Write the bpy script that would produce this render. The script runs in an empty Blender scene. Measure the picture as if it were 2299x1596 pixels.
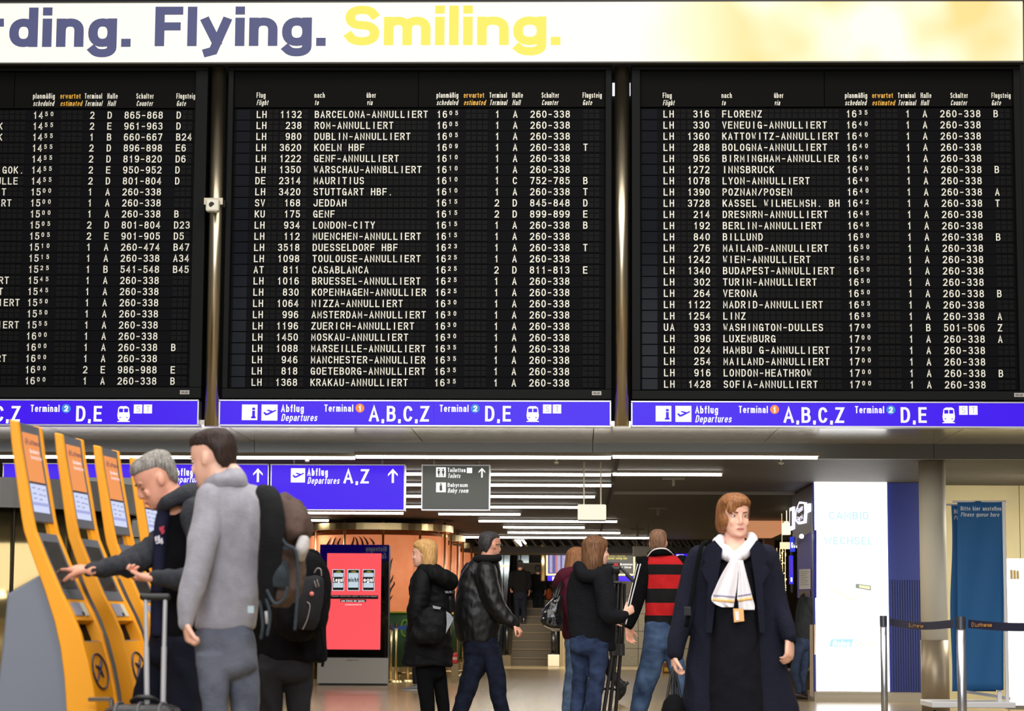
import bpy, math, random
import numpy as np
from mathutils import Vector, Matrix, noise as mnoise

SC = bpy.context.scene
COL = SC.collection
random.seed(7)

# ------------------------------------------------------------------ camera
FPX, CX, CY = 5084.0, 1149.5, 798.0
CAM = Vector((0.0, 0.0, 0.95))
PITCH = math.atan(607.0 / FPX)
YAW = math.radians(1.7)
ROLL = 0.0056
_f = Vector((-math.sin(YAW) * math.cos(PITCH), math.cos(YAW) * math.cos(PITCH), math.sin(PITCH)))
_r0 = Vector((math.cos(YAW), math.sin(YAW), 0.0))
_u0 = _r0.cross(_f)
_r = _r0 * math.cos(ROLL) + _u0 * math.sin(ROLL)
_u = -_r0 * math.sin(ROLL) + _u0 * math.cos(ROLL)
camd = bpy.data.cameras.new('camera')
camd.sensor_width = 36.0
camd.lens = FPX / 2299.0 * 36.0
camd.clip_start = 0.1
camd.clip_end = 300
camd.dof.use_dof = True
camd.dof.focus_distance = 21.5
camd.dof.aperture_fstop = 5.0
cam = bpy.data.objects.new('camera', camd)
COL.objects.link(cam)
_m = Matrix((( _r.x, _u.x, -_f.x, CAM.x), (_r.y, _u.y, -_f.y, CAM.y), (_r.z, _u.z, -_f.z, CAM.z), (0, 0, 0, 1)))
cam.matrix_world = _m
SC.camera = cam

# ------------------------------------------------------------------ world, exposure, hall and fill lights
SC.view_settings.view_transform = 'Standard'
SC.view_settings.look = 'None'
SC.view_settings.exposure = 0.0
SC.view_settings.gamma = 1.0
SC.view_settings.use_curve_mapping = False
W = bpy.data.worlds.new('hall_ambient')
SC.world = W
W.use_nodes = True
W.node_tree.nodes['Background'].inputs[0].default_value = (1.0, 0.93, 0.82, 1)
W.node_tree.nodes['Background'].inputs[1].default_value = 0.12


def area(name, loc, target, sx, sy, power, color):
    l = bpy.data.lights.new(name, 'AREA')
    l.shape = 'RECTANGLE'
    l.size, l.size_y = sx, sy
    l.energy = power
    l.color = color
    o = bpy.data.objects.new(name, l)
    COL.objects.link(o)
    o.location = loc
    o.rotation_euler = (Vector(target) - Vector(loc)).to_track_quat('-Z', 'Y').to_euler()
    return o


area('hall_ceiling_light', (0, 11, 9.5), (0, 12.5, 0), 16, 14, 2500, (1.0, 0.95, 0.88))
area('rear_fill_light', (-2, -6, 7.0), (0, 16, 1.8), 12, 4, 1900, (0.93, 0.96, 1.0))  # fill light added behind the camera, aimed forward into the hall
area('kiosk_spot_light', (3.5, 6.0, 6.0), (-2.0, 10.0, 1.0), 2, 2, 150, (1.0, 0.95, 0.86))


def at(px, py, Y):
    """The point on the plane y = Y that the photograph shows at pixel (px, py)."""
    d = _f * FPX + _r * (px - CX) - _u * (py - CY)
    return CAM + d * ((Y - CAM.y) / d.y)


def at_z(px, py, z):
    d = _f * FPX + _r * (px - CX) - _u * (py - CY)
    return CAM + d * ((z - CAM.z) / d.z)


def proj(p):
    q = Vector(p) - CAM
    k = FPX / q.dot(_f)
    return CX + q.dot(_r) * k, CY - q.dot(_u) * k


def mpp(Y):
    """metres per pixel at depth Y"""
    return Y / FPX


# ------------------------------------------------------------------ materials
def lin(c):
    out = []
    for v in c[:3]:
        v = v / 255.0
        out.append(v / 12.92 if v <= 0.04045 else ((v + 0.055) / 1.055) ** 2.4)
    return (out[0], out[1], out[2], 1.0)


MATS = {}


def mat(name, rgb, rough=0.6, metal=0.0, emit=0.0, bump=0.0, bscale=40.0, stretch=(1, 1, 1), vary=0.0, vscale=6.0, spec=0.5, rgb2=None, alpha=1.0, coat=0.0, sheen=0.0):
    if name in MATS:
        return MATS[name]
    m = bpy.data.materials.new(name)
    m.use_nodes = True
    nt = m.node_tree
    b = nt.nodes['Principled BSDF']
    c = lin(rgb)
    b.inputs['Base Color'].default_value = c
    b.inputs['Roughness'].default_value = rough
    b.inputs['Metallic'].default_value = metal
    b.inputs['Specular IOR Level'].default_value = spec
    b.inputs['Coat Weight'].default_value = coat
    b.inputs['Sheen Weight'].default_value = sheen
    if emit:
        b.inputs['Emission Color'].default_value = c
        b.inputs['Emission Strength'].default_value = emit
        b.inputs['Base Color'].default_value = (c[0] * .04, c[1] * .04, c[2] * .04, 1)
    if alpha < 1:
        b.inputs['Transmission Weight'].default_value = 1 - alpha
        b.inputs['IOR'].default_value = 1.05
    if bump or vary:
        tc = nt.nodes.new('ShaderNodeTexCoord')
        mp = nt.nodes.new('ShaderNodeMapping')
        mp.inputs['Scale'].default_value = stretch
        nt.links.new(tc.outputs['Object'], mp.inputs['Vector'])
    if bump:
        n = nt.nodes.new('ShaderNodeTexNoise')
        n.inputs['Scale'].default_value = bscale
        n.inputs['Detail'].default_value = 4
        nt.links.new(mp.outputs[0], n.inputs['Vector'])
        bp = nt.nodes.new('ShaderNodeBump')
        bp.inputs['Strength'].default_value = bump
        bp.inputs['Distance'].default_value = 0.02
        nt.links.new(n.outputs['Fac'], bp.inputs['Height'])
        nt.links.new(bp.outputs[0], b.inputs['Normal'])
    if vary:
        n2 = nt.nodes.new('ShaderNodeTexNoise')
        n2.inputs['Scale'].default_value = vscale
        n2.inputs['Detail'].default_value = 5
        nt.links.new(mp.outputs[0], n2.inputs['Vector'])
        r = nt.nodes.new('ShaderNodeValToRGB')
        a = lin(rgb)
        d = lin(rgb2) if rgb2 else tuple(min(1.0, v * (1 + vary)) for v in a[:3]) + (1,)
        e = a if rgb2 else tuple(v * (1 - vary) for v in a[:3]) + (1,)
        r.color_ramp.elements[0].color = e
        r.color_ramp.elements[0].position = 0.35
        r.color_ramp.elements[1].color = d
        r.color_ramp.elements[1].position = 0.65
        nt.links.new(n2.outputs['Fac'], r.inputs[0])
        nt.links.new(r.outputs[0], b.inputs['Base Color'])
    MATS[name] = m
    return m


# ------------------------------------------------------------------ mesh collector
class MB:
    def __init__(self):
        self.v, self.f = [], []

    def add(self, vs, fs):
        o = len(self.v)
        self.v.extend([tuple(p) for p in vs])
        self.f.extend([tuple(i + o for i in q) for q in fs])
        return self

    def box(self, lo, hi):
        x0, y0, z0 = lo
        x1, y1, z1 = hi
        return self.add([(x0, y0, z0), (x1, y0, z0), (x1, y1, z0), (x0, y1, z0), (x0, y0, z1), (x1, y0, z1), (x1, y1, z1), (x0, y1, z1)],
                        [(0, 3, 2, 1), (4, 5, 6, 7), (0, 1, 5, 4), (1, 2, 6, 5), (2, 3, 7, 6), (3, 0, 4, 7)])

    def rect(self, x0, y0, x1, y1, Y, dep):
        """box whose front face covers the pixel rectangle at depth Y"""
        ym = (y0 + y1) / 2
        xm = (x0 + x1) / 2
        return self.box((at(x0, ym, Y).x, Y, at(xm, y1, Y).z), (at(x1, ym, Y).x, Y + dep, at(xm, y0, Y).z))

    def prism(self, pts, ext):
        """closed outline extruded by the vector ext"""
        n = len(pts)
        ext = Vector(ext)
        P = [Vector(p) for p in pts]
        # make the cap face opposite to ext
        nrm = Vector((0, 0, 0))
        for i in range(n):
            nrm += P[i].cross(P[(i + 1) % n])
        if nrm.dot(ext) > 0:
            P.reverse()
        return self.add(P + [p + ext for p in P], [tuple(range(n)), tuple(range(2 * n - 1, n - 1, -1))] + [(i, n + i, n + (i + 1) % n, (i + 1) % n) for i in range(n)])

    def poly(self, pix, Y, dep):
        return self.prism([at(x, y, Y) for x, y in pix], (0, dep, 0))

    def loft(self, rings, cap=True):
        n = len(rings[0])
        vs = [p for r in rings for p in r]
        fs = []
        for i in range(len(rings) - 1):
            for j in range(n):
                a, b = i * n + j, i * n + (j + 1) % n
                fs.append((a, b, b + n, a + n))
        if cap:
            fs.append(tuple(range(n - 1, -1, -1)))
            fs.append(tuple((len(rings) - 1) * n + j for j in range(n)))
        return self.add(vs, fs)

    def tube(self, pts, rad, n=12, sub=1, cap=True):
        """round bar through pts; rad a number or one per point; rounded ends"""
        P = [Vector(p) for p in pts]
        R = [rad] * len(P) if isinstance(rad, (int, float)) else list(rad)
        if sub > 1:
            P, R = smooth_path(P, R, sub)
        rings = []
        up = None
        for i, p in enumerate(P):
            t = (P[min(i + 1, len(P) - 1)] - P[max(i - 1, 0)])
            if t.length < 1e-9:
                t = Vector((0, 0, 1))
            t.normalize()
            if up is None:
                up = t.orthogonal().normalized()
            up = (up - t * up.dot(t)).normalized()
            s = t.cross(up)
            rings.append((p, t, up, s, R[i]))
        out = []

        def ring(p, up, s, r):
            return [p + up * (r * math.cos(2 * math.pi * k / n)) + s * (r * math.sin(2 * math.pi * k / n)) for k in range(n)]
        if cap == 'round':
            p, t, u, s, r = rings[0]
            for a in (80, 50, 25):
                out.append(ring(p - t * r * math.sin(math.radians(a)), u, s, r * math.cos(math.radians(a))))
        for p, t, u, s, r in rings:
            out.append(ring(p, u, s, r))
        if cap == 'round':
            p, t, u, s, r = rings[-1]
            for a in (25, 50, 80):
                out.append(ring(p + t * r * math.sin(math.radians(a)), u, s, r * math.cos(math.radians(a))))
        return self.loft(out)

    def ell(self, c, ax, ay, az, n=14):
        """ellipsoid with the three half-axis vectors"""
        c, ax, ay, az = Vector(c), Vector(ax), Vector(ay), Vector(az)
        rings = []
        m = max(6, n // 2 + 1)
        for i in range(1, m):
            th = math.pi * i / m
            rings.append([c + az * (-math.cos(th)) + ax * (math.sin(th) * math.cos(2 * math.pi * k / n)) + ay * (math.sin(th) * math.sin(2 * math.pi * k / n)) for k in range(n)])
        return self.loft(rings)

    def cyl(self, c, r, z0, z1, n=32, a0=0, a1=360, r2=None):
        r2 = r if r2 is None else r2
        return self.loft([[Vector((c[0] + r * math.cos(2 * math.pi * k / n), c[1] + r * math.sin(2 * math.pi * k / n), z0)) for k in range(n)],
                          [Vector((c[0] + r2 * math.cos(2 * math.pi * k / n), c[1] + r2 * math.sin(2 * math.pi * k / n), z1)) for k in range(n)]])

    def ringband(self, c, r0, r1, z0, z1, n=64):
        """hollow ring (tube wall) between radii r0 < r1"""
        def R(r, z):
            return [Vector((c[0] + r * math.cos(2 * math.pi * k / n), c[1] + r * math.sin(2 * math.pi * k / n), z)) for k in range(n)]
        return self.loft([R(r0, z0), R(r1, z0), R(r1, z1), R(r0, z1), R(r0, z0)], cap=False)

    def mesh(self, name):
        me = bpy.data.meshes.new(name)
        me.from_pydata(self.v, [], self.f)
        me.update()
        return me


class Words:
    """a set of words or signs on one panel: every word a mesh of its own"""
    def __init__(self):
        self.items = []

    def new(self):
        m = MB()
        self.items.append(m)
        return m

    def rect(self, *a):
        return self.new().rect(*a)

    def poly(self, *a):
        return self.new().poly(*a)


def smooth_path(P, R, sub):
    Q, S = [], []
    n = len(P)
    for i in range(n - 1):
        p0, p1, p2, p3 = P[max(i - 1, 0)], P[i], P[i + 1], P[min(i + 2, n - 1)]
        for k in range(sub):
            t = k / sub
            Q.append(0.5 * ((2 * p1) + (p2 - p0) * t + (2 * p0 - 5 * p1 + 4 * p2 - p3) * t * t + (3 * p1 - p0 - 3 * p2 + p3) * t ** 3))
            S.append(R[i] + (R[i + 1] - R[i]) * (t * t * (3 - 2 * t)))
    Q.append(P[-1])
    S.append(R[-1])
    return Q, S


def fixn(me):
    import bmesh
    b = bmesh.new()
    b.from_mesh(me)
    bmesh.ops.recalc_face_normals(b, faces=b.faces)
    b.to_mesh(me)
    b.free()


def link(name, me, m=None, parent=None, smooth=False):
    o = bpy.data.objects.new(name, me)
    me.name = name
    COL.objects.link(o)
    if m is not None:
        me.materials.append(m)
    if smooth:
        me.polygons.foreach_set('use_smooth', [True] * len(me.polygons))
    if parent is not None:
        o.parent = parent
        o.matrix_parent_inverse = Matrix.Translation(-WORLD[parent.name])
        WORLD[o.name] = Vector((0, 0, 0))
    else:
        WORLD[o.name] = Vector((0, 0, 0))
    return o


WORLD = {}


def obj(name, mb, m, parent=None, smooth=False, bevel=0.0):
    if isinstance(mb, Words):
        o = None
        for q in mb.items:
            o = obj(name, q, m, parent, smooth, bevel)
        return o
    me = mb.mesh(name)
    fixn(me)
    o = link(name, me, m, parent, smooth)
    if bevel:
        md = o.modifiers.new('edge', 'BEVEL')
        md.width = bevel
        md.segments = 2
        md.limit_method = 'ANGLE'
        md.angle_limit = math.radians(40)
    return o


def thing(name, label, cat, loc, group=None):
    o = bpy.data.objects.new(name, None)
    o.empty_display_size = 0.2
    COL.objects.link(o)
    o.location = loc
    WORLD[o.name] = Vector(loc)
    tag(o, label, cat, group)
    return o


def tag(o, label, cat, group=None):
    o['label'] = label
    o['category'] = cat
    if group:
        o['group'] = group
    return o


def struct(name, mb, m, parent=None, smooth=False):
    o = obj(name, mb, m, parent, smooth)
    if parent is None:
        o['kind'] = 'structure'
    return o


# ------------------------------------------------------------------ stroke lettering
def sup(cx, cy, rx, ry, a0, a1, e=2.3, n=None):
    n = n or max(4, int(abs(a1 - a0) / 15))
    out = []
    for i in range(n + 1):
        a = math.radians(a0 + (a1 - a0) * i / n)
        c, s = math.cos(a), math.sin(a)
        out.append((cx + rx * math.copysign(abs(c) ** (2 / e), c), cy + ry * math.copysign(abs(s) ** (2 / e), s)))
    return out


_O = sup(.5, .5, .5, .5, 0, 360)
_S = sup(.5, .755, .47, .245, 20, 270) + sup(.5, .255, .5, .255, 90, -160)[1:]
CAPS = {
    'A': ([[(0, 0), (.5, 1), (1, 0)], [(.2, .3), (.8, .3)]], .62),
    'B': ([[(0, 0), (0, 1)], [(0, 1), (.45, 1)] + sup(.45, .77, .47, .23, 90, -90) + [(0, .54)], [(0, .54), (.5, .54)] + sup(.5, .27, .5, .27, 90, -90) + [(0, 0)]], .52),
    'C': ([sup(.5, .5, .5, .5, 35, 325)], .54),
    'D': ([[(0, 0), (0, 1), (.4, 1)] + sup(.4, .5, .6, .5, 90, -90) + [(.4, 0), (0, 0)]], .54),
    'E': ([[(1, 1), (0, 1), (0, 0), (1, 0)], [(0, .53), (.88, .53)]], .45),
    'F': ([[(1, 1), (0, 1), (0, 0)], [(0, .5), (.88, .5)]], .44),
    'G': ([sup(.5, .5, .5, .5, 35, 330) + [(1, .45), (.55, .45)], [(1, .45), (1, 0)]], .55),
    'H': ([[(0, 0), (0, 1)], [(1, 0), (1, 1)], [(0, .52), (1, .52)]], .53),
    'I': ([[(.5, 0), (.5, 1)]], .02),
    'J': ([[(1, 1), (1, .3)] + sup(.5, .3, .5, .3, 0, -175)], .42),
    'K': ([[(0, 0), (0, 1)], [(1, 1), (.03, .4)], [(.33, .6), (1, 0)]], .54),
    'L': ([[(0, 1), (0, 0), (1, 0)]], .42),
    'M': ([[(0, 0), (0, 1), (.5, .3), (1, 1), (1, 0)]], .66),
    'N': ([[(0, 0), (0, 1), (1, 0), (1, 1)]], .54),
    'O': ([_O], .55),
    'P': ([[(0, 0), (0, 1), (.5, 1)] + sup(.5, .74, .5, .26, 90, -90) + [(0, .48)]], .5),
    'Q': ([_O, [(.6, .25), (1.0, -.05)]], .55),
    'R': ([[(0, 0), (0, 1), (.5, 1)] + sup(.5, .75, .5, .25, 90, -90) + [(0, .5)], [(.5, .5), (1, 0)]], .52),
    'S': ([_S], .52),
    'T': ([[(0, 1), (1, 1)], [(.5, 1), (.5, 0)]], .5),
    'U': ([[(0, 1), (0, .3)] + sup(.5, .3, .5, .3, 180, 360) + [(1, 1)]], .53),
    'V': ([[(0, 1), (.5, 0), (1, 1)]], .58),
    'W': ([[(0, 1), (.25, 0), (.5, .75), (.75, 0), (1, 1)]], .8),
    'X': ([[(0, 0), (1, 1)], [(0, 1), (1, 0)]], .56),
    'Y': ([[(0, 1), (.5, .45), (1, 1)], [(.5, .45), (.5, 0)]], .56),
    'Z': ([[(0, 1), (1, 1), (0, 0), (1, 0)]], .5),
    '0': ([_O], .5),
    '1': ([[(.1, .76), (.6, 1), (.6, 0)]], .3),
    '2': ([sup(.5, .71, .48, .29, 165, -25) + [(0, 0), (1, 0)]], .48),
    '3': ([sup(.48, .765, .46, .235, 155, -90), sup(.5, .265, .5, .265, 90, -155)], .48),
    '4': ([[(.74, 0), (.74, 1), (0, .28), (1, .28)]], .52),
    '5': ([[(.92, 1), (.13, 1), (.06, .5)] + sup(.48, .33, .52, .33, 125, -155)], .48),
    '6': ([sup(.5, .31, .5, .31, 0, 360), [(0, .31)] + sup(.52, .55, .52, .45, 180, 50)], .5),
    '7': ([[(0, 1), (1, 1), (.35, 0)]], .47),
    '8': ([sup(.5, .77, .44, .23, 0, 360), sup(.5, .27, .5, .27, 0, 360)], .5),
    '9': ([sup(.5, .69, .5, .31, 0, 360), [(1, .69)] + sup(.48, .45, .52, .45, 0, -130)], .5),
    '-': ([[(0, .45), (1, .45)]], .32),
    '/': ([[(0, 0), (1, 1)]], .4),
    '.': ([['dot', .5, 0]], .02),
    ',': ([['dot', .5, 0], [(.7, 0), (.2, -.22)]], .06),
    ':': ([['dot', .5, 0], ['dot', .5, .5]], .02),
    ' ': ([], .22),
}
_o = sup(.5, .5, .5, .5, 0, 360)
LOW = {
    'a': ([[(1, 0), (1, .68)] + sup(.5, .68, .5, .32, 0, 155), [(1, .58), (.42, .56)] + sup(.42, .28, .42, .28, 90, 270) + [(.62, .02), (1, .25)]], .46),
    'b': ([[(0, 2), (0, 0)], _o], .48), 'c': ([sup(.5, .5, .5, .5, 45, 315)], .44), 'd': ([[(1, 2), (1, 0)], _o], .48),
    'e': ([[(.02, .5), (1, .5)] + sup(.5, .5, .5, .5, 0, 310)[1:]], .48),
    'f': ([[(.4, 0), (.4, 1.6)] + sup(.95, 1.6, .55, .4, 180, 100), [(0, 1), (.95, 1)]], .28),
    'g': ([_o, [(1, 1), (1, -.4)] + sup(.5, -.4, .5, .6, 0, -155)], .48),
    'h': ([[(0, 2), (0, 0)], [(0, .55)] + sup(.5, .6, .5, .4, 180, 0) + [(1, 0)]], .45),
    'i': ([[(.5, 0), (.5, 1)], ['dot', .5, 2]], .02), 'j': ([[(.5, 1), (.5, -.9), (.1, -1)], ['dot', .5, 2]], .06),
    'k': ([[(0, 2), (0, 0)], [(1, 1), (.02, .35)], [(.33, .57), (1, 0)]], .45), 'l': ([[(.5, 0), (.5, 2)]], .02),
    'm': ([[(0, 1), (0, 0)], [(0, .55)] + sup(.25, .6, .25, .4, 180, 0) + [(.5, 0)], [(.5, .55)] + sup(.75, .6, .25, .4, 180, 0) + [(1, 0)]], .76),
    'n': ([[(0, 1), (0, 0)], [(0, .55)] + sup(.5, .6, .5, .4, 180, 0) + [(1, 0)]], .45), 'o': ([_o], .48),
    'p': ([[(0, 1), (0, -1)], _o], .48), 'q': ([[(1, 1), (1, -1)], _o], .48),
    'r': ([[(0, 1), (0, 0)], [(0, .5)] + sup(.8, .5, .8, .5, 180, 85)], .25), 's': ([_S], .42),
    't': ([[(.4, 1.6), (.4, .25)] + sup(.9, .25, .5, .25, 180, 265), [(0, 1), (.95, 1)]], .26),
    'u': ([[(0, 1), (0, .4)] + sup(.5, .4, .5, .4, 180, 360), [(1, 1), (1, 0)]], .45),
    'v': ([[(0, 1), (.5, 0), (1, 1)]], .46), 'w': ([[(0, 1), (.25, 0), (.5, .9), (.75, 0), (1, 1)]], .7),
    'x': ([[(0, 0), (1, 1)], [(0, 1), (1, 0)]], .44), 'y': ([[(0, 1), (.52, 0)], [(1, 1), (.38, -.85), (.1, -1)]], .47),
    'z': ([[(0, 1), (1, 1), (0, 0), (1, 0)]], .42),
    'ß': ([[(0, 0), (0, 1.5)] + sup(.45, 1.5, .45, .5, 180, -60) + [(.55, 1.0)] + sup(.5, .5, .5, .5, 80, -120)], .46),
}
for _a, _b in (('ä', 'a'), ('ö', 'o'), ('ü', 'u')):
    LOW[_a] = (LOW[_b][0] + [['dot', .15, 1.75], ['dot', .85, 1.75]], LOW[_b][1])
XH, DESC = .72, -.26


def glyph(ch, t, k=1.0, th=None):
    """strokes of one letter of cap height 1: list of (list of points), width"""
    th = th or t * .88
    low = ch in LOW
    strokes, w = (LOW if low else CAPS)[ch]
    w = w * k
    if ch in 'Iil.:,':
        w = 0.0 if ch in 'Iil.:' else .06

    def Y(y):
        if not low:
            return th / 2 + y * (1 - th)
        if y <= 0:
            return th / 2 + (-y) * (DESC + th / 2 - th / 2)
        if y <= 1:
            return th / 2 + y * (XH - th)
        return XH - th / 2 + (y - 1) * (1 - XH)
    quads = []
    for si, s in enumerate(strokes):
        if s and s[0] == 'dot':
            x = t / 2 + s[1] * w
            y = Y(s[2])
            quads.append([(x - t / 2, y - th / 2, si), (x + t / 2, y - th / 2, si), (x + t / 2, y + th / 2, si), (x - t / 2, y + th / 2, si)])
            continue
        P = [(t / 2 + x * w, Y(y)) for x, y in s]
        Q = [P[0]]
        for p in P[1:]:
            if abs(p[0] - Q[-1][0]) + abs(p[1] - Q[-1][1]) > 1e-5:
                Q.append(p)
        P = Q
        if len(P) < 2:
            continue
        closed = len(P) > 3 and abs(P[0][0] - P[-1][0]) + abs(P[0][1] - P[-1][1]) < 1e-4
        n = len(P)
        L, R = [], []
        for i in range(n):
            a = P[i - 1] if i > 0 else (P[-2] if closed else None)
            b = P[i + 1] if i < n - 1 else (P[1] if closed else None)
            ds = []
            if a:
                d = (P[i][0] - a[0], P[i][1] - a[1])
                l = math.hypot(*d)
                ds.append((d[0] / l, d[1] / l))
            if b:
                d = (b[0] - P[i][0], b[1] - P[i][1])
                l = math.hypot(*d)
                ds.append((d[0] / l, d[1] / l))
            if len(ds) == 2:
                tx, ty = ds[0][0] + ds[1][0], ds[0][1] + ds[1][1]
                l = math.hypot(tx, ty)
                if l < .3:
                    tx, ty, l = ds[0][0], ds[0][1], 1
                nx, ny = -ty / l, tx / l
                cs = max(.45, nx * -ds[0][1] + ny * ds[0][0])
                nx, ny = nx / cs, ny / cs
            else:
                nx, ny = -ds[0][1], ds[0][0]
            # ends sit flush with the letter's box
            px, py = P[i]
            if not closed and i in (0, n - 1) and not (ch in ','):
                d = ds[0]
                sg = -1 if i == 0 else 1
                px += sg * d[0] * t * .5 * (1 if abs(d[0]) > .95 or abs(d[1]) > .3 else 1) * .98
                py += sg * d[1] * th * .5 * .98
            L.append((px + nx * t / 2, py + ny * th / 2))
            R.append((px - nx * t / 2, py - ny * th / 2))
        for i in range(n - 1):
            quads.append([p + (si,) for p in (L[i], R[i], R[i + 1], L[i + 1])])
    return quads, w + t


def text_uv(s, t=.14, width=None, gap=.16, k=1.0, slant=0.0):
    """quads of a line of cap height 1; with width the letters are widened or narrowed to fit"""
    if width is not None:
        a = sum(glyph(c, t, 0.0)[1] for c in s) + gap * (len(s) - 1)
        b = sum(glyph(c, t, 1.0)[1] for c in s) + gap * (len(s) - 1)
        k = (width - a) / max(1e-6, b - a)
        if k < .3:
            gap2 = max(.04, gap * .6)
            a -= (gap - gap2) * (len(s) - 1)
            b -= (gap - gap2) * (len(s) - 1)
            gap = gap2
            k = max(.25, (width - a) / max(1e-6, b - a))
    out, x = [], 0.0
    for c in s:
        q, w = glyph(c, t, k)
        for g in q:
            out.append([(px + x + slant * py, py, si) for px, py, si in g])
        x += w + gap
    return out, x - gap


def put(mb, quads, O, U, V):
    O, U, V = Vector(O), Vector(U), Vector(V)
    N = U.cross(V).normalized() * .0004
    vs, fs = [], []
    for q in quads:
        n = len(vs)
        vs += [O + U * a + V * b + N * c for a, b, c in q]
        fs.append(tuple(range(n, n + len(q))))
    return mb.add(vs, fs)


def text_px(mb, s, x0, x1, ytop, ybase, Y, t=.14, slant=0.0, gap=.16):
    """a line of lettering whose capitals fill the pixel box, on the plane y = Y (facing the camera)"""
    if isinstance(mb, Words):
        mb = mb.new()
    cap = (at(x0, ytop, Y) - at(x0, ybase, Y)).length
    O = at(x0, ybase, Y)
    wd = (at(x1, ybase, Y) - O).length
    q, w = text_uv(s, t, wd / cap - slant * .6, gap, slant=slant)
    return put(mb, q, O, Vector((cap, 0, 0)), Vector((0, 0, cap)))
# ------------------------------------------------------------------ the setting
YB = 23.1                                   # plane of the departure boards
Z_SOF = at(1150, 957, YB + .1).z            # underside of the panel soffit
Z_CEIL = at(1150, 1024, 25.35).z            # slatted ceiling of the concourse
Y_FAS = 25.3


def floor_mat():
    m = mat('floor_terrazzo', (150, 136, 108), rough=.22, spec=.6)
    nt = m.node_tree
    b = nt.nodes['Principled BSDF']
    tc = nt.nodes.new('ShaderNodeTexCoord')
    n = nt.nodes.new('ShaderNodeTexNoise')
    n.inputs['Scale'].default_value = 9
    n.inputs['Detail'].default_value = 8
    nt.links.new(tc.outputs['Object'], n.inputs['Vector'])
    br = nt.nodes.new('ShaderNodeTexBrick')
    br.inputs['Scale'].default_value = 1.0
    br.offset = 0.0
    br.inputs['Brick Width'].default_value = .6
    br.inputs['Row Height'].default_value = .6
    br.inputs['Mortar Size'].default_value = .004
    br.inputs['Color1'].default_value = lin((156, 138, 104))
    br.inputs['Color2'].default_value = lin((147, 130, 98))
    br.inputs['Mortar'].default_value = lin((122, 110, 86))
    nt.links.new(tc.outputs['Object'], br.inputs['Vector'])
    mx = nt.nodes.new('ShaderNodeMixRGB')
    mx.blend_type = 'MULTIPLY'
    mx.inputs[0].default_value = .25
    nt.links.new(br.outputs['Color'], mx.inputs[1])
    nt.links.new(n.outputs['Fac'], mx.inputs[2])
    nt.links.new(mx.outputs[0], b.inputs['Base Color'])
    return m


struct('floor', MB().box((-16, -8, -.2), (16, 62, 0)), floor_mat())

m_panel = mat('soffit_white_metal', (190, 184, 168), rough=.14, metal=.35)
mb = MB()
x0s, x1s = at(-260, 970, 24).x, at(2560, 970, 24).x
step = 1.9
x = x0s
while x < x1s:
    for ya, yb in ((YB + .02, 23.62), (23.63, 24.42), (24.43, Y_FAS)):
        mb.box((x + .004, ya, Z_SOF), (min(x + step, x1s) - .004, yb, Z_SOF + .05))
    x += step
struct('ceiling_front', mb, m_panel)
mb = MB()
x = x0s
while x < x1s:
    mb.box((x + .003, Y_FAS, Z_CEIL - .02), (min(x + 3.8, x1s) - .003, Y_FAS + .06, Z_SOF + .25))
    x += 3.8
struct('trim_1', mb, mat('fascia_grey', (112, 117, 124), rough=.5))
struct('ceiling_upper', MB().box((x0s, YB + .75, Z_SOF + .05), (x1s, YB + .9, 9.8)), mat('dark_backing', (26, 27, 30), rough=.8))

# slatted concourse ceiling
mb = MB()
xa, xb = at(-100, 1100, 30).x - 4, at(2500, 1100, 30).x + 4
y = Y_FAS + .1
while y < 50.5:
    mb.box((xa, y, Z_CEIL), (xb, y + .085, Z_CEIL + .05))
    y += .12
mb.box((xa, Y_FAS, Z_CEIL + .28), (xb, 62, Z_CEIL + .34))
struct('ceiling', mb, mat('ceiling_slats', (84, 80, 74), rough=.55, spec=.25))
# end of the slats: a ribbed grid with diagonal blades
Y_END = at_z(1150, 1209, Z_CEIL).y
mb = MB()
zg = at(1200, 1228, Y_END + 1.0).z
for i in range(46):
    px = 1000 + i * 21
    a = at(px, 1209, Y_END + .5)
    b = at(px + 13, 1227, Y_END + .5)
    mb.prism([a, a + Vector((.05, 0, 0)), b + Vector((.05, 0, 0)), b], (0, 1.2, 0))
struct('trim_2', mb, mat('grid_blades', (96, 84, 62), rough=.5, metal=.2))
struct('trim_3', MB().box((at(960, 1235, Y_END + .4).x, Y_END + .45, at(1200, 1231, Y_END + .4).z - .1), (at(2000, 1235, Y_END + .4).x, Y_END + 2, at(1200, 1227, Y_END + .4).z)), mat('dark_bronze', (46, 40, 32), rough=.5))
struct('trim_4', MB().box((at(1374, 1100, 30).x - .02, Y_FAS + .1, Z_CEIL - .03), (at(1374, 1100, 30).x + .02, Y_END, Z_CEIL + .02)), mat('dark_backing', (26, 27, 30)))

# walls
m_cream = mat('cream_wall', (196, 184, 140), rough=.6, vary=.04, vscale=3)
mb = MB()
xw0 = at(2062, 1300, 30.3).x
for k in range(5):
    mb.box((xw0 + k * 1.35 + .004, 30.3, 0), (xw0 + (k + 1) * 1.35 - .004, 30.5, Z_CEIL))
struct('wall_right', mb, m_cream)
m_granite = mat('granite_wall', (98, 92, 76), rough=.55, vary=.35, vscale=45)
mb = MB()
gx0, gx1 = at(1266, 1400, 55.6).x, at(1600, 1400, 55.6).x
for r in range(6):
    for c in range(4):
        w = (gx1 - gx0) / 4
        mb.box((gx0 + c * w + .006, 55.6, r * .42 + .005), (gx0 + (c + 1) * w - .006, 55.9, (r + 1) * .42 - .005))
struct('wall_back', mb, m_granite)
struct('wall_far', MB().box((-14, 61.5, 0), (14, 61.8, 7)), mat('far_wall_dark', (40, 38, 34), rough=.7))
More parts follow.
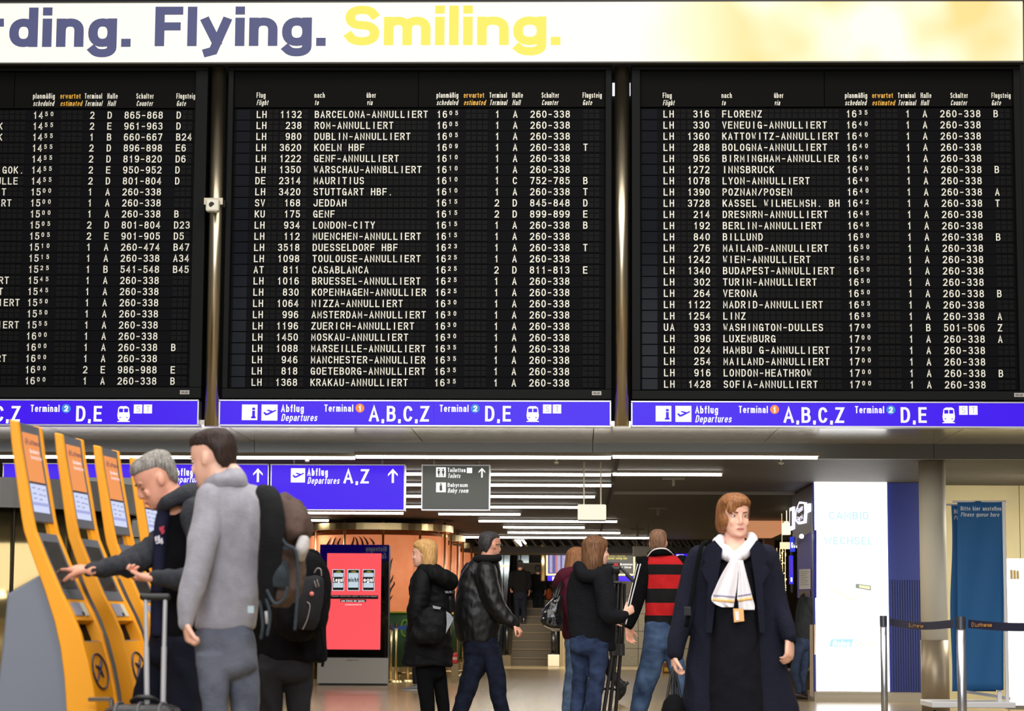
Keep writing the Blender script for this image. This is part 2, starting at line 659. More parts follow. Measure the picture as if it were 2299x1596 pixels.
struct('wall_left', MB().box((-13, 33, 0), (-12.7, 61, 4)), mat('far_wall_dark', (40, 38, 34), rough=.7))

# ------------------------------------------------------------------ banner light box above the boards
m_lit = mat('banner_lit', (255, 250, 226), emit=1.12, rough=.4)
nt = m_lit.node_tree                        # the printed artwork: soft yellow and orange patches on the right half
b = nt.nodes['Principled BSDF']
tc = nt.nodes.new('ShaderNodeTexCoord')
sx = nt.nodes.new('ShaderNodeSeparateXYZ')
nt.links.new(tc.outputs['Object'], sx.inputs[0])
mr = nt.nodes.new('ShaderNodeMapRange')
mr.inputs['From Min'].default_value = at(1420, 70, YB).x
mr.inputs['From Max'].default_value = at(1700, 70, YB).x
nt.links.new(sx.outputs['X'], mr.inputs['Value'])
nz = nt.nodes.new('ShaderNodeTexNoise')
nz.inputs['Scale'].default_value = 1.1
nz.inputs['Detail'].default_value = 1.5
nt.links.new(tc.outputs['Object'], nz.inputs['Vector'])
cr = nt.nodes.new('ShaderNodeValToRGB')
cr.color_ramp.elements[0].position = .34
cr.color_ramp.elements[0].color = lin((255, 248, 222))
cr.color_ramp.elements[1].position = .62
cr.color_ramp.elements[1].color = lin((250, 205, 122))
nt.links.new(nz.outputs['Fac'], cr.inputs[0])
mx = nt.nodes.new('ShaderNodeMixRGB')
mx.inputs[1].default_value = lin((255, 250, 226))
nt.links.new(mr.outputs[0], mx.inputs[0])
nt.links.new(cr.outputs[0], mx.inputs[2])
nt.links.new(mx.outputs[0], b.inputs['Emission Color'])

banner = thing('banner_light_box', 'long glowing cream light box reading Flying and Smiling above the departure boards', 'illuminated sign', at(1150, 139, YB - .25))
YBN = YB - .25
obj('lit_panel', MB().poly([(-420, 5), (2296, 3), (2297, 136), (-420, 140)], YBN, .02), m_lit, banner)
hb = MB()
a, c = at(-420, 2, YBN), at(2299, 2, YBN)
d = at(2299, 138, YBN)
hb.box((a.x, YBN + .02, d.z), (c.x, YBN + .14, c.z + .01))
hb.box((a.x, YBN - .015, d.z - .012), (c.x, YBN + .02, d.z + .004))
hb.box((a.x, YBN - .015, c.z), (c.x, YBN + .02, c.z + .012))
obj('housing', hb, mat('sign_frame_dark', (60, 60, 58), rough=.5), banner)
m_navy = mat('banner_navy', (78, 82, 128), emit=.9)
m_yel = mat('banner_yellow', (255, 228, 92), emit=1.05)
tb = MB()
text_px(tb, 'rding.', -34, 293, 17, 106, YBN - .004, t=.235, gap=.11)
text_px(tb, 'Flying.', 347, 731, 15, 104, YBN - .004, t=.235, gap=.11)
l = obj('lettering', tb, m_navy, banner)
l['label'] = 'navy lettering'
tb = MB()
text_px(tb, 'Smiling.', 773, 1258, 13, 102, YBN - .004, t=.235, gap=.11)
l = obj('lettering', tb, m_yel, banner)
l['label'] = 'yellow lettering'

# ------------------------------------------------------------------ departure boards
m_case = mat('board_casing', (24, 25, 26), rough=.6, spec=.08)
m_head = mat('board_header', (13, 13, 13), rough=.6, spec=.05)
m_field = mat('board_field', (11, 11, 15), rough=.6, spec=.05)
m_flap = mat('board_flap', (17, 17, 18), rough=.55, spec=.07)
m_slot = mat('board_slot_glass', (10, 13, 22), rough=.15, spec=.035)
m_txt = mat('flap_white', (236, 234, 222), rough=.5)
m_amber = mat('header_amber', (240, 178, 40), rough=.5)
m_plate = mat('maker_plate_grey', (170, 170, 165), rough=.4)

ROWS_L = [('', '1450', '2', 'D', '865-868', 'D'), ('K', '1455', '2', 'E', '961-963', 'D'), ('K', '1455', '1', 'B', '660-667', 'B24'), ('', '1455', '2', 'D', '896-898', 'E6'),
          ('', '1455', '2', 'D', '819-820', 'D6'), (' GOK.', '1455', '2', 'E', '950-952', 'D'), ('ULLE', '1455', '2', 'D', '801-804', 'D'), (' T', '1500', '1', 'A', '260-338', ''),
          (' RT', '1500', '1', 'A', '260-338', ''), ('', '1500', '1', 'A', '260-338', 'B'), ('', '1505', '2', 'D', '801-804', 'D23'), ('', '1505', '2', 'E', '901-905', 'D5'),
          ('', '1510', '1', 'A', '260-474', 'B47'), ('', '1515', '1', 'A', '260-338', 'A34'), ('', '1525', '1', 'B', '541-548', 'B45'), (' RT', '1545', '1', 'A', '260-338', ''),
          (' T', '1545', '1', 'A', '260-338', ''), (' IERT', '1550', '1', 'A', '260-338', ''), ('', '1550', '1', 'A', '260-338', ''), (' IERT', '1555', '1', 'A', '260-338', ''),
          ('', '1600', '1', 'A', '260-338', ''), ('', '1600', '1', 'A', '260-338', 'B'), (' RT', '1600', '1', 'A', '260-338', ''), ('', '1600', '2', 'E', '986-988', 'E'),
          ('', '1600', '1', 'A', '260-338', 'B')]


def rows_of(txt):
    out = []
    for ln in txt.strip().split('\n'):
        p = ln.split('|')
        out.append(tuple(q for q in p))
    return out


ROWS_C = rows_of('''LH|1132|BARCELONA-ANNULLIERT|1605|1|A|260-338|
LH| 238|ROM-ANNULLIERT|1605|1|A|260-338|
LH| 980|DUBLIN-ANNULLIERT|1605|1|A|260-338|
LH|3620|KOELN HBF|1609|1|A|260-338|T
LH|1222|GENF-ANNULLIERT|1610|1|A|260-338|
LH|1350|WARSCHAU-ANNBLLIERT|1610|1|A|260-338|
DE|2314|MAURITIUS|1610|1|C|752-785|B
LH|3420|STUTTGART HBF.|1610|1|A|260-338|T
SV| 168|JEDDAH|1615|2|D|845-848|D
KU| 175|GENF|1615|2|D|899-899|E
LH| 934|LONDON-CITY|1615|1|A|260-338|B
LH| 112|MUENCHEN-ANNULLIERT|1615|1|A|260-338|
LH|3518|DUESSELDORF HBF|1623|1|A|260-338|T
LH|1098|TOULOUSE-ANNULLIERT|1625|1|A|260-338|
AT| 811|CASABLANCA|1625|2|D|811-813|E
LH|1016|BRUESSEL-ANNULLIERT|1625|1|A|260-338|
LH| 830|KOPENHAGEN-ANNULLIER|1625|1|A|260-338|
LH|1064|NIZZA-ANNULLIERT|1630|1|A|260-338|
LH| 996|AMSTERDAM-ANNULLIERT|1630|1|A|260-338|
LH|1196|ZUERICH-ANNULLIERT|1630|1|A|260-338|
LH|1450|MOSKAU-ANNULLIERT|1630|1|A|260-338|
LH|1088|MARSEILLE-ANNULLIERT|1635|1|A|260-338|
LH| 946|MANCHESTER-ANNULLIER|1635|1|A|260-338|
LH| 818|GOETEBORG-ANNULLIERT|1635|1|A|260-338|
LH|1368|KRAKAU-ANNULLIERT|1635|1|A|260-338|''')
ROWS_R = rows_of('''LH| 316|FLORENZ|1635|1|A|260-338|B
LH| 330|VENEUIG-ANNULLIERT|1640|1|A|260-338|
LH|1360|KATTOWITZ-ANNULLIERT|1640|1|A|260-338|
LH| 288|BOLOGNA-ANNULLIERT|1640|1|A|260-338|
LH| 956|BIRMINGHAM-ANNULLIER|1640|1|A|260-338|
LH|1272|INNSBRUCK|1640|1|A|260-338|B
LH|1078|LYON-ANNULLIERT|1640|1|A|260-338|
LH|1390|POZNAN/POSEN|1640|1|A|260-338|A
LH|3728|KASSEL WILHELMSH. BH|1642|1|A|260-338|T
LH| 214|DRESNRN-ANNULLIERT|1645|1|A|260-338|
LH| 192|BERLIN-ANNULLIERT|1645|1|A|260-338|
LH| 840|BILLUND|1650|1|A|260-338|B
LH| 276|MAILAND-ANNULLIERT|1650|1|A|260-338|
LH|1242|WIEN-ANNULLIERT|1650|1|A|260-338|
LH|1340|BUDAPEST-ANNULLIERT|1650|1|A|260-338|
LH| 302|TURIN-ANNULLIERT|1650|1|A|260-338|
LH| 264|VERONA|1650|1|A|260-338|B
LH|1122|MADRID-ANNULLIERT|1655|1|A|260-338|
LH|1254|LINZ|1655|1|A|260-338|A
UA| 933|WASHINGTON-DULLES|1700|1|B|501-506|Z
LH| 396|LUXEMBURG|1700|1|A|260-338|A
LH| 024|HAMBU G-ANNULLIERT|1700|1|A|260-338|
LH| 254|MAILAND-ANNULLIERT|1700|1|A|260-338|
LH| 916|LONDON-HEATHROW|1700|1|A|260-338|B
LH|1428|SOFIA-ANNULLIERT|1700|1|A|260-338|''')

YF = YB                                     # face of the flap field
PX = mpp(YB) * 1.0


FIELD = {'air': 'airline_text', 'num': 'flight_number_text', 'dest': 'destination_text', 'time': 'time_text', 'term': 'terminal_text', 'hall': 'hall_text', 'count': 'counter_text', 'gate': 'gate_text'}


def board(name, label, rows, xs, edges, ytop, hd, slot, yrow, plate, seam):
    """xs: first-character pixel x of each column in the top row with its pitch; edges: casing (left, right); hd: header fields"""
    xl, xr = edges
    root = thing(name, label, 'departure board', at((max(xl, 0) + min(xr, 2299)) / 2, 897, YB), 'flap departure boards')
    pl, pr = at(xl, 500, YB), at(xr, 500, YB)
    zt, zb = at(900, ytop, YB).z, at(900, 897, YB).z
    fl, fr = at(xl + (19 if xl > 0 else 0), 160, YB).x, at(hd[2], 160, YB).x
    zf = at(900, 162, YB).z
    zr0, zr1 = at(900, yrow[0], YB).z, at(900, yrow[1], YB).z
    pitch = (zr0 - zr1) / 24
    zh = zr0 + pitch * .62
    zbot = zr1 - pitch * .62
    cb = MB()
    cb.box((pl.x, YB - .09, zf), (pr.x, YB + .5, zt))                    # four frame sides around the field
    cb.box((pl.x, YB - .09, zb), (pr.x, YB + .5, zbot))
    cb.box((pl.x, YB - .09, zbot), (fl, YB + .5, zf))
    cb.box((fr, YB - .09, zbot), (pr.x, YB + .5, zf))
    cb.box((fl, YB + .03, zbot), (fr, YB + .5, zf))
    obj('casing', cb, m_case, root, bevel=.008)
    hm = MB()
    sx = at(seam, 200, YB).x
    hm.box((fl + .004, YB - .03, zh), (sx - .004, YB + .03, zf - .004))
    hm.box((sx + .004, YB - .03, zh), (fr - .004, YB + .03, zf - .004))
    header = obj('header_panel', hm, m_head, root)
    wt, am = Words(), Words()
    for s1, s2, x0, w1, w2, cy in hd[3]:
        y0 = hd[1]
        tgt = am if s1 == 'erwartet' else wt
        text_px(tgt, s1, x0, x0 + w1, y0 - 6, y0 + 6, YB - .034, t=.135, gap=.13)
        text_px(tgt, s2, x0, x0 + w2, y0 + 10.5, y0 + 22.5, YB - .034, t=.125, gap=.13, slant=.2)
    o = obj('lettering', wt, m_txt, header)
    o['label'] = 'white column titles'
    o = obj('lettering', am, m_amber, header)
    o['label'] = 'amber column titles'
    cols = {}
    for key, (x0, p, n) in xs.items():
        a = at(x0, yrow[0], YB).x
        cols[key] = [a + i * p * PX for i in range(n)]
    ch = 16.6 * PX                          # cap height of the flaps
    for k in range(25):
        z = zr0 - k * pitch
        strip = MB()
        strip.box((fl + .003, YB - .004, z - pitch * .49), (fr - .003, YB + .03, z + pitch * .47))
        nstrip = len(strip.f)
        cells = strip
        words_ = []
        for key, cx in cols.items():
            s = rows[k].get(key, '')
            let = MB()
            for i, u in enumerate(cx):
                wv = .83 * 13.15 * PX
                if key == 'term':
                    wv *= .9
                cells.box((u - wv / 2, YB - .012, z - .40 * pitch), (u + wv / 2, YB - .004, z + .012 - .006))
                cells.box((u - wv / 2, YB - .012, z + .012), (u + wv / 2, YB - .004, z + .42 * pitch))
                c = s[i] if i < len(s) else ' '
                if c == ' ':
                    continue
                small = key == 'time' and i > 1
                h = ch * (.62 if small else 1.0)
                t = .17 if small else .15
                wmax = .6
                q, w = glyph(c, t, 1.0)
                if c in 'MW':
                    t = .125
                if w > wmax or c in 'MW':
                    q, w = glyph(c, t, max(.3, 1 - (w - wmax) / (w - t)))
                zo = z - ch / 2 + (ch - h if small else 0)
                put(let, q, (u - w * h / 2, YB - .0135, zo), (h, 0, 0), (0, 0, h))
            if let.v:
                words_.append((FIELD[key], let))
        row = obj('flap_row', strip, m_field, root)
        row.data.materials.append(m_flap)
        for p in row.data.polygons:
            p.material_index = 1 if p.index >= nstrip else 0
        for fname, let in words_:
            obj(fname, let, m_txt, row)
        if slot:
            sl = MB()
            a, b2 = at(slot[0], yrow[0], YB).x, at(slot[1], yrow[0], YB).x
            sl.box((a, YB - .010, z - .46 * pitch), (b2, YB - .004, z + .44 * pitch))
            obj('glass_slot', sl, m_slot, row)
    if plate:
        p = obj('maker_plate', MB().rect(plate[0], plate[1], plate[2], plate[3], YB - .096, .006), m_plate, root)
        t2 = MB()
        text_px(t2, 'SOLARI', plate[0] + 3, plate[2] - 3, plate[1] + 2, plate[3] - 2, YB - .0975, t=.2)
        obj('lettering', t2, mat('plate_ink', (90, 60, 60)), p)
    return root


def D(rows, full):
    out = []
    for r in rows:
        if full:
            al, nu, de, ti, te, ha, co, ga = r
            out.append({'air': al, 'num': nu, 'dest': de, 'time': ti, 'term': te, 'hall': ha, 'count': co, 'gate': ga})
        else:
            de, ti, te, ha, co, ga = r
            out.append({'dest': de, 'time': ti, 'term': te, 'hall': ha, 'count': co, 'gate': ga})
    return out


HY = 213.5
board('departure_board', 'black flap departure board at the left edge listing flights from 14 50 to 16 00', D(ROWS_L, False),
      {'dest': (2.5, 13.1, 5), 'time': (80, 12.9, 4), 'est': (143.5, 13, 4), 'term': (208, 13, 1), 'hall': (247, 13, 1), 'count': (285, 13.1, 7), 'gate': (402, 13, 3)},
      (-330, 463), 141, (0, 215.5, 443, [('planmäßig', 'scheduled', 74, 49, 48, 0), ('erwartet', 'estimated', 135, 46, 50, 0), ('Terminal', 'Terminal', 190, 39, 40, 0), ('Halle', 'Hall', 241, 23, 19, 0), ('Schalter', 'Counter', 306, 39, 38, 0), ('Flugsteig', 'Gate', 396, 42, 22, 0)]),
      None, (258.5, 857), (404, 876, 425, 885), 34)
board('departure_board', 'black flap departure board in the middle listing flights from 16 05 to 16 35', D(ROWS_C, True),
      {'air': (581.5, 13.1, 2), 'gap': (607.7, 13.1, 2), 'num': (634.5, 13.1, 4), 'gap2': (686, 13, 1), 'dest': (712, 13.15, 20), 'time': (986, 13.4, 4), 'est': (1051.6, 13.1, 4), 'term': (1117, 13, 1), 'hall': (1157, 13, 1), 'count': (1196, 13.35, 7), 'gate': (1314.6, 13.1, 3)},
      (509, 1373), 139, (0, HY, 1359, [('Flug', 'Flight', 576, 20, 27, 0), ('nach', 'to', 706, 23, 10, 0), ('über', 'via', 823, 21, 14, 0), ('planmäßig', 'scheduled', 980, 49, 49, 0), ('erwartet', 'estimated', 1041, 46, 50, 0), ('Terminal', 'Terminal', 1099, 39, 40, 0), ('Halle', 'Hall', 1150, 24, 19, 0), ('Schalter', 'Counter', 1216, 39, 38, 0), ('Flugsteig', 'Gate', 1308, 43, 22, 0)]),
      (532, 562), (257.2, 859), (1329, 878, 1350, 887), 940)
board('departure_board', 'black flap departure board on the right listing flights from 16 35 to 17 00', D(ROWS_R, True),
      {'air': (1494, 14, 2), 'gap': (1521, 13.3, 2), 'num': (1548, 13.3, 4), 'gap2': (1601, 13, 1), 'dest': (1626, 13.4, 20), 'time': (1904.3, 13.4, 4), 'est': (1970, 13.2, 4), 'term': (2037.6, 13, 1), 'hall': (2076, 13, 1), 'count': (2115.4, 13.5, 7), 'gate': (2235, 13.3, 3)},
      (1418, 2294), 138, (0, 214, 2271, [('Flug', 'Flight', 1488, 20, 27, 0), ('nach', 'to', 1620, 23, 10, 0), ('über', 'via', 1738, 21, 14, 0), ('planmäßig', 'scheduled', 1897, 50, 49, 0), ('erwartet', 'estimated', 1958, 47, 52, 0), ('Terminal', 'Terminal', 2016, 39, 41, 0), ('Halle', 'Hall', 2067, 24, 19, 0), ('Schalter', 'Counter', 2134, 39, 38, 0), ('Flugsteig', 'Gate', 2226, 43, 22, 0)]),
      (1441, 1475), (257.2, 861), (2277, 882, 2299, 891), 1850)

# steel poles between the boards
m_steel = mat('brushed_steel', (196, 184, 160), rough=.28, metal=1.0)
for px, lab in ((483.5, 'brushed steel pole between the left and middle departure boards'), (1396, 'brushed steel pole between the middle and right departure boards')):
    c = at(px, 550, 23.02)
    r = 16 * PX
    o = obj('steel_pole', MB().cyl((c.x, 23.02), r, at(px, 957, 23.0).z, at(px, 140, YBN).z - .015, 40), m_steel, None, smooth=False)
    for p in o.data.polygons:
        p.use_smooth = len(p.vertices) == 4
    tag(o, lab, 'pole', 'poles between the boards')
# white sensor box clamped to the left pole
c = at(476, 459, 22.72)
sb = thing('sensor_box', 'small white sensor box with round lens clamped to the left steel pole', 'sensor', at(476, 475, 22.75))
obj('housing', MB().rect(461, 446, 491, 474, 22.72, .1), mat('white_plastic', (226, 222, 206), rough=.4), sb, bevel=.02)
obj('lens', MB().tube([at(475, 459, 22.716), at(475, 459, 22.75)], .028, 20), mat('dark_lens', (60, 60, 62), rough=.15), sb)
obj('bracket', MB().rect(458, 444, 500, 459, 22.8, .17), mat('bracket_steel', (150, 142, 124), rough=.35, metal=.8), sb)

# little white tubes seen in the gaps behind the poles
m_tubew = mat('tube_white', (246, 240, 255), emit=1.6)
for x0, y0, x1, y1, lab in ((470, 187, 474.5, 212, 'thin white vertical lamp behind the left steel pole'), (1375, 186, 1382, 214, 'thin white vertical lamp left of the right steel pole'), (1414, 186, 1420, 214, 'thin white vertical lamp right of the right steel pole')):
    tag(obj('gap_lamp', MB().rect(x0, y0, x1, y1, YB + .72, .03), m_tubew), lab, 'lamp', 'lamps in the gaps between boards')

# ------------------------------------------------------------------ blue strip signs under the boards
m_blue = mat('sign_blue', (66, 22, 236), emit=1.0, rough=.3, spec=.15)
m_white = mat('sign_white', (255, 255, 255), emit=1.0, rough=.4)
m_frame = mat('sign_frame_silver', (186, 186, 196), rough=.35, metal=.6)
m_orange_dot = mat('sign_orange', (246, 140, 62), emit=1.0)
m_cyan_dot = mat('sign_cyan', (44, 140, 214), emit=1.0)


def disc(mb, x, y, r, Y, n=28):
    mb.poly([(x + r * math.cos(2 * math.pi * k / n), y + r * math.sin(2 * math.pi * k / n)) for k in range(n)], Y, .004)


def plane_icon(w, bl, x, y, s, Y):
    """white tile with a departing plane"""
    w.rect(x, y, x + s, y + s, Y, .004)
    bl.poly([(x + s * a, y + s * b) for a, b in ((.1, .5), (.2, .46), (.32, .56), (.55, .46), (.3, .36), (.42, .32), (.72, .4), (.86, .33), (.93, .34), (.9, .4), (.66, .53), (.4, .66), (.25, .68))], Y - .003, .002)


def train_icon(w, bl, x, y, wd, h, Y):
    w.poly([(x + wd * a, y + h * b) for a, b in ((.25, .02), (.75, .02), (.92, .12), (1, .6), (.95, .82), (.8, .92), (1, .95), (1, 1), (0, 1), (0, .95), (.2, .92), (.05, .82), (0, .6), (.08, .12))], Y, .004)
    bl.rect(x + wd * .14, y + h * .17, x + wd * .46, y + h * .4, Y - .003, .002)
    bl.rect(x + wd * .54, y + h * .17, x + wd * .86, y + h * .4, Y - .003, .002)
    bl.rect(x + wd * .18, y + h * .7, x + wd * .28, y + h * .76, Y - .003, .002)
    bl.rect(x + wd * .72, y + h * .7, x + wd * .82, y + h * .76, Y - .003, .002)


def strip_sign(label, x0, x1, y0, y1, dx, k, dy, full=True, tiles='ST'):
    Y = YB - .06
    root = thing('wayfinding_sign', label, 'sign', at((max(x0, 0) + min(x1, 2299)) / 2, y1, Y), 'blue strip signs under the boards')
    fr = MB()
    fr.rect(x0, y0, x1, y0 + 3, Y - .02, .2)
    fr.rect(x0, y1 - 3, x1, y1, Y - .02, .2)
    fr.rect(x0, y0 + 3, x0 + 3, y1 - 3, Y - .02, .2)
    fr.rect(x1 - 3, y0 + 3, x1, y1 - 3, Y - .02, .2)
    obj('frame', fr, m_frame, root)
    X = lambda x: 543 + (x - 543) * k + dx
    V = lambda y: y + dy
    pb = MB()
    sm = X(974)
    pb.rect(x0 + 3, y0 + 3, sm - .4, y1 - 3, Y, .12)
    pb.rect(sm + .4, y0 + 3, x1 - 3, y1 - 3, Y, .12)
    panel = obj('lit_panel', pb, m_blue, root)
    w, bl, oc, cc = Words(), Words(), MB(), MB()
    Yt = Y - .004
    if full:
        w.rect(X(543), V(908), X(578), V(943), Yt, .003)
        text_px(bl, 'i', X(566), X(571), V(915), V(939), Yt - .003, t=.26)
        bl.rect(X(563.5), V(935), X(574), V(939), Yt - .003, .002)
        plane_icon(w, bl, X(587), V(908), 36, Yt)
        text_px(w, 'Abflug', X(631), X(682), V(908), V(925), Yt, t=.165, gap=.14)
        text_px(w, 'Departures', X(631), X(713), V(929), V(945), Yt, t=.145, gap=.12, slant=.2)
        text_px(w, 'Terminal', X(728), X(793), V(908), V(924), Yt, t=.165, gap=.14)
        disc(oc, X(808), V(916), 10, Yt)
        text_px(w, '1', X(805), X(811), V(910), V(923), Yt - .004, t=.26)
    text_px(w, 'A,B,C,Z', X(828), X(963), V(911), V(946), Yt, t=.17, gap=.13)
    text_px(w, 'Terminal', X(987), X(1052), V(908.5), V(924.5), Yt, t=.165, gap=.14)
    disc(cc, X(1067), V(917), 10, Yt)
    text_px(w, '2', X(1062.5), X(1071.5), V(910.5), V(923.5), Yt - .004, t=.24)
    text_px(w, 'D,E', X(1089), X(1147), V(911), V(946), Yt, t=.17, gap=.15)
    train_icon(w, bl, X(1182), V(911), 28, 36, Yt)
    w.rect(X(1219), V(908), X(1238), V(928), Yt, .003)
    w.rect(X(1241), V(908), X(1260), V(928), Yt, .003)
    gr = Words()
    text_px(gr, 'S', X(1225), X(1233), V(911), V(925), Yt - .003, t=.12)
    text_px(gr, 'T', X(1247), X(1255), V(911), V(925), Yt - .003, t=.12)
    o = obj('lettering', w, m_white, panel)
    o['label'] = 'white lettering and tiles'
    obj('pictogram', bl, m_blue, panel)
    obj('tile_letter', gr, mat('tile_grey', (190, 188, 205), emit=.9), panel)
    if full:
        o = obj('number_disc', oc, m_orange_dot, panel)
        o['label'] = 'orange number disc'
    o = obj('number_disc', cc, m_cyan_dot, panel)
    o['label'] = 'blue number disc'
    return root


strip_sign('blue strip sign under the left board, ending with a train symbol', -330, 446, 896, 955, -918, .999, 0)
strip_sign('blue strip sign under the middle board with plane and train symbols', 491, 1372, 898, 957, 0, 1.0, 0)
strip_sign('blue strip sign under the right board with plane and train symbols', 1417, 2330, 901, 959, 929, 1.008, 3)
# ------------------------------------------------------------------ concourse behind the boards
m_lamp = mat('tube_light', (255, 250, 240), emit=10)
m_lampbody = mat('tube_housing', (150, 146, 138), rough=.4, metal=.3)
TUBES = [(1027.5, [(-140, 797), (800, 1371), (1376, 1835)]), (1066, [(905, 1371), (1376, 1620)]), (1090, [(905, 1372)]), (1115.5, [(905, 1335)]), (1139, [(905, 1300)]),
         (1152.5, [(640, 905)]), (1155, [(985, 1168)]), (1171, [(1075, 1385)]), (1169, [(660, 737)]), (1184.5, [(1130, 1312)]), (1196.5, [(1140, 1392)]), (1207.5, [(1035, 1488)])]
nth = ['on the front edge of the slatted ceiling', 'over the toilet sign, second row back', 'behind the toilet sign, third row back', 'behind the toilet sign, fourth row back', 'behind the toilet sign, fifth row back',
       'under the blue signs near the orange drum', 'short and tapering past the toilet sign', 'seventh row back over the walking man', 'stub left of the orange drum', 'eighth row back over the escalator', 'ninth row back over the escalator', 'last row before the blade grid']
for (y, spans), lab in zip(TUBES, nth):
    for k, (xa, xb) in enumerate(spans):
        Y = at_z((xa + xb) / 2, y, Z_CEIL - .05).y
        a, c = at(xa, y, Y), at(xb, y, Y)
        side = '' if len(spans) == 1 else (' left length' if k == 0 else (' middle length' if k == 1 and len(spans) == 3 else ' right length'))
        r = thing('ceiling_tube_light', 'long white linear light %s%s' % (lab, side), 'ceiling light', ((a.x + c.x) / 2, Y, Z_CEIL), 'linear lights in the concourse ceiling')
        obj('diffuser', MB().box((a.x, Y - .035, Z_CEIL - .06), (c.x, Y + .035, Z_CEIL - .03)), m_lamp, r)
        L = area('tube_glow', ((a.x + c.x) / 2, Y, Z_CEIL - .064), ((a.x + c.x) / 2, Y, 0), c.x - a.x, .07, 12.5 * (c.x - a.x), (1.0, .93, .80))
        L.rotation_euler = (0, 0, 0)
        obj('housing', MB().box((a.x - .02, Y - .045, Z_CEIL - .03), (c.x + .02, Y + .045, Z_CEIL + .01)), m_lampbody, r)

gl_ = thing('grid_lamp', 'bright wedge shaped lamp among the ceiling blades over the escalator', 'ceiling light', at(1170, 1225, Y_END + .8), 'lamps among the ceiling blades')
lw = Words()
lw.poly([(1155, 1212), (1168, 1212), (1172, 1225), (1169, 1226)], Y_END + .45, .03)
lw.poly([(1170, 1212), (1176, 1212), (1182, 1220), (1178, 1221)], Y_END + .45, .03)
obj('diffuser', lw, m_lamp, gl_)
q = at(1330, 1225, 51.5)
area('grid_glow', (q.x, 51.6, Z_CEIL - .1), (q.x, 54.5, 0), 7, .3, 420, (1.0, .9, .74))

# small fittings on the ceiling
for px, y, lab in ((1249, 1038, 'small round sprinkler head on the ceiling left of the white hanging sign'), (1753, 1039, 'small round sprinkler head on the ceiling above the front woman'), (690, 1034, 'small round sprinkler head above the right blue sign')):
    p = at_z(px, y, Z_CEIL - .07)
    s = MB().tube([p, p + Vector((0, 0, .07))], .012, 10)
    s.ell(p, (.03, 0, 0), (0, .03, 0), (0, 0, .022))
    tag(obj('sprinkler_head', s, mat('chrome_dull', (170, 166, 156), rough=.3, metal=.9), None, True), lab, 'sprinkler')
for px, y, w, lab in ((1512, 1077, 50, 'T shaped ceiling fitting above the striped jacket man'), (1477, 1143, 40, 'smaller T shaped ceiling fitting further back above the striped jacket man'), (1431, 1190, 32, 'faint T shaped ceiling fitting farthest back')):
    p = at_z(px, y, Z_CEIL - .03)
    k = mpp(p.y)
    s = MB().box((p.x - w / 2 * k, p.y - .02, Z_CEIL - .03), (p.x + w / 2 * k, p.y + .02, Z_CEIL))
    s.box((p.x - 3 * k, p.y - .015, Z_CEIL - .03 - 14 * k), (p.x + 3 * k, p.y + .015, Z_CEIL - .03))
    tag(obj('ceiling_fitting', s, mat('fitting_grey', (132, 126, 112), rough=.5)), lab, 'ceiling fitting')


p0_, p1_ = at_z(1378, 1106, Z_CEIL - .02), at_z(1786, 1110, Z_CEIL - .02)
tag(obj('unlit_ceiling_strip', MB().box((p0_.x, p0_.y - .04, Z_CEIL - .04), (p1_.x, p0_.y + .04, Z_CEIL)), m_lampbody), 'long unlit grey strip on the dark ceiling between the tripod and the booth', 'ceiling light')


def hang(mbx, px, y0, Y, r=.006):
    a = at(px, y0, Y)
    mbx.tube([a, Vector((a.x, Y, Z_CEIL + .02))], r, 8)


# hanging blue direction signs
def dir_sign(label, x0, x1, y0, y1, Y, draw, back=None):
    root = thing('hanging_direction_sign', label, 'sign', at((max(x0, 0) + x1) / 2, y1, Y), 'hanging signs over the passage')
    fr = MB()
    fr.rect(x0, y0, x1, y0 + 2.5, Y - .02, .19)
    fr.rect(x0, y1 - 2.5, x1, y1, Y - .02, .19)
    fr.rect(x0, y0 + 2.5, x0 + 2.5, y1 - 2.5, Y - .02, .19)
    fr.rect(x1 - 2.5, y0 + 2.5, x1, y1 - 2.5, Y - .02, .19)
    obj('frame', fr, m_frame, root)
    bx = MB().rect(x0 + 2.5, y0 + 2.5, x1 - 2.5, y1 - 2.5, Y, .15)
    return root, bx, Y - .004


def arrow(w, x, y, h, Y):
    w = w.new()
    k = h / 32.0
    w.rect(x - 2.6 * k, y + 4 * k, x + 2.6 * k, y + 32 * k, Y, .003)
    w.poly([(x, y), (x + 11 * k, y + 12 * k), (x + 11 * k, y + 17 * k), (x, y + 6.5 * k), (x - 11 * k, y + 17 * k), (x - 11 * k, y + 12 * k)], Y - .0005, .003)


YS = 25.95
r1, bx, Yt = dir_sign('left blue hanging departures sign with white arrow, behind the two men at the kiosks', 5, 603, 1040, 1145, YS, None)
p = obj('lit_panel', bx, m_blue, r1)
w, bl = Words(), Words()
plane_icon(w, bl, 349, 1051, 31, Yt)
text_px(w, 'Abflug', 387, 433, 1051, 1068, Yt, t=.165, gap=.14)
text_px(w, 'Departures', 387, 459, 1069, 1083, Yt, t=.145, gap=.12, slant=.2)
arrow(w, 579, 1051, 31, Yt)
obj('lettering', w, m_white, p)
obj('pictogram', bl, m_blue, p)
hb = MB()
for px in (90, 470):
    hang(hb, px, 1041, YS + .08, .012)
obj('hanger', hb, m_lampbody, r1)
r2, bx, Yt = dir_sign('blue hanging departures sign with A,Z and white arrow left of the toilet sign', 607, 909, 1042, 1146, YS, None)
p = obj('lit_panel', bx, m_blue, r2)
w, bl = Words(), Words()
plane_icon(w, bl, 653, 1051, 32, Yt)
text_px(w, 'Abflug', 690, 736, 1051, 1068, Yt, t=.165, gap=.14)
text_px(w, 'Departures', 690, 763, 1071, 1086, Yt, t=.145, gap=.12, slant=.2)
text_px(w, 'A,Z', 771, 828, 1053, 1085, Yt, t=.17, gap=.15)
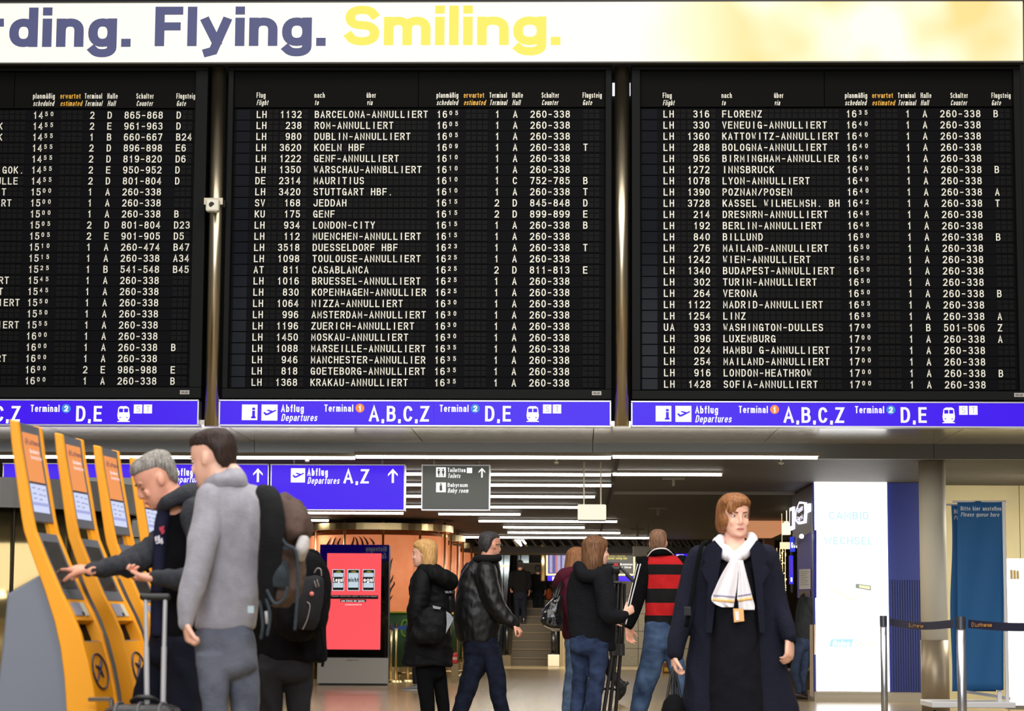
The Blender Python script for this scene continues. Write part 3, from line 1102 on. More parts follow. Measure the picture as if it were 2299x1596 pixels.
arrow(w, 882, 1052, 32, Yt)
obj('lettering', w, m_white, p)
obj('pictogram', bl, m_blue, p)
hb = MB()
for px in (660, 858):
    hang(hb, px, 1043, YS + .08, .012)
obj('hanger', hb, m_lampbody, r2)
# the other face of this sign, seen mirrored in the glass of the advertising totem
Yb2 = YS + .175
w = Words()
for s, ya, yb, sl in (('Mietwagen', 1226, 1238, 0), ('Car rental', 1241, 1254, .2)):
    Yv = 2 * 36.25 - Yb2
    O = at(868, yb, Yv)
    cap = (at(868, ya, Yv) - O).length
    wd = (at(822, yb, Yv) - O).length
    q, _w = text_uv(s, .17, wd / cap - sl * .6, .14, slant=sl)
    put(w.new(), q, Vector((O.x, Yb2 + .004, O.z)), Vector((-cap, 0, 0)), Vector((0, 0, cap)))
bk = MB().rect(609, 1044, 906, 1143, YS + .151, .02)
bp = obj('rear_panel', bk, m_blue, r2)
obj('lettering', w, m_white, bp)

r3, bx, Yt = dir_sign('dark grey hanging sign for toilets and baby room', 946, 1100, 1043, 1146, YS, None)
p = obj('panel', bx, mat('sign_charcoal', (68, 70, 64), emit=.75, rough=.4), r3)
w, bl = Words(), Words()
m_sg = mat('sign_charcoal_ink', (66, 66, 62), rough=.5)
w.rect(979, 1049, 1001, 1071, Yt, .003)
for x in (985, 995):
    disc(bl, x, 1054, 1.9, Yt - .003)
    bl.poly([(x - 2.6, 1056.5), (x + 2.6, 1056.5), (x + 2.2, 1063), (x + 1.2, 1063), (x + 1, 1069), (x - 1, 1069), (x - 1.2, 1063), (x - 2.2, 1063)], Yt - .004, .002)
bl.rect(989.6, 1050, 990.3, 1070, Yt - .004, .002)
text_px(w, 'Toiletten', 1005, 1045, 1050, 1060, Yt, t=.165, gap=.14)
w.rect(1048, 1050, 1060, 1062, Yt, .003)
text_px(w, 'Toilets', 1005, 1034, 1063, 1073, Yt, t=.145, gap=.13, slant=.2)
w.rect(979, 1083, 1001, 1105, Yt, .003)
bl.poly([(987, 1090), (992, 1088), (993, 1100), (990, 1102), (987, 1100)], Yt - .004, .002)
disc(bl, 989.5, 1086.5, 1.8, Yt - .004)
text_px(w, 'Babyraum', 1005, 1050, 1084, 1093, Yt, t=.16, gap=.13)
text_px(w, 'Baby room', 1005, 1052, 1096, 1106, Yt, t=.145, gap=.12, slant=.2)
arrow(w, 1082, 1050, 22, Yt)
obj('lettering', w, m_white, p)
obj('pictogram', bl, m_sg, p)
hb = MB()
for px in (974, 1076):
    hang(hb, px, 1044, YS + .08, .012)
obj('hanger', hb, m_lampbody, r3)

# blank white signs on two rods
m_blank = mat('blank_sign_lit', (255, 250, 226), emit=.92)
w1 = thing('hanging_light_box', 'blank cream light box hanging from two thin rods above the tripod', 'sign', at(1329, 1168, 26.15), 'blank hanging boxes')
obj('box', MB().rect(1297, 1132, 1361, 1167, 26.15, .1), m_blank, w1, bevel=.015)
obj('rim', MB().rect(1298, 1167, 1360, 1169.5, 26.16, .08), mat('dark_bronze', (46, 40, 32)), w1)
hb = MB()
for px in (1311, 1349):
    hang(hb, px, 1134, 26.2, .008)
obj('hanger', hb, mat('rod_cream', (200, 194, 176), rough=.4), w1)
w2 = thing('hanging_light_box', 'dull grey blank box hanging behind the striped jacket man', 'sign', at(1456, 1249, 42), 'blank hanging boxes')
obj('box', MB().rect(1421, 1226, 1492, 1249, 42, .14), mat('blank_grey', (150, 147, 138), rough=.5), w2, bevel=.015)
hb = MB()
for px in (1430, 1455):
    hang(hb, px, 1227, 42.07, .009)
obj('hanger', hb, mat('rod_dark', (96, 88, 70), rough=.4), w2)

# ------------------------------------------------------------------ round brass and orange shops
m_brass = mat('brass', (206, 184, 138), rough=.28, metal=1.0)
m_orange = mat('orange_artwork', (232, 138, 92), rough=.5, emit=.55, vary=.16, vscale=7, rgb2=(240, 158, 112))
m_green = mat('green_dado', (30, 70, 34), rough=.5)
m_glassdark = mat('upper_glass', (84, 64, 40), rough=.08, metal=.75)
m_dado_line = mat('dado_line', (170, 160, 50), rough=.5)


def drum(label, cx, Y, R, group):
    c = at(cx, 1400, Y)
    X = (c.x, Y)
    s = FPX / Y
    Z = lambda y45: .95 + (1405 - y45) / (FPX / 40.1)          # heights read off the nearest drum
    root = thing('round_shop_drum', label, 'shop kiosk', (c.x, Y, 0), group)
    b = obj('artwork', MB().cyl(X, R, Z(1376), Z(1203), 72), m_orange, root, True)
    obj('dado', MB().cyl(X, R + .005, .22, Z(1376), 72), m_green, root, True)
    obj('dado_stripe', MB().ringband(X, R, R + .02, Z(1378), Z(1374)), m_dado_line, root, True)
    obj('top_ring', MB().ringband(X, R - .05, R + .10, Z(1192), Z(1177)), m_brass, root, False)
    obj('base_ring', MB().ringband(X, R - .05, R + .06, 0.0, .22), m_brass, root, False)
    obj('upper_glass', MB().cyl(X, R * .88, Z(1203), Z_CEIL - .07, 72), m_glassdark, root, True)
    rb = MB()
    ps = []
    for k in range(12):
        a = math.radians(-90 + 9 + k * 30)
        q = MB().tube([(X[0] + (R + .06) * math.cos(a), Y + (R + .06) * math.sin(a), 0), (X[0] + (R + .06) * math.cos(a), Y + (R + .06) * math.sin(a), Z(1172))], .022, 10)
        if math.sin(a) < .2:
            obj('post', q, m_brass, root, True)
    return root, c, Y, R


g = 'round shop drums'
d1, c1, Y1, R1 = drum('large round shop drum with orange eyelash artwork behind the red screen totem', 846, 41.4, 1.28, g)
drum('smaller looking orange drum just right of the large eyelash drum', 890, 46.0, 1.28, g)
drum('farthest orange drum, a narrow sliver beside the leather jacket man', 933, 50.4, 1.28, g)
# eyelashes and lid line painted on the big drum
el = MB()


def on_drum(px, py):
    Y = Y1 - R1
    for _ in range(4):
        p = at(px, py, Y)
        dx = p.x - c1.x
        Y = Y1 - math.sqrt(max(.01, (R1 + .012) ** 2 - dx * dx))
    return at(px, py, Y)


for pts in ([(733, 1226), (738, 1217), (743, 1206)], [(747, 1224), (751, 1212), (754, 1205)], [(758, 1222), (762, 1212), (766, 1207)], [(790, 1224), (794, 1211), (793, 1205)], [(803, 1223), (801, 1212), (796, 1205)], [(815, 1224), (812, 1212), (806, 1204)],
            [(826, 1222), (822, 1212), (815, 1204)], [(840, 1222), (836, 1214), (829, 1207)], [(873, 1290), (876, 1276), (878, 1262), (882, 1252)], [(873, 1312), (880, 1300), (883, 1290)], [(873, 1336), (878, 1322), (885, 1311), (884, 1305)], [(872, 1352), (876, 1344), (882, 1336)]):
    P = [on_drum(*q) for q in pts]
    el.tube(P, [.022] + [.015] * (len(P) - 2) + [.004], 6, 3)
obj('lash_print', el, mat('lash_ink', (64, 26, 24), rough=.6), d1)
lg = MB()
lg.tube([on_drum(909 + 9 * math.cos(math.radians(a)), 1410 + 18 * math.sin(math.radians(a))) for a in range(60, 301, 20)], .02, 6)
obj('round_logo', lg, mat('logo_green', (96, 150, 50), rough=.5), d1)

# ------------------------------------------------------------------ advertising totem
YT = 36.25
tt = thing('advertising_totem', 'tall black glass advertising totem with bright red screen and grey foot', 'display', at(792, 1538, YT))
gl = mat('totem_black_glass', (6, 6, 8), rough=.02, spec=.8)
a, c = at(712, 1538, YT), at(871, 1538, YT)
zt, zm = at(790, 1222.5, YT).z, at(790, 1475, YT).z
obj('glass_front', MB().box((a.x + .012, YT, zm), (c.x - .012, YT + .02, zt)), gl, tt)
obj('body', MB().box((a.x + .02, YT + .02, .03), (c.x - .005, YT + .28, zt - .01)), mat('totem_side', (52, 54, 60), rough=.4), tt)
obj('foot_panel', MB().box((a.x, YT - .02, .03), (c.x, YT + .02, zm - .012)), mat('totem_grey', (168, 164, 155), rough=.45, metal=.2), tt)
obj('base', MB().box((a.x + .03, YT, 0), (c.x - .03, YT + .26, .03)), mat('totem_base', (30, 30, 32)), tt)
fx = MB()
text_px(fx, 'Media 2011', 778, 805, 1480, 1483, YT - .022, t=.2)
obj('lettering', fx, mat('totem_ink', (70, 68, 66)), tt)
scr = obj('screen', MB().rect(733, 1242, 855, 1458, YT - .004, .004), mat('screen_red', (252, 84, 92), emit=1.0), tt)
m_swh = mat('screen_white', (250, 248, 246), emit=1.0)
m_sil = mat('screen_silver', (196, 212, 224), emit=1.0)
m_sbk = mat('screen_black', (16, 14, 12), emit=.6)
wS, kS, sS, fS = Words(), Words(), Words(), Words()
for x0, x1, word, dark in ((746, 773, 'Legal', True), (780, 807, 'nicht', False), (814, 841, 'egal', True)):
    sS.rect(x0, 1278, x1, 1326, YT - .006, .002)
    kS.rect(x0 + 1.5, 1279.5, x1 - 1.5, 1324.5, YT - .007, .002)
    sS.rect(x0 + 2.5, 1286, x1 - 2.5, 1319, YT - .008, .002)
    fS.poly([(x0 + 6, 1284.5), (x0 + 13, 1281), (x1 - 6, 1283), (x1 - 9, 1286)], YT - .0085, .001)
    if dark:
        kS.rect(x0 + .5, 1295, x1 - .5, 1308, YT - .010, .002)
    text_px(wS if dark else kS, word, x0 + 2, x1 - 2, 1296.5, 1306, YT - .012, t=.2, gap=.12)
kS.rect(739, 1336, 849, 1344.5, YT - .006, .002)
text_px(wS, 'In legalen Spielhallen gelten strenge Regeln', 740, 848, 1337.5, 1338.5, YT - .009, t=.17, gap=.14)
kS.rect(764, 1345.5, 822, 1351.5, YT - .006, .002)
text_px(wS, 'zum Schutz der Spieler.', 766, 820, 1346.5, 1350.5, YT - .009, t=.17, gap=.14)
text_px(wS, 'automatenwirtschaft.de', 775, 812, 1355.5, 1358.5, YT - .006, t=.14, gap=.12)
for n, mbx, mm in (('slot_window', sS, m_sil), ('slot_frame', kS, m_sbk), ('lettering', wS, m_swh), ('fruit_symbol', fS, mat('fruit_olive', (150, 140, 40), emit=.7))):
    obj(n, mbx, mm, scr)

# ------------------------------------------------------------------ belt barriers by the drums
m_blt = mat('blue_belt', (32, 66, 140), rough=.6)


def brass_post(px, ybase, ytop, lab, w=6):
    p = at_z(px, ybase, 0)
    k = mpp(p.y)
    z1 = at(px, ytop, p.y).z
    r = thing('barrier_post', lab, 'barrier post', (p.x, p.y, 0), 'brass barrier posts by the round shops')
    obj('pole', MB().cyl((p.x, p.y), w / 2 * k, .02, z1, 16), m_brass, r, True)
    obj('foot', MB().cyl((p.x, p.y), .12, 0, .03, 24, r2=.1), m_brass, r)
    obj('belt_head', MB().cyl((p.x, p.y), w / 2 * k + .008, z1, z1 + .07, 16), mat('post_head', (120, 110, 90), rough=.3, metal=.9), r)
    return p, z1


pa, za = brass_post(877, 1530, 1412, 'brass barrier post right beside the red screen totem')
pb, zb = brass_post(888, 1531, 1408, 'brass barrier post second from the red screen totem')
pc, zc = brass_post(915, 1530, 1412, 'brass barrier post half hidden behind the blonde woman')
brass_post(1007, 1516, 1480, 'short brass post between the blonde woman and the leather jacket man', 8)
brass_post(1020, 1517, 1470, 'brass post left of the leather jacket man by the red case', 7)
bl = MB()
bl.box((pa.x, pa.y - .02, za - .01), (pc.x, pa.y + .01, za + .055))
tag(obj('barrier_belt', bl, m_blt), 'blue belt strung between the brass barrier posts', 'barrier belt')
rl = MB()
for y, x0, x1 in ((1508, 985, 1040), (1512, 893, 940)):
    Y = 39.6
    rl.tube([at(x0, y, Y), at(x1, y, Y)], .03, 10)
for px, Y in ((990, 39.6), (1035, 39.6), (897, 39.6), (936, 39.6)):
    q = at(px, 1510, Y)
    rl.tube([(q.x, Y, 0), (q.x, Y, q.z)], .018, 8)
tag(obj('brass_foot_rail', rl, m_brass, None, True), 'low brass rail running along the foot of the round shops', 'rail')
rc = thing('red_case', 'small red case standing between the blonde woman and leather jacket man', 'case', at(1021, 1500, 38.5))
pz = at(1021, 1492, 38.3)
obj('body', MB().rect(1015, 1466, 1027, 1490, 38.3, .2), mat('case_red', (190, 36, 36), rough=.4), rc, bevel=.02)
obj('foot', MB().box((at(1013, 1490, 38.3).x, 38.3, 0), (at(1029, 1490, 38.3).x, 38.5, at(1021, 1489.8, 38.3).z)), mat('case_foot', (140, 120, 80), rough=.4), rc)
fx = MB()
text_px(fx, 'SOS', 1016.5, 1025.5, 1475, 1481, 38.296, t=.22)
obj('lettering', fx, m_txt, rc)

# ------------------------------------------------------------------ escalator
YE = 55.0
es = thing('escalator', 'escalator going up away from the hall with dark steps and glass sides', 'escalator', at(1195, 1493, YE))
xL, xR = at(1148, 1480, YE).x, at(1242, 1480, YE).x
m_step = mat('step_metal', (92, 80, 62), rough=.5, metal=.35)
m_riser = mat('step_riser', (74, 66, 52), rough=.55, metal=.35)
for i in range(13):
    z, y = .2 * (i + 1), YE + .4 * i
    o = obj('step', MB().box((xL, y, 0 if i < 1 else z - .24), (xR, y + .42, z - .03)), m_riser, es)
    obj('tread', MB().box((xL, y - .02, z - .03), (xR, y + .42, z)), m_step, o)
m_side = mat('escalator_side', (128, 116, 92), rough=.25, metal=.8)
m_rub = mat('handrail_black', (14, 14, 15), rough=.35)
m_eg = mat('escalator_glass', (150, 176, 190), rough=.05, spec=.5, alpha=.2)
for sx, xx in ((-1, xL), (1, xR)):
    x0, x1 = (xx - .2, xx) if sx < 0 else (xx, xx + .12)
    sk = MB().prism([(x0, YE - .5, 0), (x0, YE - .5, .25), (x0, YE + .1, .32), (x0, YE + 5.6, 3.0), (x0, YE + 5.6, 2.4), (x0, YE + 1, 0)], (x1 - x0, 0, 0))
    obj('skirt_panel', sk, m_side, es)
    xm = (x0 + x1) / 2
    gp = MB().prism([(xm - .006, YE - .4, .26), (xm - .006, YE - .4, .9), (xm - .006, YE + .1, .98), (xm - .006, YE + 5.2, 3.5), (xm - .006, YE + 5.2, 2.9), (xm - .006, YE + .1, .34)], (.012, 0, 0))
    obj('balustrade', gp, m_eg, es)
    hr = MB().tube([(xm, YE - .35, .3), (xm, YE - .52, .45), (xm, YE - .55, .7), (xm, YE - .45, .9), (xm, YE - .1, .97), (xm, YE + .3, 1.08), (xm, YE + 5.2, 3.55)], .045, 12, 4)
    obj('handrail', hr, m_rub, es, True)
x0 = at(1230, 1480, 54.2).x
nb = thing('handrail_housing', 'cream box with black post at the right foot of the escalator', 'escalator newel', at(1242, 1493, 54.2))
obj('box', MB().box((x0, 54.1, 0), (at(1256, 1480, 54.2).x, 54.45, .28)), mat('cream_box', (206, 196, 172), rough=.5), nb, bevel=.02)
a = at(1242, 1476, 54.25)
nm = MB().tube([(a.x, 54.27, .27), (a.x, 54.27, .31)], .09, 16)
nm.tube([(a.x, 54.27, .3), (a.x, 54.27, .84)], .05, 14)
obj('post', nm, m_rub, nb, True)
for k, px in enumerate((1259, 1264, 1269)):
    q = at(px, 1480, 54.9)
    o = obj('brass_pilaster', MB().box((q.x - .02, 54.9 + k * .02, 0), (q.x + .025, 55.0 + k * .02, 1.25)), m_brass)
    tag(o, '%s brass pilaster strip right of the escalator foot' % ('left', 'middle', 'right')[k], 'pilaster', 'brass pilasters by the escalator')
gc = at(1219, 1250, 53.0)
tag(obj('brass_column', MB().cyl((gc.x, 53.0), .05, at(1219, 1304, 53.0).z, Z_CEIL, 24), m_brass, None, True), 'brass column hanging beside the blue flight monitor', 'column')
# upper landing glass front
lg = thing('landing_glass', 'dim glazed landing front at the top of the escalator with brass rail', 'glazing', at(1160, 1275, 61.05))
for k, px in enumerate((1112, 1131, 1150, 1170)):
    obj('glass_pane', MB().rect(px, 1243, px + 17, 1483, 61.05, .03), mat('landing_glass_blue', (66, 82, 94), rough=.1, metal=.4), lg)
obj('rail', MB().rect(1108, 1269, 1216, 1272, 60.95, .06), m_brass, lg)
rt = MB()
rt.rect(1108, 1243, 1112, 1483, 61.0, .1)
obj('mullion', rt, m_brass, lg)

# ------------------------------------------------------------------ monitors
YM = 54.0
m_scr = mat('monitor_blue', (40, 34, 140), emit=.9)
m_bez = mat('monitor_frame_cream', (176, 162, 126), rough=.4)


def monitor(label, x0, y0, x1, y1, smat):
    r = thing('wall_monitor', label, 'monitor', at((x0 + x1) / 2, y1, YM), 'monitors over the granite wall')
    fr = MB()
    for q in ((x0, y0, x1, y0 + 4), (x0, y1 - 4, x1, y1), (x0, y0 + 4, x0 + 4, y1 - 4), (x1 - 4, y0 + 4, x1, y1 - 4)):
        fr.rect(*q, YM - .04, .3)
    obj('frame', fr, m_bez, r)
    return r, obj('screen', MB().rect(x0 + 4, y0 + 4, x1 - 4, y1 - 4, YM, .2), smat, r)


r, s = monitor('blue flight information monitor behind the woman with the handbag', 1226, 1234, 1312, 1292, m_scr)
w, og = MB(), MB()
for k in range(13):
    y = 1246 + k * 3.1
    for x0, x1 in ((1234, 1240), (1251, 1258), (1262, 1270), (1273, 1290), (1293, 1304)):
        w.rect(x0, y, x1, y + 1.3, YM - .003, .002)
    og.rect(1247.5, y, 1250, y + 2.6, YM - .003, .002)
w.rect(1284, 1240, 1291, 1244, YM - .003, .002)
for x0, x1 in ((1234, 1239), (1252, 1256), (1262, 1270), (1273, 1281)):
    w.rect(x0, 1240.5, x1, 1242, YM - .003, .002)
obj('text_print', w, mat('monitor_text', (226, 222, 246), emit=.9), s)
obj('orange_print', og, mat('monitor_orange', (232, 120, 70), emit=.9), s)
r, s = monitor('dark waiting time monitor behind the tripod', 1318, 1234, 1426, 1292, mat('monitor_dark', (58, 62, 58), emit=.6))
y1_, w1_ = Words(), Words()
text_px(y1_, 'Aktuelle Wartezeit', 1364, 1404, 1243, 1248.5, YM - .003, t=.18, gap=.13)
text_px(y1_, 'Current waiting time', 1364, 1408, 1250, 1255.5, YM - .003, t=.16, gap=.12, slant=.2)
text_px(w1_, 'willkommen', 1384, 1420, 1264, 1269, YM - .003, t=.18, gap=.16)
text_px(w1_, 'waiting time', 1372, 1417, 1270.5, 1275.5, YM - .003, t=.18, gap=.16)
obj('lettering', y1_, mat('monitor_yellow', (230, 210, 70), emit=.9), s)
obj('lettering', w1_, m_white, s)
bs = thing('blue_strip_panel', 'narrow blue lit strip with white tiles under the monitors', 'sign', at(1320, 1304, YM))
p = obj('panel', MB().rect(1229, 1293, 1424, 1304, YM - .02, .2), m_blue, bs)
w = Words()
w.rect(1240, 1294.5, 1249, 1303, YM - .024, .003)
w.rect(1250.5, 1294.5, 1259.5, 1303, YM - .024, .003)
obj('tile', w, m_white, p)
zs = thing('gate_letter_sign', 'small blue sign with a white Z between the striped jacket man and front woman', 'sign', at(1524, 1263, 50))
p = obj('panel', MB().rect(1502, 1238, 1548, 1264, 50, .2), m_blue, zs)
w = MB()
text_px(w, 'Z', 1519, 1534, 1245, 1260, 49.996, t=.19)
obj('lettering', w, m_white, p)
hz = MB()
for px in (1508, 1542):
    hang(hz, px, 1239, 50.1, .01)
obj('hanger', hz, m_lampbody, zs)
yb = thing('cleaning_crate', 'small yellow and orange crate on the floor behind the striped jacket man', 'crate', at(1495, 1500, 47))
obj('body', MB().box((at(1488, 1490, 47).x, 47, 0), (at(1503, 1490, 47).x, 47.3, .22)), mat('crate_orange', (150, 92, 44), rough=.5), yb, bevel=.02)
obj('band', MB().box((at(1491.5, 1490, 46.98).x, 46.98, .04), (at(1502, 1490, 46.98).x, 47.0, .12)), mat('crate_yellow', (236, 196, 40), rough=.5), yb)
# ------------------------------------------------------------------ exchange booth with the white light box
YX = 29.75
m_boothblue = mat('booth_blue', (26, 40, 112), rough=.35)
m_boothdark = mat('booth_dark', (12, 12, 15), rough=.4, spec=.2)
m_plinth = mat('booth_plinth', (150, 140, 122), rough=.4, metal=.3)
m_flood = mat('light_box_white', (255, 255, 255), emit=2.6)
bt = thing('exchange_booth', 'dark blue currency exchange booth with tall white light box on its front', 'booth', at(1945, 1569, YX))
zb, zt = at(1900, 1553, YX).z, Z_CEIL - .005
xl, xm, xr = at(1826, 1300, YX).x, at(1996, 1300, YX).x, at(2072, 1300, YX).x
obj('plinth', MB().box((xl, YX, 0), (xr, YX + .9, zb)), m_plinth, bt)
fb = MB()
fb.box((xl, YX, zb), (at(1831, 1300, YX).x, YX + .12, zt))
fb.box((xm - .02, YX, zb), (xr, YX + .12, zt))
obj('front_panel', fb, m_boothblue, bt)
rb = MB()
x = at(2000, 1400, YX).x
ztop = at(2030, 1302, YX).z
while x < xr - .02:
    rb.box((x, YX - .018, zb + .01), (x + .016, YX, ztop))
    x += .032
rb.box((xm + .005, YX - .02, ztop), (xr, YX, ztop + .012))
obj('ribbed_panel', rb, m_boothblue, bt)
lb = obj('light_box', MB().rect(1831, 1080, 1994.5, 1552, YX - .04, .1), m_flood, bt, bevel=.006)
m_fl2 = mat('faint_cyan_print', (190, 240, 250), emit=1.0)
m_fl3 = mat('faint_yellow_print', (255, 250, 200), emit=1.0)
w, w2, gk = Words(), Words(), Words()
YW = YX - .043
text_px(w, 'CAMBIO', 1861, 1950, 1148, 1166, YW, t=.17, gap=.2)
text_px(w, 'WECHSEL', 1850, 1959, 1205, 1222, YW, t=.17, gap=.2)
w.poly([(1866, 1435), (1916, 1434), (1911, 1452), (1861, 1452)], YW, .002)
text_px(w2, 'Bank', 1919, 1962, 1438, 1450, YW, t=.16, gap=.2)
w2.poly([(1857, 1313), (1911, 1346), (1936, 1333), (1936, 1335), (1911, 1349), (1856, 1315)], YW, .002)
gk.poly([(1921, 1310), (1955, 1314), (1956, 1326), (1921, 1320)], YW, .002)
w2.poly([(1929, 1313), (1953, 1316), (1953, 1323), (1929, 1319)], YW - .002, .002)
wl = MB()
text_px(wl, 'Reise', 1869, 1909, 1438, 1450, YW - .003, t=.2, gap=.12, slant=.2)
obj('lettering', w, m_fl2, lb)
obj('print', w2, m_fl3, lb)
obj('print', gk, mat('faint_grey_print', (150, 156, 140), emit=1.0), lb)
obj('lettering', wl, m_flood, lb)
# flank of the booth facing the passage
YF2 = YX + 2.5
x2 = at(1780, 1300, YF2).x
m_flank = m_boothdark
fl = MB()
zc = at(1822, 1212, YX + .2).z
za = at(1781, 1129, YF2).z
fl.prism([(xl, YX + .12, zc), (xl, YX + .12, zt), (x2, YF2, zt), (x2, YF2, zc)], (.15, .1, 0))
obj('fascia', fl, m_flank, bt)


def on_flank(px, py):
    """point of the flank face that shows at the pixel"""
    A, B = Vector((xl, YX + .12, 0)), Vector((x2, YF2, 0))
    lo, hi = 0.0, 1.0
    n = (B - A).cross(Vector((0, 0, 1))).normalized()
    d = _f * FPX + _r * (px - CX) - _u * (py - CY)
    k = (A - CAM).dot(n) / d.dot(n)
    return CAM + d * k


nf = (Vector((x2, YF2, 0)) - Vector((xl, YX + .12, 0))).cross(Vector((0, 0, 1))).normalized()
if nf.y > 0:
    nf = -nf


def flank_poly(mbx, pts, out, dep=.02):
    P = [on_flank(*p) + nf * out for p in pts]
    mbx.prism(P, -nf * dep)


lg, lk = MB(), MB()
flank_poly(lg, [(1777, 1141), (1785, 1137), (1785, 1187), (1777, 1191)], .03, .03)
flank_poly(lk, [(1779, 1148), (1783, 1146), (1783, 1180), (1779, 1182)], .034, .002)
flank_poly(lg, [(1786, 1154), (1791, 1150), (1791, 1165), (1786, 1169)], .03, .03)
flank_poly(lg, [(1791, 1146), (1799, 1126), (1812, 1128), (1813, 1150), (1811, 1174), (1797, 1177), (1791, 1170)], .03, .03)
flank_poly(lk, [(1793.5, 1148), (1800, 1131), (1810, 1131), (1811, 1148), (1809, 1169), (1798, 1172), (1793.5, 1166)], .034, .002)
flank_poly(lg, [(1813, 1134), (1821, 1130), (1821, 1148), (1813, 1152)], .03, .03)
A = on_flank(1796, 1160) + nf * .04
B = on_flank(1809, 1150) + nf * .04
for s, dz in (('Reise', .07), ('Bank', -.05)):
    cap = .085
    U = (B - A)
    q, _ = text_uv(s, .2, (U.length / cap), .12)
    put(lg, q, A + Vector((0, 0, dz - .04)), U.normalized() * cap, Vector((0, 0, cap)))
o = obj('lit_logo', lg, mat('logo_white', (236, 232, 255), emit=1.5), bt)
obj('logo_ground', lk, mat('logo_dark', (58, 44, 40), rough=.5), o)
# recessed teller wall and counter
obj('teller_wall', MB().prism([on_flank(1790, 1210), on_flank(1828, 1190), on_flank(1828, 1342), on_flank(1790, 1342)], -nf * -.02 + Vector((0, .6, 0)) * 0 - nf * .05), mat('teller_blue', (22, 42, 158), rough=.5, spec=.25), bt)
cw = MB()
cw.prism([on_flank(1818, 1402), on_flank(1828, 1402), on_flank(1828, 1566), on_flank(1818, 1562)], -nf * .06)
obj('counter_front', cw, mat('counter_wood', (206, 186, 160), rough=.5), bt)
nt_ = MB()
flank_poly(nt_, [(1796, 1278), (1821, 1277), (1821, 1322), (1796, 1323)], .012, .006)
nn = obj('notice', nt_, mat('paper_white', (222, 222, 220), rough=.7), bt)
nl = MB()
for k in range(8):
    flank_poly(nl, [(1799, 1283 + 4.2 * k), (1818 - (k * 3) % 7, 1282.6 + 4.2 * k), (1818 - (k * 3) % 7, 1283.6 + 4.2 * k), (1799, 1284 + 4.2 * k)], .0135, .001)
obj('text_print', nl, mat('paper_ink', (120, 120, 126)), nn)
nd = MB()
flank_poly(nd, [(1796, 1326), (1821, 1325), (1821, 1340), (1796, 1341)], .012, .006)
obj('dark_notice', nd, mat('notice_dark', (20, 20, 24), rough=.4), bt)
dl = MB()
p = on_flank(1820, 1204)
dl.ell(p + nf * .12, (.03, 0, 0), (0, .03, 0), (0, 0, .03))
o = obj('downlight', dl, mat('downlight_white', (255, 255, 255), emit=6), bt, True)
# blue screens on the booth corner
sc = thing('booth_sign_screen', 'two narrow blue lit screens hung on the far corner of the exchange booth', 'screen', at(1776, 1310, YF2 - .2))
obj('upper_screen', MB().rect(1775, 1205, 1785, 1238, YF2 - .2, .1), mat('screen_cobalt', (40, 60, 220), emit=1.0), sc)
low_ = obj('lower_screen', MB().rect(1773, 1247, 1781, 1311, YF2 - .22, .1), mat('screen_indigo', (48, 40, 230), emit=1.0), sc)
w = Words()
text_px(w, 'Geld', 1776, 1784, 1217, 1230, YF2 - .205, t=.2)
w.rect(1775, 1296, 1779, 1306, YF2 - .225, .003)
obj('lettering', w, m_white, sc)
ob = MB()
ob.rect(1775.3, 1256, 1778.5, 1288, YF2 - .224, .003)
obj('rate_table', ob, mat('rate_violet', (110, 50, 160), emit=.9), low_)
st = MB()
st.rect(1776, 1238, 1780, 1330, YF2 - .1, .06)
obj('mount', st, m_boothdark, sc)

# ------------------------------------------------------------------ shops behind the front woman
sh = thing('corner_shop', 'warm lit shop front with wooden pier behind the front woman', 'shop', at(1745, 1400, 44))
m_wood = mat('shop_wood', (140, 96, 62), rough=.5)
obj('pier', MB().rect(1717, 1196, 1740, 1520, 44, .4), m_wood, sh)
obj('warm_ceiling', MB().rect(1655, 1169, 1760, 1195, 40.2, 2.6), mat('ceiling_warm_glow', (220, 150, 104), emit=.75), sh)  # lit shop ceiling: its warm light is put in as emission, no lamp
obj('window_glass', MB().rect(1740, 1215, 1790, 1500, 44.6, .1), mat('shop_glass', (46, 40, 30), rough=.1), sh)
ss = MB()
ss.rect(1752, 1217, 1775, 1232, 38, .1)
ss.rect(1755, 1140, 1756, 1217, 38.04, .02)
o = tag(obj('shop_sign', ss, mat('shop_sign_cream', (255, 236, 190), emit=1.1)), 'small glowing cream shop sign above the string lights', 'sign')
ss = MB()
ss.rect(1757, 1174, 1775, 1200, 37, .12)
ss.rect(1761, 1170, 1771, 1174, 37.02, .06)
ss.rect(1765, 1110, 1767, 1170, 37.04, .02)
tag(obj('lantern_sign', ss, mat('lantern_cream', (255, 240, 206), emit=1.4), bevel=.01), 'square cream lantern sign hanging left of the exchange booth logo', 'sign')
random.seed(3)
lights = MB()
for k in range(54):
    col = random.choice((1744, 1751, 1757, 1763))
    p = at(col + random.uniform(-2, 2), 1235 + random.random() * 125, 43.8 + random.random() * .3)
    lights.ell(p, (.011, 0, 0), (0, .011, 0), (0, 0, .011), 6)
for col in (1744, 1751, 1757, 1763):
    lights.tube([at(col, 1230, 44), at(col, 1362, 44)], .003, 5)
o = obj('string_lights', lights, mat('string_light_warm', (255, 226, 160), emit=3.0))
tag(o, 'strands of tiny warm string lights beside the exchange booth', 'string lights')
o['kind'] = 'stuff'

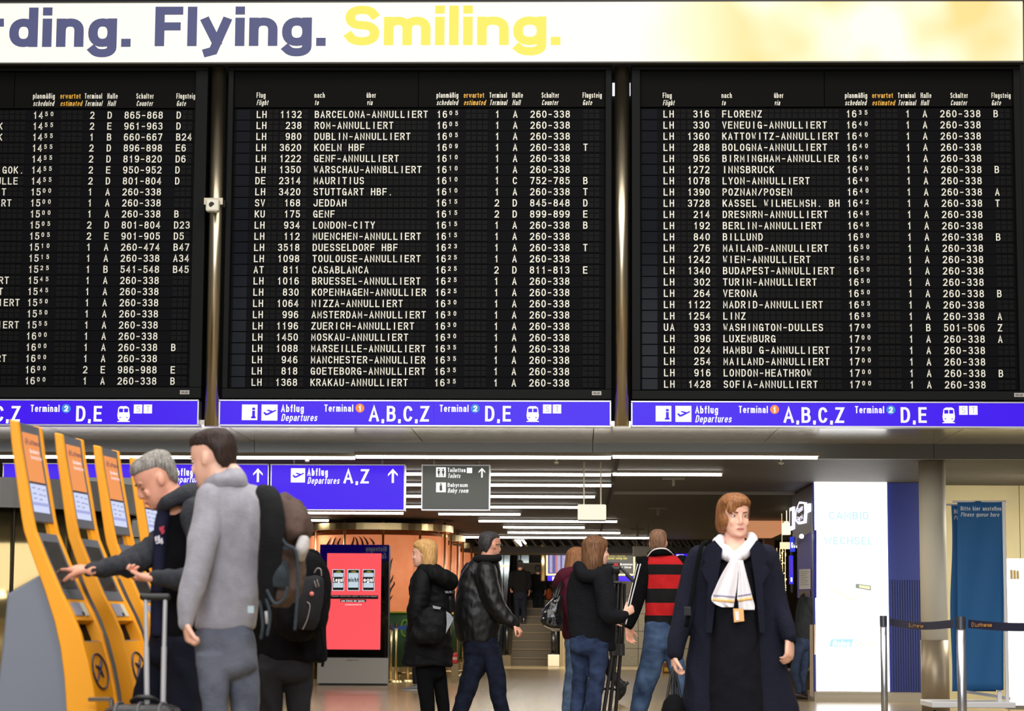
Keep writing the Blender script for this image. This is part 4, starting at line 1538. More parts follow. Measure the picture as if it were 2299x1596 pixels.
# ------------------------------------------------------------------ column, cream wall fittings
cc = at(2096, 1300, 26.0)
cl = MB().cyl((cc.x, 26.0), 29.5 * mpp(26), at(2096, 1437, 25.85).z, Z_CEIL, 48)
cp = obj('column', cl, mat('column_plaster', (214, 206, 186), rough=.6, bump=.05, bscale=60))
for p in cp.data.polygons:
    p.use_smooth = len(p.vertices) == 4
cp['kind'] = 'structure'
struct('column_base', MB().cyl((cc.x, 26.0), 31 * mpp(26), 0, at(2096, 1437, 25.85).z, 48), mat('column_cladding', (158, 142, 118), rough=.42, metal=.45), None, False)
for p in bpy.data.objects['column_base'].data.polygons:
    p.use_smooth = len(p.vertices) == 4
# lit poster at the right edge
po = thing('lit_poster', 'overexposed white light box poster with small jars at the right edge', 'illuminated sign', at(2285, 1580, 25.6))
obj('light_box', MB().rect(2262, 1254, 2420, 1584, 25.6, .15), m_flood, po, bevel=.01)
jr = Words()
for k, px in enumerate((2268, 2275, 2282)):
    jr.rect(px, 1279 + k, px + 6, 1300, 25.592, .003)
obj('jar_print', jr, mat('jar_print', (190, 160, 100), emit=.9), po)
obj('foot', MB().rect(2262, 1584, 2420, 1593, 25.6, .15), m_plinth, po)

q = at(2420, 1100, 27.6)  # unseen fill light, added to brighten the cream wall and column
dn = thing('wall_fill_lamp', 'square fill light added over the cream wall beyond the right edge', 'ceiling light', (q.x, 27.6, Z_CEIL))
obj('frame', MB().box((q.x - .45, 27.3, Z_CEIL - .03), (q.x + .45, 27.9, Z_CEIL)), m_lampbody, dn)
obj('diffuser', MB().box((q.x - .4, 27.35, Z_CEIL - .04), (q.x + .4, 27.85, Z_CEIL - .03)), m_lamp, dn)
area('wall_fill_glow', (q.x, 27.6, Z_CEIL - .05), (q.x - 1.0, 28.2, 0), .8, .5, 260, (1.0, .93, .78))

# ------------------------------------------------------------------ queue banners on their wheeled cart
m_teal = mat('banner_teal', (18, 84, 138), rough=.75, bump=.05, bscale=300)
m_wht = mat('banner_stand_white', (214, 214, 218), rough=.4)
YQ = 24.6


def queue_banner(label, x0, x1, y0, y1, Y, tx):
    r = thing('queue_banner', label, 'banner', at((x0 + x1) / 2, y1, Y), 'queue banners')
    # the cloth hangs in very slight waves
    vs, fs = [], []
    nx, nz = 12, 24
    for j in range(nz + 1):
        for i in range(nx + 1):
            px = x0 + (x1 - x0) * i / nx + (2.5 if (x0 < 2140 and i == 0) else 0) * math.sin(j * .35)
            p = at(px, y0 + (y1 - y0) * j / nz, Y)
            vs.append(p + Vector((0, .006 * math.sin(i * .9 + j * .3), 0)))
    for j in range(nz):
        for i in range(nx):
            a = j * (nx + 1) + i
            fs.append((a, a + 1, a + nx + 2, a + nx + 1))
    n = len(vs)
    vs2 = vs + [v + Vector((0, .012, 0)) for v in vs]
    fs2 = fs + [tuple(q + n for q in reversed(f)) for f in fs]
    rim = [i for i in range(nx + 1)] + [j * (nx + 1) + nx for j in range(1, nz + 1)] + [nz * (nx + 1) + i for i in range(nx - 1, -1, -1)] + [j * (nx + 1) for j in range(nz - 1, 0, -1)]
    for a, b in zip(rim, rim[1:] + rim[:1]):
        fs2.append((a, a + n, b + n, b))
    c = obj('cloth', MB().add(vs2, fs2), m_teal, r, True)
    rod = MB()
    rod.tube([at(x0 - 12, y0 + 1, Y + .006), at(x1 + 6, y0 + 1, Y + .006)], .011, 10)
    obj('rod', rod, m_frame, r)
    w = MB()
    text_px(w, 'Bitte hier anstellen', tx, tx + 91, y0 + 11.5, y0 + 21, Y - .012, t=.15, gap=.14)
    text_px(w, 'Please queue here', tx, tx + 87, y0 + 25, y0 + 34.5, Y - .012, t=.13, gap=.13, slant=.2)
    obj('lettering', w, mat('banner_print', (206, 214, 222), rough=.6), c)
    return r


q1 = queue_banner('front teal queue banner reading Please queue here, on a white wheeled cart', 2150, 2253, 1125, 1549, YQ, 2157)
obj('pole', MB().rect(2254, 1125, 2262, 1578, YQ - .01, .05), m_wht, q1, bevel=.006)
obj('pole_foot', MB().rect(2241, 1549, 2249, 1578, YQ + .02, .04), m_wht, q1)
q2 = queue_banner('teal queue banner mostly hidden behind the front one', 2136, 2236, 1132, 1552, YQ + .55, 2142)
obj('pole', MB().rect(2236, 1132, 2242, 1576, YQ + .55, .04), m_wht, q2)
ct = thing('banner_cart', 'low white wheeled cart carrying the queue banners', 'cart', at(2180, 1597, YQ + .3))
zc0, zc1 = at(2180, 1582, YQ).z, at(2180, 1574, YQ).z
obj('deck', MB().box((at(2089, 1580, YQ).x, YQ - .12, zc0 - .03), (at(2276, 1580, YQ).x, YQ + .75, zc1 - .005)), m_wht, ct, bevel=.01)
for px in (2098, 2265):
    for yy in (YQ - .05, YQ + .66):
        p = at(px, 1590, yy)
        obj('castor', MB().tube([(p.x - .012, yy, .03), (p.x + .012, yy, .03)], .03, 16), mat('castor_dark', (40, 40, 42)), ct)
mm = MB()
mm.tube([at(2165, 1552, YQ + .3), at(2268, 1568, YQ + .3)], .016, 10)
obj('brace', mm, m_wht, ct)

# ------------------------------------------------------------------ belt stanchions in front
m_post = mat('stanchion_steel', (176, 178, 184), rough=.3, metal=.9)
m_belt = mat('belt_navy', (20, 26, 58), rough=.6)


def stanchion(label, px, ytop, Y, w, lab2):
    p = at(px, 1480, Y)
    z = at(px, ytop, Y).z
    r = thing('belt_stanchion', label, 'barrier post', (p.x, Y, 0), 'steel belt stanchions')
    k = mpp(Y)
    pl = obj('pole', MB().cyl((p.x, Y), w / 2 * k, .02, z - .02, 32), m_post, r)
    for q in pl.data.polygons:
        q.use_smooth = len(q.vertices) == 4
    hd = obj('head', MB().cyl((p.x, Y), w / 2 * k + .002, z - .075, z, 32), mat('stanchion_head', (96, 98, 108), rough=.35, metal=.8), r)
    obj('foot', MB().cyl((p.x, Y), .17, 0, .03, 40, r2=.15), m_post, r)
    return Vector((p.x, Y, z))


s1 = stanchion('steel belt stanchion in front of the white light box', 1984.5, 1382, 16.2, 15, '')
s2 = stanchion('steel belt stanchion in front of the teal queue banner', 2158.5, 1384, 13.8, 20, '')


def belt(label, a, b, offs, name_at):
    n = 16
    vs, fs = [], []
    for i in range(n + 1):
        t = i / n
        p = a.lerp(b, t)
        sag = -.02 * math.sin(math.pi * t)
        for dy in (-.003, .003):
            for dz in (0, -.05):
                vs.append(p + Vector((0, dy, dz + sag - .018)))
    for i in range(n):
        q = i * 4
        fs += [(q, q + 1, q + 5, q + 4), (q + 2, q + 6, q + 7, q + 3), (q, q + 4, q + 6, q + 2), (q + 1, q + 3, q + 7, q + 5)]
    fs += [(0, 2, 3, 1), (n * 4, n * 4 + 1, n * 4 + 3, n * 4 + 2)]
    r = obj('barrier_belt', MB().add(vs, fs), m_belt)
    tag(r, label, 'barrier belt', 'navy barrier belts')
    return r


def belt_text(parent, a, b, spans, m):
    d = (b - a)
    w = MB()
    for t0, t1 in spans:
        p = a.lerp(b, t0)
        sag = -.02 * math.sin(math.pi * t0)
        U = (b - a).normalized()
        ln = d.length * (t1 - t0)
        nrm = U.cross(Vector((0, 0, 1))).normalized()
        if nrm.y > 0:
            nrm = -nrm
        cap = .022
        q, _ = text_uv('Lufthansa', .2, ln / cap, .14)
        put(w, q, p + nrm * .006 + Vector((0, 0, sag - .056)), U * cap, Vector((0, 0, cap)))
        c = p - U * .03 + nrm * .006 + Vector((0, 0, sag - .043))
        w.ringband((0, 0), .011, .014, 0, .001, 20)
        k = len(w.v) - 100
        for i in range(k, len(w.v)):
            v = w.v[i]
            w.v[i] = tuple(c + U * v[0] + Vector((0, 0, 1)) * v[1] + nrm * v[2])
    obj('lettering', w, m, parent)


m_bt = mat('belt_print', (196, 140, 60), rough=.6)
A1 = s1 + Vector((.045, 0, 0))
B1 = s2 - Vector((.045, 0, 0))
b1 = belt('navy barrier belt strung between the two steel stanchions', A1, B1, 0, None)
belt_text(b1, A1, B1, [(.37, .585)], m_bt)
A2 = s2 + Vector((.045, 0, 0))
s3 = stanchion('steel belt stanchion beyond the right edge holding the far end of the belt', 2440, 1382, 12.6, 22, '')
B2 = s3 - Vector((.045, 0, 0))
b2 = belt('navy barrier belt running right out of the picture from the nearer stanchion', A2, B2, 0, None)
belt_text(b2, A2, B2, [(.075, .24)], m_bt)
# ------------------------------------------------------------------ people: loft and remesh tools
def bake(mb, voxel, smooth=3, fac=.5):
    """one closed, continuous surface out of overlapping closed shapes"""
    me = mb.mesh('raw')
    fixn(me)
    o = bpy.data.objects.new('raw', me)
    COL.objects.link(o)
    r = o.modifiers.new('r', 'REMESH')
    r.mode = 'VOXEL'
    r.voxel_size = voxel
    if smooth:
        s = o.modifiers.new('s', 'SMOOTH')
        s.iterations = smooth
        s.factor = fac
    dg = bpy.context.evaluated_depsgraph_get()
    out = bpy.data.meshes.new_from_object(o.evaluated_get(dg))
    bpy.data.objects.remove(o)
    bpy.data.meshes.remove(me)
    return out


def wrinkle(me, amp, sx=9.0, sz=5.0, seed=0.0, fine=.35):
    """cloth folds: displace along the normals with drawn-out noise"""
    n = len(me.vertices)
    co = np.empty(n * 3, dtype=np.float32)
    no = np.empty(n * 3, dtype=np.float32)
    me.vertices.foreach_get('co', co)
    me.vertex_normals.foreach_get('vector', no)
    co = co.reshape(-1, 3)
    no = no.reshape(-1, 3)
    d = np.empty(n, dtype=np.float32)
    N = mnoise.noise
    for i in range(n):
        x, y, z = co[i]
        a = N((x * sx + z * 2.2 + seed, y * sx, z * sz + x * 1.5))
        b = N((x * sx * 2.6 + seed, y * sx * 2.6 + z * 3, z * sz * 2.8))
        d[i] = (1 - abs(a) * 2.2) * .6 + b * fine
    co += no * ((d - d.mean() * .8) * amp * 1.6)[:, None]
    me.vertices.foreach_set('co', co.ravel())
    me.update()


SKIN = mat('skin', (226, 172, 146), rough=.5, vary=.06, vscale=30)
SKIN2 = mat('skin_ruddy', (220, 158, 134), rough=.5, vary=.07, vscale=30)
SKIN3 = mat('skin_pale', (232, 180, 158), rough=.5, vary=.05, vscale=30)
LIP = mat('lip', (186, 108, 98), rough=.45)
BROW = mat('eyebrow', (92, 70, 54), rough=.8)
EYEW = mat('eye_white', (232, 228, 222), rough=.25)
IRIS = mat('eye_iris', (46, 40, 38), rough=.2)

HEADR = [(-.52, .10, .28, .06), (-.48, .17, .335, .06), (-.42, .215, .365, .0), (-.33, .26, .375, -.10), (-.22, .29, .375, -.22), (-.10, .305, .37, -.32), (.0, .315, .365, -.39), (.10, .325, .385, -.44),
         (.2, .33, .385, -.465), (.3, .322, .355, -.465), (.39, .29, .295, -.42), (.46, .225, .20, -.33), (.5, .13, .07, -.2), (.515, .05, 0, -.12)]
HAIR = {
    'short': [(-.34, .20, -.28, -.34), (-.25, .265, -.22, -.385), (-.12, .305, -.14, -.435), (.0, .325, -.05, -.47), (.12, .337, .01, -.488), (.22, .341, .12, -.495), (.30, .334, .35, -.492), (.40, .305, .325, -.45), (.475, .24, .23, -.36), (.525, .14, .1, -.22), (.54, .06, 0, -.12)],
    'full': [(-.27, .20, -.28, -.37), (-.16, .28, -.21, -.43), (-.03, .312, -.15, -.465), (.08, .332, -.11, -.492), (.15, .343, -.01, -.508), (.22, .348, .12, -.513), (.29, .348, .35, -.513), (.38, .338, .378, -.495), (.47, .295, .335, -.425), (.54, .205, .22, -.305), (.572, .10, .06, -.14)],
    'bob': [(-.60, .30, -.05, -.36), (-.55, .37, .06, -.44), (-.42, .405, .10, -.50), (-.25, .41, .10, -.53), (-.08, .405, .14, -.54), (.1, .40, .22, -.55), (.22, .395, .33, -.55), (.31, .385, .41, -.54), (.42, .35, .37, -.49), (.51, .26, .26, -.38), (.57, .15, .1, -.22), (.585, .05, 0, -.12)],
    'sidebob': [(-.44, .28, -.1, -.36), (-.38, .37, .0, -.46), (-.25, .415, .08, -.53), (-.08, .425, .14, -.56), (.1, .42, .22, -.57), (.2, .415, .27, -.57), (.27, .41, .33, -.57), (.33, .40, .43, -.56), (.4, .38, .42, -.52), (.51, .30, .32, -.41), (.59, .18, .14, -.25), (.61, .06, 0, -.12)],
    'long': [(-.82, .26, .02, -.36), (-.78, .36, .12, -.46), (-.6, .43, .20, -.52), (-.4, .45, .24, -.54), (-.15, .44, .28, -.54), (.05, .42, .34, -.54), (.2, .40, .40, -.54), (.32, .385, .41, -.53), (.43, .34, .36, -.47), (.52, .25, .24, -.36), (.57, .14, .1, -.22), (.585, .05, 0, -.12)],
}


def smooth_rows(rows, sub):
    A = np.array(rows, dtype=float)
    n = len(A)
    out = []
    for i in range(n - 1):
        p0, p1, p2, p3 = A[max(i - 1, 0)], A[i], A[i + 1], A[min(i + 2, n - 1)]
        for k in range(sub):
            t = k / sub
            out.append(.5 * ((2 * p1) + (p2 - p0) * t + (2 * p0 - 5 * p1 + 4 * p2 - p3) * t * t + (3 * p1 - p0 - 3 * p2 + p3) * t ** 3))
    out.append(A[-1])
    return out


class Person:
    def __init__(self, label, Y, skin=SKIN, voxel=.008, group=None):
        self.Y, self.skin, self.voxel, self.label, self.group = Y, skin, voxel, label, group
        self.k = mpp(Y)
        self.b = MB()
        self.parts = []
        self.hb = None
        self.feet = []

    def pt(self, px, py, dy=0.0):
        return at(px, py, self.Y + dy)

    # ---- cross sections given as pixel rows (y, left, right[, dy[, half depth in m]])
    def rows(self, mb, rows, ratio=.62, grow=1.0, sub=4, n=26, exp=2.3, flat=None, dome=0.0):
        R = []
        for r in rows:
            y, xl, xr = r[:3]
            dy = r[3] if len(r) > 3 else 0.0
            a, c = self.pt(xl, y, dy), self.pt(xr, y, dy)
            hw = (c - a).length / 2
            hd = r[4] if len(r) > 4 else max(.03, hw * ratio) if flat is None else min(hw * ratio, flat)
            m = (a + c) / 2
            R.append((m.x, m.y, m.z, hw * grow, hd * grow))
        R = smooth_rows(R, sub)
        rings = []

        def ring(x, y, z, hw, hd):
            out = []
            for k in range(n):
                t = 2 * math.pi * k / n
                c, s = math.cos(t), math.sin(t)
                out.append(Vector((x + hw * math.copysign(abs(c) ** (2 / exp), c), y + hd * math.copysign(abs(s) ** (2 / exp), s), z)))
            return out
        x, y, z, hw, hd = R[0]
        cap = min(hw, hd) * .35
        rings.append(ring(x, y, z + cap * .8, hw * .55, hd * .55))
        rings.append(ring(x, y, z + cap * .4, hw * .85, hd * .85))
        rings += [ring(*q) for q in R]
        x, y, z, hw, hd = R[-1]
        if dome:
            for t in (.25, .5, .75, .95):
                rings.append(ring(x, y, z - dome * t, hw * math.sqrt(1 - t * t), hd * math.sqrt(1 - t * t)))
        else:
            rings.append(ring(x, y, z - .008, hw * .9, hd * .9))
        return mb.loft(rings)

    def arm(self, mb, pts, grow=1.0, sub=5, n=16):
        """pts: (px, py, radius px, dy)"""
        return mb.tube([self.pt(p[0], p[1], p[3]) for p in pts], [p[2] * self.k * grow for p in pts], n, sub, 'round')

    def leg(self, mb, rows, ratio=.95, grow=1.0, foot=True, facing=0.0, kind='shoe', shoe=None, toe_px=None):
        """rows down the leg; continued straight to the ankle when the picture cuts it off"""
        rows = [tuple(r) for r in rows]
        y, xl, xr = rows[-1][:3]
        dy = rows[-1][3] if len(rows[-1]) > 3 else 0
        c = self.pt((xl + xr) / 2, y, dy)
        if c.z > .16:
            y0, xl0, xr0 = rows[-2][:3]
            sl = ((xl + xr) - (xl0 + xr0)) / 2 / max(1, y - y0) * .5
            yf = proj((c.x, c.y, .07))[1]
            for t in (.5, 1.0):
                yy = y + (yf - y) * t
                m = (xl + xr) / 2 + sl * (yy - y)
                w = (xr - xl) / 2 * (1 - .22 * t)
                rows.append((yy, m - w, m + w, dy))
        self.rows(mb, [r[:3] + (r[3] if len(r) > 3 else 0,) for r in rows], ratio, grow)
        return self.pt((rows[-1][1] + rows[-1][2]) / 2, rows[-1][0], rows[-1][3] if len(rows[-1]) > 3 else 0)

    def shoe(self, ankle, az, m, L=.27, lift=0.0, pitch=0.0, sole=None, name='shoe'):
        a = math.radians(az)
        f = Vector((math.sin(a), -math.cos(a), 0))
        s = Vector((f.y, -f.x, 0))
        up = Vector((0, 0, 1))
        if pitch:
            c, q = math.cos(pitch), math.sin(pitch)
            f, up = f * c - up * q, up * c + f * q
        base = Vector((ankle.x, ankle.y, lift))
        mb = MB()
        rings = []
        for t, w, h in ((-.30, .018, .05), (-.27, .034, .075), (-.1, .038, .095), (.08, .038, .085), (.25, .044, .062), (.45, .047, .048), (.6, .038, .038), (.66, .02, .028)):
            c = base + f * (t * L)
            rings.append([c + s * (w * math.cos(2 * math.pi * k / 14)) + up * (max(.004, h * .5 + h * .5 * math.sin(2 * math.pi * k / 14))) for k in range(14)])
        mb.loft(rings)
        self.parts.append((name, mb.mesh(name), m, True, None))
        if sole:
            mb = MB()
            rings = []
            for t, w in ((-.32, .02), (-.28, .036), (-.1, .04), (.25, .046), (.45, .049), (.62, .04), (.68, .02)):
                c = base + f * (t * L)
                rings.append([c + s * (w * math.cos(2 * math.pi * k / 12)) + up * (.012 + .012 * math.sin(2 * math.pi * k / 12)) for k in range(12)])
            mb.loft(rings)
            self.parts.append(('sole', mb.mesh('sole'), sole, True, None))

    # ---- head
    def head(self, px, py, H, az, pitch=0.0, roll=0.0, dy=0.0, features=True):
        """H: chin to crown in m; az 0 faces the camera, 90 the right edge, 180 away; pitch > 0 looks down"""
        a = math.radians(az)
        F = Vector((math.sin(a), -math.cos(a), 0))
        R = Vector((-math.cos(a), -math.sin(a), 0))
        U = Vector((0, 0, 1))
        p = math.radians(pitch)
        F, U = F * math.cos(p) - U * math.sin(p), U * math.cos(p) + F * math.sin(p)
        q = math.radians(roll)
        R, U = R * math.cos(q) + U * math.sin(q), U * math.cos(q) - R * math.sin(q)
        C = self.pt(px, py, dy)
        self.hf = (C, R, F, U, H)
        L = self.loc
        mb = MB()
        rings = []
        for z, w, yf, yb in smooth_rows(HEADR, 3):
            rings.append(self.headring(z, w, yf, yb))
        mb.loft(rings)
        mb.tube([L(0, .355, .10), L(0, .40, -.02), L(0, .435, -.12), L(0, .425, -.16)], [.030 * H, .036 * H, .046 * H, .046 * H], 10, 3, 'round')
        for sx in (-1, 1):
            mb.ell(L(sx * .05, .395, -.165), L(.032, 0, 0) - C, L(0, .045, 0) - C, L(0, 0, .03) - C, 10)
        for sx in (-1, 1):
            mb.ell(L(sx * .335, -.05, -.03), L(sx * .034, -.012, 0) - C, L(sx * .02, .075, 0) - C, L(.0, -.03, .135) - C, 12)     # ears
            mb.ell(L(sx * .165, .325, -.14), L(.10, 0, 0) - C, L(0, .035, 0) - C, L(0, 0, .10) - C, 10)               # cheeks
            mb.ell(L(sx * .145, .362, .095), L(.10, 0, 0) - C, L(0, .04, 0) - C, L(0, 0, .03) - C, 10)                # brows
        mb.ell(L(0, .375, -.285), L(.105, 0, 0) - C, L(0, .035, 0) - C, L(0, 0, .022) - C, 12)
        mb.ell(L(0, .37, -.325), L(.09, 0, 0) - C, L(0, .035, 0) - C, L(0, 0, .024) - C, 12)
        mb.ell(L(0, .34, -.45), L(.11, 0, 0) - C, L(0, .045, 0) - C, L(0, 0, .06) - C, 12)
        self.b.add(mb.v, mb.f)
        return self

    def loc(self, x, y, z):
        C, R, F, U, H = self.hf
        return C + R * (x * H) + F * (y * H) + U * (z * H)

    def headring(self, z, w, yf, yb, n=28):
        c = (yf + yb) / 2
        h = (yf - yb) / 2
        out = []
        for k in range(n):
            t = 2 * math.pi * k / n
            cx, sy = math.cos(t), math.sin(t)
            e = 2.25
            out.append(self.loc(w * math.copysign(abs(cx) ** (2 / e), cx), c + h * math.copysign(abs(sy) ** (2 / e), sy), z))
        return out

    def neck(self, bx, by, r=.058, dy=0.0, r2=.075):
        self.b.tube([self.loc(0, -.08, -.2), self.loc(0, -.1, -.42), self.pt(bx, by, dy)], [r, r, r2], 16, 4, 'round')

    def hair(self, style, m, extra=None, bumps=.012, name='hair', fade=None):
        mb = MB()
        rows = HAIR[style] if isinstance(style, str) else style
        mb.loft([self.headring(*r) for r in smooth_rows(rows, 3)])
        if extra:
            for e in extra:
                C = self.hf[0]
                x, y, z, rx, ry, rz = e
                mb.ell(self.loc(x, y, z), self.loc(rx, 0, 0) - C, self.loc(0, ry, 0) - C, self.loc(0, 0, rz) - C, 14)
        me = bake(mb, max(.005, self.voxel * .8), 2)
        C, R, F, U, H = self.hf
        for v in me.vertices:
            d = v.co - C
            lx, ly, lz = d.dot(R) / H, d.dot(F) / H, d.dot(U) / H
            ang = math.atan2(lx, ly)
            a = mnoise.noise((lx * 9, ly * 9, lz * 1.4)) + .8 * mnoise.noise((lx * 24, ly * 24, lz * 3.0 + 9.0))
            v.co += v.normal * (a * bumps * H * 1.5)
            if fade:
                e = max(0.0, min(1.0, (fade[0] - lz) / fade[1])) if ly < .12 else 0.0
                if e:
                    v.co -= v.normal * (e * H * (.030 + .03 * mnoise.noise((lx * 30, ly * 30, lz * 30))))
        self.parts.append((name, me, m, True, None))

    def eyes(self, brow=BROW, iris=IRIS, shut=False):
        C = self.hf[0]
        for sx in (-1, 1):
            if shut:
                e = MB().tube([self.loc(sx * .09, .352, -.012), self.loc(sx * .15, .350, -.02), self.loc(sx * .21, .318, -.012)], [.002, .003, .002], 8, 3)
                self.parts.append(('eyelashes', e.mesh('eyelashes'), brow, True, None))
            e = None if shut else MB().ell(self.loc(sx * .145, .322, .012), self.loc(.062, 0, 0) - C, self.loc(0, .028, 0) - C, self.loc(0, 0, .026) - C, 12)
            if e:
                self.parts.append(('eye', e.mesh('eye'), EYEW, True, None))
            e = None if shut else MB().ell(self.loc(sx * .145, .344, .012), self.loc(.026, 0, 0) - C, self.loc(0, .010, 0) - C, self.loc(0, 0, .024) - C, 10)
            if e:
                self.parts.append(('iris', e.mesh('iris'), iris, True, None))
            e = MB().tube([self.loc(sx * .07, .388, .095), self.loc(sx * .15, .384, .112), self.loc(sx * .23, .338, .095)], [.004, .005, .003], 8, 3)
            self.parts.append(('eyebrow', e.mesh('eyebrow'), brow, True, None))
        e = MB().ell(self.loc(0, .395, -.303), self.loc(.095, 0, 0) - C, self.loc(0, .024, 0) - C, self.loc(0, 0, .032) - C, 12)
        self.parts.append(('lips', e.mesh('lips'), LIP, True, None))

    # ---- hands
    def hand(self, wrist, d, n, side=1, curl=.5, curls=None, size=.185, thumb=.6, spread=.0):
        """d: direction of the fingers, n: where the palm looks, side: +1 / -1 which edge carries the thumb"""
        f = Vector(d).normalized()
        n = Vector(n)
        n = (n - f * n.dot(f)).normalized()
        s = f.cross(n) * side
        S = size / .185
        mb = self.b

        def sec(t, w, h):
            c = wrist + f * (t * S)
            return [c + s * (w * S * math.copysign(abs(math.cos(a)) ** .8, math.cos(a))) + n * (h * S * math.sin(a)) for a in [2 * math.pi * k / 14 for k in range(14)]]
        mb.loft([sec(-.03, .026, .020), sec(0, .028, .019), sec(.025, .035, .018), (sec(.055, .041, .0165)), sec(.085, .042, .014), sec(.1, .038, .011)])
        if curls is None:
            curls = [curl] * 4
        for i in range(4):
            base = wrist + f * ((.088 - .004 * abs(i - 1)) * S) + s * ((.030 - .020 * i) * S)
            L = (.070, .078, .072, .056)[i] * S
            ang = curls[i] * .55
            dd = f + s * (spread * (1.5 - i) * .12)
            dd.normalize()
            P, Rr = [base - f * .012 * S, base], [.0100 * S, .0098 * S]
            p = base
            for fr, rr in ((.45, .0092), (.31, .0085), (.24, .0072)):
                v = dd * math.cos(ang) + n * math.sin(ang)
                p = p + v * (L * fr)
                P.append(p)
                Rr.append(rr * S)
                ang += curls[i] * .95
            mb.tube(P, Rr, 10, 2, 'round')
        b = wrist + f * (.022 * S) + s * (.028 * S)
        v = (f * .75 + s * .62 + n * .25 * thumb).normalized()
        P = [wrist + f * .01 * S + s * .015 * S, b]
        for L, mix in ((.036, 0), (.03, .35), (.024, .7)):
            v2 = (v + (f * .6 + n * .7 - s * .25) * (mix * thumb)).normalized()
            P.append(P[-1] + v2 * (L * S))
        mb.tube(P, [.016 * S, .0145 * S, .0115 * S, .0102 * S, .0085 * S], 10, 2, 'round')

    # ---- clothes
    def cloth(self, name, mb, m, amp=.006, voxel=None, smooth=4, sx=9, sz=5, seed=0, label=None, fine=.35):
        me = bake(mb, voxel or self.voxel * 1.25, smooth)
        if amp:
            wrinkle(me, amp, sx, sz, seed + self.Y * 3.3, fine)
        self.parts.append((name, me, m, True, label))
        return me

    def part(self, name, mb, m, smooth=True, label=None):
        me = mb.mesh(name)
        fixn(me)
        self.parts.append((name, me, m, smooth, label))

    def done(self, base=None):
        me = bake(self.b, self.voxel, 2, .4)
        o = bpy.data.objects.new('person', me)
        me.name = 'person_body'
        if base is None:
            zs = [v.co.z for v in me.vertices]
            cx = sum(v.co.x for v in me.vertices) / len(zs)
            base = Vector((cx, self.Y, 0))
        me.transform(Matrix.Translation(-base))
        COL.objects.link(o)
        o.location = base
        WORLD[o.name] = base
        me.materials.append(self.skin)
        me.polygons.foreach_set('use_smooth', [True] * len(me.polygons))
        tag(o, self.label, 'person', self.group)
        for name, pm, m, sm, lab in self.parts:
            c = link(name, pm, m, o, sm)
            if lab:
                c['label'] = lab
        return o


def fabric(name, rgb, rough=.9, bump=.25, bscale=90, vary=.10, vscale=14, stretch=(1, 1, 1), spec=.2, sheen=.0, rgb2=None):
    return mat(name, rgb, rough=rough, bump=bump, bscale=bscale, vary=vary, vscale=vscale, stretch=stretch, spec=spec, sheen=sheen, rgb2=rgb2)


def hairmat(name, a, b, vscale=55):
    return mat(name, a, rough=.55, bump=.25, bscale=220, stretch=(1, 1, .10), vary=.2, vscale=vscale * 2.2, rgb2=b, spec=.25)


M_BLACK = fabric('black_cloth', (13, 13, 16), spec=.08)
M_DOWN = mat('black_down_coat', (11, 11, 14), rough=.65, bump=.3, bscale=22, spec=.15)
M_LEATHER = mat('black_leather', (13, 13, 16), rough=.42, bump=.25, bscale=26, stretch=(1, 1, .5), spec=.38)
M_PATENT = mat('patent_leather', (12, 12, 16), rough=.16, bump=.5, bscale=18, spec=.7)
M_RIB = fabric('ribbed_knit', (24, 24, 25), bump=.6, bscale=120, stretch=(1, 1, .05))
M_NAVYJ = fabric('navy_jeans', (15, 19, 34), vary=.22, rgb2=(25, 32, 52))
M_JEANS = fabric('blue_jeans', (26, 36, 60), vary=.3, vscale=9, rgb2=(47, 62, 94))
M_LJEANS = fabric('light_jeans', (56, 74, 100), vary=.3, vscale=9, rgb2=(84, 104, 130))
M_GJEANS = fabric('grey_jeans', (78, 82, 96), vary=.2, vscale=8, rgb2=(104, 108, 122))
M_FLEECE = fabric('grey_fleece', (152, 150, 160), vary=.08, vscale=25, bump=.35, bscale=160, sheen=.2)
M_CHAR = fabric('charcoal_cloth', (33, 33, 38))
M_DFLEECE = fabric('dark_fleece', (25, 26, 30), vary=.14, vscale=60, spec=.08)
M_MAROON = fabric('maroon_cloth', (74, 20, 38), vary=.12)
M_COAT = fabric('navy_wool_coat', (22, 24, 40), vary=.08, vscale=40)
M_SUIT = fabric('dark_navy_suit', (12, 13, 23), vary=.08)
M_SILK = fabric('white_silk', (232, 230, 238), rough=.5, bump=.12, vary=.03, spec=.4)
M_SHOE = mat('shoe_black', (20, 18, 18), rough=.35)
M_STEELB = mat('buckle_metal', (150, 150, 155), rough=.3, metal=.9)
# ------------------------------------------------------------------ the people
def wear(P, mb, rows, **kw):
    """a garment row loft, and the body inside it"""
    P.rows(mb, rows, **kw)
    kw.pop('grow', None)
    P.rows(P.b, rows if kw.get('dome') else rows[:-1], grow=.82, **kw)


def sleeve(P, mb, pts):
    P.arm(mb, pts)
    P.arm(P.b, [(p[0], p[1], p[2] * .74, p[3]) for p in pts])


def trouser(P, mb, rows, az, m=None, ratio=.95, shoe=True, **kw):
    a = P.leg(mb, rows, ratio)
    P.leg(P.b, rows, ratio, .8)
    if shoe:
        P.shoe(a, az, m or M_SHOE, **kw)
    return a


M_HOOD = fabric('hoodie_grey', (50, 52, 58), vary=.12, vscale=50)
